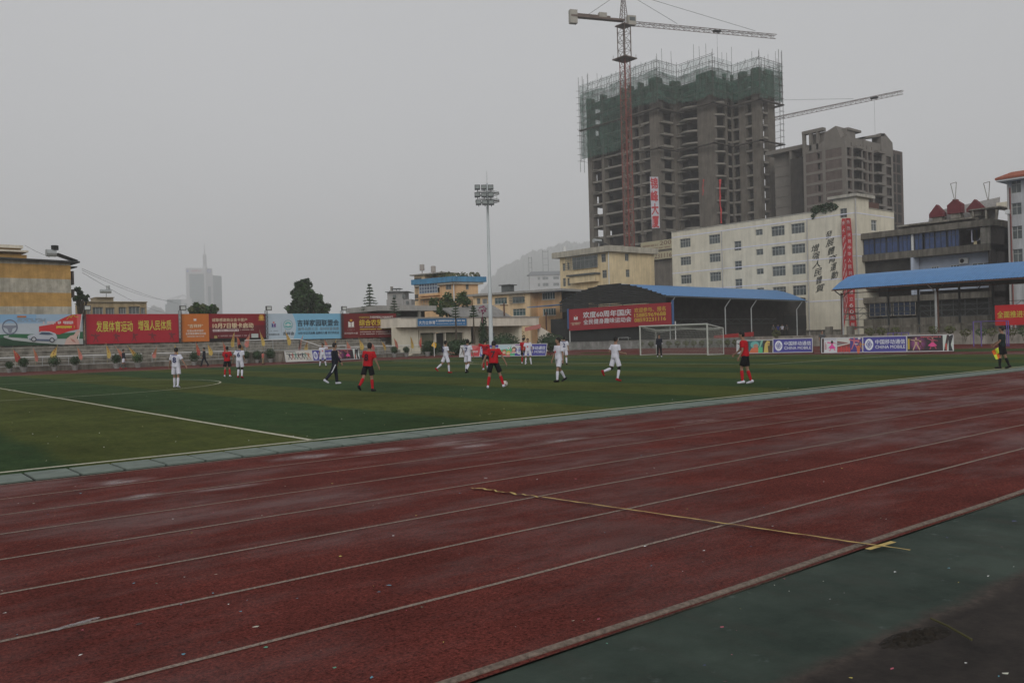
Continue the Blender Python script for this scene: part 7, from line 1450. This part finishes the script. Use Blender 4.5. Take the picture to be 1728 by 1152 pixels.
# parked motorbike-like covers and low things on the track behind the goal
# ================================================================== PEOPLE
skin = mat('skin', (.27, .16, .11), .6, .08, 6, spec=.3); hairm = mat('hair', (.012, .011, .011), .6, .1)
def RX(a): return Matrix.Rotation(R_(a), 3, 'X')
def RY(a): return Matrix.Rotation(R_(a), 3, 'Y')
def RZ(a): return Matrix.Rotation(R_(a), 3, 'Z')
def fabric(name, c, rough=.85): return mat('cloth_'+name, c, rough, .12, 7, .25, 25, .15)
CW_ = fabric('white', (.6, .6, .68)); CR_ = fabric('red', (.4, .013, .02)); CK = fabric('black', (.012, .012, .014)); CN = fabric('navy', (.016, .018, .028)); CT = fabric('teal_black', (.018, .028, .03)); CP = fabric('pink', (.45, .13, .11)); CKH = fabric('khaki', (.25, .18, .1)); CB = fabric('blue', (.03, .04, .2)); CG = fabric('grey', (.08, .085, .09)); CDR = fabric('dark_red', (.3, .015, .02))
def ring(c, ax, ay, n=12, sq=1.0):
    out = []
    for i in range(n):
        t = 2*math.pi*i/n; x, y = math.cos(t), math.sin(t); x = math.copysign(abs(x)**sq, x); y = math.copysign(abs(y)**sq, y); out.append(c+ax*x+ay*y)
    return out
def limb(mb, pts, rad, n=10, flat=1.0, m=None):
    rings = []
    for i, (p, r) in enumerate(zip(pts, rad)):
        d = (pts[min(i+1, len(pts)-1)]-pts[max(i-1, 0)]).normalized(); a = d.cross(Vector((0, 1, .01))).normalized(); b_ = d.cross(a).normalized(); rings.append(ring(p, a*r, b_*r*flat, n))
    mb.loft(rings, m)
def fuse(mb, name, m, parent, voxel, smooth=2, extra=None):
    me = D.meshes.new(name); me.from_pydata([tuple(v) for v in mb.v], [], mb.f); me.update(); o = D.objects.new(name, me); C.objects.link(o)
    r = o.modifiers.new('r', 'REMESH'); r.mode = 'VOXEL'; r.voxel_size = voxel; s = o.modifiers.new('s', 'SMOOTH'); s.iterations = smooth; s.factor = .5
    dg = bpy.context.evaluated_depsgraph_get(); dg.update(); me2 = D.meshes.new_from_object(o.evaluated_get(dg)); D.objects.remove(o); D.meshes.remove(me)
    me2.name = name; me2.materials.clear(); me2.materials.append(m); me2.polygons.foreach_set('use_smooth', [True]*len(me2.polygons))
    if extra is not None and extra.v:
        bm = bmesh.new(); bm.from_mesh(me2); k0 = len(me2.materials)
        for x in extra.ms: me2.materials.append(x)
        vs = [bm.verts.new(v) for v in extra.v]
        for f, i in zip(extra.f, extra.mi):
            try: fc = bm.faces.new([vs[a] for a in f]); fc.material_index = 1+i
            except ValueError: pass
        bm.to_mesh(me2); bm.free()
    o = D.objects.new(name, me2); C.objects.link(o)
    if parent is not None: o.parent = parent
    return o
def person(label, px, py, face, hgt=1.72, shirt=CW_, shorts=CW_, socks=CW_, shoes=CK, pose=None, num=None, numcol=(.02, .03, .12), longs=None, sleeve='short', group='players', gloves=None, far=False, hairlen=0, pos=None, zb=0, knee=None, stripe=None, emblem=None, cat='person'):
    p = dict(lean=0, leanside=0, lh=0, lk=5, ls=3, rh=0, rk=5, rs=3, la=5, lab=10, le=15, ra=5, rab=10, re=15, head=0, nod=0, twist=0); p.update(pose or {}); S = hgt/1.72
    g = pos if pos is not None else G(px, py, zb); yaw_ = 50.7-face-(math.degrees(math.atan((px-864)/FPX)))*1.0
    M0 = RZ(yaw_-90)
    V = Vector; J = {}
    pel = V((0, 0, .93)); LM = RX(-p['lean'])@RY(p['leanside'])
    TW = RZ(p['twist'])
    chest = pel+LM@V((0, 0, .38)); neck = pel+LM@V((0, 0, .53)); hd = neck+LM@RX(-p['nod'])@V((0, .015, .132))
    legs = {}
    for sd_, h, k, s_ in ((-1, p['lh'], p['lk'], p['ls']), (1, p['rh'], p['rk'], p['rs'])):
        hip = pel+V((.088*sd_, 0, -.03)); A_ = RY(-s_*sd_)@RX(h); kn = hip+A_@V((0, 0, -.43)); B_2 = RY(-s_*sd_)@RX(h-k); an = kn+B_2@V((0, 0, -.42)); fa = RX((h-k)*.75); legs[sd_] = (hip, kn, an, A_, B_2, fa, an+fa@RZ(-8*sd_)@V((0, .15, -.055)), an+fa@V((0, -.06, -.06)))
    arms = {}
    for sd_, a, ab, e in ((-1, p['la'], p['lab'], p['le']), (1, p['ra'], p['rab'], p['re'])):
        sh = neck+LM@TW@V((.185*sd_, 0, -.065)); A_ = LM@TW@RY(-ab*sd_)@RX(a); el = sh+A_@V((0, 0, -.29)); B_2 = A_@RX(e); wr = el+B_2@V((0, 0, -.25)); arms[sd_] = (sh, el, wr, A_, B_2)
    zmin = min(min(l[6].z-.035, l[7].z-.03) for l in legs.values()); dz = V((0, 0, -zmin))
    T = lambda v: M0@((v+dz)*S)+g
    X_, Y_ = LM@TW@V((1, 0, 0)), LM@TW@V((0, 1, 0)); Mv = lambda v: M0@v*S
    vx = .018 if far else .0105; ey = MB()
    body = MB()
    def trunk(mb, gr, z0=0, z1=9, m=None):
        st_ = [(pel+V((0, 0, -.08)), .13, .095), (pel, .165, .11), (pel+LM@V((0, 0, .14)), .145, .1), (pel+LM@V((0, 0, .3)), .17, .115), (pel+LM@V((0, 0, .42)), .185, .11), (pel+LM@V((0, 0, .49)), .14, .085), (neck+LM@V((0, 0, -.0)), .065, .06)]
        st_ = [q for i, q in enumerate(st_) if z0 <= i < z1]
        mb.loft([ring(T(c), Mv(X_)*(a+gr), Mv(Y_)*(b_+gr), 14, .85) for c, a, b_ in st_], m)
    trunk(body, -.01)
    limb(body, [T(neck+V((0, 0, -.04))), T(neck.lerp(hd, .5)), T(hd)], [.066*S, .06*S, .058*S])
    HM = LM@RX(-p['nod'])@RZ(-p['head']); hx, hy, hz = Mv(HM@V((1, 0, 0))), Mv(HM@V((0, 1, 0))), Mv(HM@V((0, 0, 1)))
    hc = T(hd)+hz*.03
    hr = [(-.115, .03, .035, .03), (-.095, .048, .05, .026), (-.06, .062, .075, .014), (-.02, .07, .09, .004), (.02, .075, .096, 0), (.06, .072, .092, -.004), (.09, .055, .072, -.006), (.112, .025, .035, -.008)]
    body.loft([ring(hc+hz*z+hy*o, hx*a, hy*b_, 14) for z, a, b_, o in hr])
    body.add([hc+hy*.085+hz*.02+hx*.006, hc+hy*.085+hz*.02-hx*.006, hc+hy*.112-hz*.028-hx*.016, hc+hy*.112-hz*.028+hx*.016, hc+hy*.07-hz*.035], [(0, 1, 2, 3), (3, 2, 4), (0, 3, 4), (1, 4, 2), (0, 4, 1)])
    for sx_ in (-1, 1):
        body.loft([ring(hc+hx*sx_*(.07+.01*i)-hy*.005-hz*.01, hy*.016, hz*.03, 8) for i in range(3)])
        e = hc+hx*sx_*.03+hy*.088+hz*.008; ey.add([e+hx*.012, e+hz*.006+hy*.003, e-hx*.012, e-hz*.006+hy*.003], [(0, 1, 2, 3)], hairm); e = e+hz*.022; ey.add([e+hx*.017-hy*.002, e+hx*.017+hz*.005, e-hx*.017+hz*.005, e-hx*.017], [(0, 1, 2, 3)], hairm)
    e = hc+hy*.094-hz*.055; ey.add([e+hx*.022-hy*.008, e+hz*.004+hy*.004, e-hx*.022-hy*.008, e-hz*.006+hy*.004], [(0, 1, 2, 3)], mat('lips', (.2, .07, .06), .5, .05))
    for sd_, (hip, kn, an, A_, B_2, fa, toe, heel) in legs.items():
        limb(body, [T(hip+V((0, 0, .02))), T(hip.lerp(kn, .3)), T(kn), T(kn.lerp(an, .3)), T(an)], [r*S for r in (.085, .078, .052, .054, .034)])
        limb(body, [T(heel), T(an.lerp(heel, .5)), T(heel.lerp(toe, .6)), T(toe)], [r*S for r in (.03, .036, .036, .026)])
    for sd_, (sh, el, wr, A_, B_2) in arms.items():
        limb(body, [T(sh-A_@V((0, 0, -.0))+V((-.03*sd_, 0, 0))), T(sh), T(sh.lerp(el, .5)), T(el), T(el.lerp(wr, .35)), T(wr)], [r*S for r in (.045, .05, .042, .036, .036, .024)])
        hb = B_2; pa, pb = wr, wr+hb@V((0, 0, -.09)); limb(body, [T(pa), T(pa.lerp(pb, .5)), T(pb)], [.026*S, .036*S, .034*S], flat=.5)
        for i, (o, ln) in enumerate(((-.028, .062), (-.01, .076), (.009, .072), (.027, .058))):   # four fingers, curled a little
            b0 = pb+hb@V((0, o, .008)); b1 = b0+hb@V((-.012*sd_, o*.15, -ln*.55)); b2 = b1+hb@V((-.026*sd_, o*.1, -ln*.42)); limb(body, [T(b0), T(b1), T(b2)], [r*S for r in (.0105, .0095, .008)], 6)
        b0 = pa.lerp(pb, .35)+hb@V((-.004*sd_, .026, 0)); b1 = b0+hb@V((-.012*sd_, .03, -.028)); b2 = b1+hb@V((-.012*sd_, .012, -.03)); limb(body, [T(b0), T(b1), T(b2)], [r*S for r in (.012, .011, .009)], 6)
    root = fuse(body, 'person', skin, None, vx, 2, ey); tag(root, label, cat, group)
    # hair
    mb = MB(); hs_ = [(-.075-hairlen, .058, .045, -.038), (-.045, .074, .058, -.038), (-.01, .084, .076, -.032), (.03, .088, .092, -.018), (.065, .087, .098, -.012), (.1, .072, .082, -.01), (.13, .04, .048, -.012)]
    mb.loft([ring(hc+hz*z+hy*o, hx*a, hy*b_, 14) for z, a, b_, o in hs_]); fuse(mb, 'hair', hairm, root, .012, 2)
    # shirt
    mb = MB(); trunk(mb, .022, 1, 6); 
    for sd_, (sh, el, wr, A_, B_2) in arms.items():
        if sleeve == 'short': limb(mb, [T(sh+V((-.06*sd_, 0, -.01))), T(sh), T(sh.lerp(el, .4)), T(sh.lerp(el, .72))], [r*S for r in (.06, .07, .068, .074)], 12)
        else: limb(mb, [T(sh+V((-.06*sd_, 0, -.01))), T(sh), T(sh.lerp(el, .5)), T(el), T(el.lerp(wr, .5)), T(wr)], [r*S for r in (.06, .066, .058, .052, .048, .04)], 12)
    limb(mb, [T(pel+V((0, 0, -.06))), T(pel+V((0, 0, .05)))], [.01, .01])
    mb.loft([ring(T(pel+V((0, 0, -.05 if shirt is not shorts else -.04))), Mv(X_)*.182, Mv(Y_)*.135, 14, .85), ring(T(pel+LM@V((0, 0, .12))), Mv(X_)*.172, Mv(Y_)*.128, 14, .85)])
    fuse(mb, 'shirt', shirt, root, .016, 2)
    # shorts or trousers
    mb = MB(); mb.loft([ring(T(pel+V((0, 0, z))), Mv(V((1, 0, 0)))*a, Mv(V((0, 1, 0)))*b_, 14, .85) for z, a, b_ in ((-.07, .165, .115), (-.03, .178, .128), (.03, .168, .122))])
    for sd_, (hip, kn, an, A_, B_2, fa, toe, heel) in legs.items():
        if longs: limb(mb, [T(hip), T(hip.lerp(kn, .5)), T(kn), T(kn.lerp(an, .5)), T(an+V((0, 0, -.0)))], [r*S for r in (.1, .096, .078, .07, .062)], 12)
        else: o = V((.02*sd_, 0, 0)); limb(mb, [T(hip), T(hip.lerp(kn, .4)+o), T(hip.lerp(kn, .8)+o*1.6)], [r*S for r in (.098, .1, .1)], 12)
    fuse(mb, 'trousers' if longs else 'shorts', longs or shorts, root, .013, 1)
    for sd_, (hip, kn, an, A_, B_2, fa, toe, heel) in legs.items():
        if not longs and socks: mb = MB(); limb(mb, [T(kn.lerp(an, .16)), T(kn.lerp(an, .4)), T(kn.lerp(an, .75)), T(an+V((0, 0, .0)))], [r*S for r in (.055, .062, .048, .042)], 12); fuse(mb, 'sock', socks, root, .014, 1)
        mb = MB(); f = (toe-heel).normalized(); limb(mb, [T(heel-f*.012+V((0, 0, .01))), T(heel+f*.03+V((0, 0, .022))), T(heel.lerp(toe, .55)+V((0, 0, .008))), T(toe), T(toe+f*.035)], [r*S for r in (.036, .046, .044, .038, .024)], 10); limb(mb, [T(an), T(heel.lerp(an, .3))], [.045*S, .05*S], 10); fuse(mb, 'shoe', shoes, root, .013, 1)
        if knee and not longs: mb = MB(); limb(mb, [T(hip.lerp(kn, .84)), T(kn), T(kn.lerp(an, .15))], [r*S for r in (.062, .064, .062)], 12); fuse(mb, 'knee_band', CK, root, .014, 1)
        if stripe: mb = MB(); x = Mv(V((sd_, 0, 0))); q = [hip.lerp(kn, f) for f in (.2, .5, .8)]+[kn.lerp(an, .1)]; vs = [T(v)+x*.104-x*.01*i+Mv(V((0, w, 0))) for i, v in enumerate(q) for w in (-.02, .025)]; mb.add(vs, [(2*i, 2*i+1, 2*i+3, 2*i+2) for i in range(3)]); o = mb.build('side_stripe', CW_); o.parent = root
    if gloves:
        for sd_, (sh, el, wr, A_, B_2) in arms.items():
            mb = MB(); hb = B_2; limb(mb, [T(wr+hb@V((0, 0, .02))), T(wr+hb@V((0, 0, -.05))), T(wr+hb@V((0, 0, -.1)))], [.038*S, .05*S, .046*S], 8, .6)
            for o in (-.03, -.01, .01, .03): limb(mb, [T(wr+hb@V((0, o, -.08))), T(wr+hb@V((-.02*sd_, o*1.1, -.17)))], [.016*S, .013*S], 6)
            fuse(mb, 'glove', CW_, root, .012, 1)
    if num:
        vs, fs = glyphs(num, .03); mb = MB(); c = T(pel+LM@V((0, 0, .27))); nn = -Mv(Y_); xx = Mv(X_); zz = Mv(LM@V((0, 0, 1))); w_ = .15*len(num)**.6
        def q(x, y, dz): u = (x-.5)*w_; return c+xx*u+zz*(y-.5)*.24+nn*(.148+.012-(u*u)*1.3+dz*4)
        mb.add([q(*v_) for v_ in vs], fs); o = mb.build('shirt_number', paint(numcol)); o.parent = root
        if shirt is CW_: mb = MB(); [mb.add([q((x+.0), 1.28, 0), q(x+.2, 1.28, 0), q(x+.2, 1.5, 0), q(x, 1.5, 0)], [(0, 1, 2, 3)]) for x in (-.45, -.15, .15, .45, .75, 1.05)]; o = mb.build('shirt_name', paint((.1, .12, .3))); o.parent = root
    if emblem:
        mb = MB(); c = T(pel+LM@V((.02, 0, .25))); nn = Mv(Y_); xx = Mv(X_); zz = Mv(LM@V((0, 0, 1)))
        for a, b_ in ((.055, .02), (.022, .055)): mb.add([c+nn*(.152+b_*.02)+xx*x*a+zz*z*b_ for x, z in ((-1, -1), (1, -1), (1, 1), (-1, 1))], [(0, 1, 2, 3)])
        o = mb.build('chest_emblem', paint((.5, .04, .06))); o.parent = root
    return root, {k: T(v[2]) for k, v in arms.items()}, T
WR = (.02, .03, .14); RDN = (.03, .01, .02)
person('player in white number 8 walking away with arms held out, nearest the centre circle', 298, 654.3, 25, 1.72, num='8', pose=dict(lh=8, rh=-6, rk=10, lab=22, la=12, le=12, rab=30, ra=-5, re=8, nod=12, head=-25), shoes=CW_)
person('player in red standing with back turned beside the white number 6 player', 384, 636, 15, 1.7, CR_, CK, CR_, shoes=CW_, pose=dict(lh=-4, rh=8, rk=12, la=18, le=70, lab=12, ra=18, re=70, rab=12, head=-40), num='9', numcol=RDN)
person('player in white number 6 with a dark sleeve, next to the far red player', 405, 638.5, 20, 1.78, num='6', pose=dict(lean=6, lh=20, lk=30, rh=5, rk=20, lab=22, la=-8, le=35, rab=4, ra=5, re=35, head=-25), shoes=CDR, knee=True)
person('walker in a dark jacket and white shorts below the red slogan board', 209, 622.5, 80, 1.7, CN, CW_, CG, shoes=CDR, pose=dict(lh=12, rh=-14, rk=12), far=True, group='bystanders', sleeve='long')
person('walker in all dark clothes passing under the orange board', 345, 618, -80, 1.66, CN, shoes=CK, longs=CN, pose=dict(lh=22, rh=-16, rk=14, lk=10), far=True, group='bystanders', sleeve='long')
person('small child in a pink top and khaki trousers between two potted shrubs', 444, 615, 60, 1.15, CP, longs=CKH, pose=dict(lh=18, rh=-10), far=True, group='bystanders', hairlen=.03)
person('player in white facing forward and pointing sideways with one arm', 545, 619, 172, 1.74, pose=dict(ls=10, rs=10, lab=86, la=0, le=8, rab=10, head=50), far=True, knee=True, emblem=True)
person('man in a black tracksuit with white stripe and white shoes walking right', 566, 648.5, 72, 1.76, CN, longs=CN, shoes=CW_, pose=dict(lh=10, lk=4, rh=-26, rk=14, la=4, lab=6, le=25, ra=10, re=20, head=0), sleeve='long', group='officials', stripe=True)
person('player in red number 8 walking away, nearest the left foreground', 622, 660.5, 30, 1.74, CR_, CK, CR_, shoes=CK, num='8', numcol=RDN, pose=dict(lean=5, rh=8, rk=8, lh=-18, lk=26, rab=20, ra=8, re=15, lab=8, head=-30, leanside=4), hairlen=.02)
person('player in white jogging right with a trailing foot, left of the white number 7', 753, 629.5, 62, 1.73, num='9', pose=dict(lh=-22, lk=30, rh=12, rk=12, ls=6, rs=6, ra=10, re=70, rab=8, lab=8, la=5, head=-20), shoes=CDR)
person('player in white number 7 stepping away in front of the red poster board', 790, 629.5, 28, 1.75, num='7', pose=dict(rh=-12, rk=32, lh=4, rab=10, ra=6, re=12, lab=8, head=-25), shoes=CK)
person('player in red stretching the left arm out to point left', 820, 624, -10, 1.74, CR_, CK, CR_, shoes=CW_, num='10', numcol=RDN, pose=dict(lean=4, lab=97, la=0, le=14, rab=8, rh=-20, rk=20, lh=6, head=45, rs=-6), far=False)
person('player in red number 7 with legs apart just behind the ball', 834, 655.5, 8, 1.7, CR_, CK, CR_, shoes=CW_, num='7', numcol=RDN, pose=dict(lean=10, ls=9, rs=17, rh=8, lh=-3, lab=24, la=-5, le=14, rab=28, ra=4, re=14, nod=15), knee=False)
person('player in red with back turned, half hidden behind a white player', 884.5, 613.5, 10, 1.76, CR_, CK, CR_, shoes=CW_, pose=dict(lab=6, la=12, le=20, rab=8), far=True)
person('player in white facing forward in front of the red shirted one', 891.5, 614.5, 178, 1.72, pose=dict(lab=14, rab=18, ra=10, re=12, lh=5, rh=4, ls=7, rs=7, head=-5), far=True, shoes=CW_, emblem=True)
person('player in white walking left with a red chest emblem and black boots', 944, 644.5, -125, 1.76, pose=dict(lh=20, lk=14, rh=-16, rk=18, la=-6, lab=10, le=12, ra=5, head=25, nod=4), shoes=CK, emblem=True)
person('player in white with back turned, partly hidden by the one walking left', 953, 615.5, 5, 1.77, num='2', pose=dict(lh=5, rh=-6), far=True)
person('player in white with dark knee bands jogging right, left of the goal', 1039, 643.5, 50, 1.72, pose=dict(lean=4, lh=-14, lk=62, rh=14, rk=30, ra=8, re=75, rab=6, la=-20, lab=14, le=80, head=-10), shoes=CDR, knee=True)
person('goalkeeper in black with white gloves standing in front of the net', 1113, 602, 175, 1.74, CN, longs=CK, shoes=CW_, sleeve='long', gloves=True, pose=dict(ls=4, rs=4, la=15, lab=4, le=60, ra=10, rab=8, re=25), far=True)
person('player in red with white boots in front of the dark poster board on the right', 1259, 648, -80, 1.78, CR_, CK, CR_, shoes=CW_, pose=dict(lean=7, lh=16, lk=20, rh=-4, rk=12, ra=32, rab=12, re=25, la=6, le=25, lab=8, nod=4))
r_, hands, T_ = person('assistant referee in black on the near touchline at the right edge', 1692, 622, -82, 1.72, CT, CK, CK, shoes=CK, pose=dict(ls=7, rs=3, lh=8, rh=-12, rk=6, la=10, le=38, lab=6, ra=22, re=38, rab=4, nod=2), group='officials')
# chequered flag held by the assistant referee
h = hands[-1]; t_ = thing('linesman_flag', 'orange and lime chequered flag held low by the assistant referee', 'flag', tuple(h)); F = Fac((h.x, h.y), ang=-90+50.7-30)
yl_, og = mat('flag_lime', (.52, .62, .05), .7, .1, 6), mat('flag_orange2', (.62, .13, .02), .7, .1, 6)
s0, z0 = F.hit(1689.5, 586.5); a = F.pt(s0, z0); tp2 = F.pt(*F.hit(1693, 606)); mb = MB(); mb.tube(a+Vector((0, 0, .06)), tp2, .012, n=5); mb.build('stick', CK, t_)
c0 = [F.hit(*q) for q in ((1684.5, 586), (1673.5, 592), (1680.5, 606.5), (1688, 604.5))]; cc = [F.pt(x, z) for x, z in c0]; n = 6
def fp(u, w): return cc[0].lerp(cc[1], u).lerp(cc[3].lerp(cc[2], u), w)+F.n*(.03*math.sin(u*5+w*4))
mb = MB()
for i in range(n):
    for j in range(n): mb.add([fp(i/n, j/n), fp((i+1)/n, j/n), fp((i+1)/n, (j+1)/n), fp(i/n, (j+1)/n)], [(0, 1, 2, 3)], yl_ if (i < n/2) == (j < n/2) else og)
mb.build('cloth', None, t_)
# ball
b0 = G(852, 652.3); mb = MB(); mb.sphere((b0.x, b0.y, .115), .112, 20, 14); o = mb.build('football', mat('ball_white', (.6, .56, .52), .5, .15, 12), smooth=True)
mb = MB()
for i in range(12):
    ph = math.acos(1-2*(i+.5)/12); th = i*2.4; d = Vector((math.sin(ph)*math.cos(th), math.sin(ph)*math.sin(th), math.cos(ph))); a = d.orthogonal().normalized(); c_ = d.cross(a); c0 = Vector((b0.x, b0.y, .115))
    mb.add([c0+d*.1135+(a*math.cos(k*1.2566)+c_*math.sin(k*1.2566))*.03-d*.003 for k in range(5)], [(0, 1, 2, 3, 4)])
o2 = mb.build('patch', paint((.2, .16, .14))); o2.parent = o; tag(o, 'white football at the foot of the red number 7 player', 'ball')
# bystanders
person('man in grey standing in the gap between the two right hand runs of ad boards', 1388, 597, 170, 1.72, CG, longs=CG, pose=dict(la=10, le=40, ra=10, re=40), far=True, group='bystanders', pos=G(1388, 594))
for i, (px, c) in enumerate(((1343, CG), (1351, CB), (1358, CW_), (1366, CG))):
    s = F5.s_(px); q = F5.pt(s, 1.15, -4.5); lbs = ('leftmost dim spectator standing in the shade of the arched canopy', 'second spectator from the left in the shade of the arched canopy', 'spectator in a pale shirt in the shade of the arched canopy', 'rightmost dim spectator in the shade of the arched canopy')
    person(lbs[i], px, 560, 180+20*(i-1), 1.65, c, longs=CK, far=True, group='bystanders', pos=q)
# ================================================================== HAZE
mb = MB(); mb.box(-2600, 2600, -2600, 2600, -1.2, 345)
hz = mb.build('haze', None); hz['kind'] = 'stuff'; m = D.materials.new('haze_air'); m.use_nodes = True; t = m.node_tree; t.nodes.clear()
o = t.nodes.new('ShaderNodeOutputMaterial'); v = t.nodes.new('ShaderNodeVolumePrincipled'); v.inputs['Color'].default_value = (.93, .935, .945, 1); v.inputs['Density'].default_value = .0006; v.inputs['Anisotropy'].default_value = .0
t.links.new(v.outputs[0], o.inputs['Volume']); hz.data.materials.clear(); hz.data.materials.append(m)
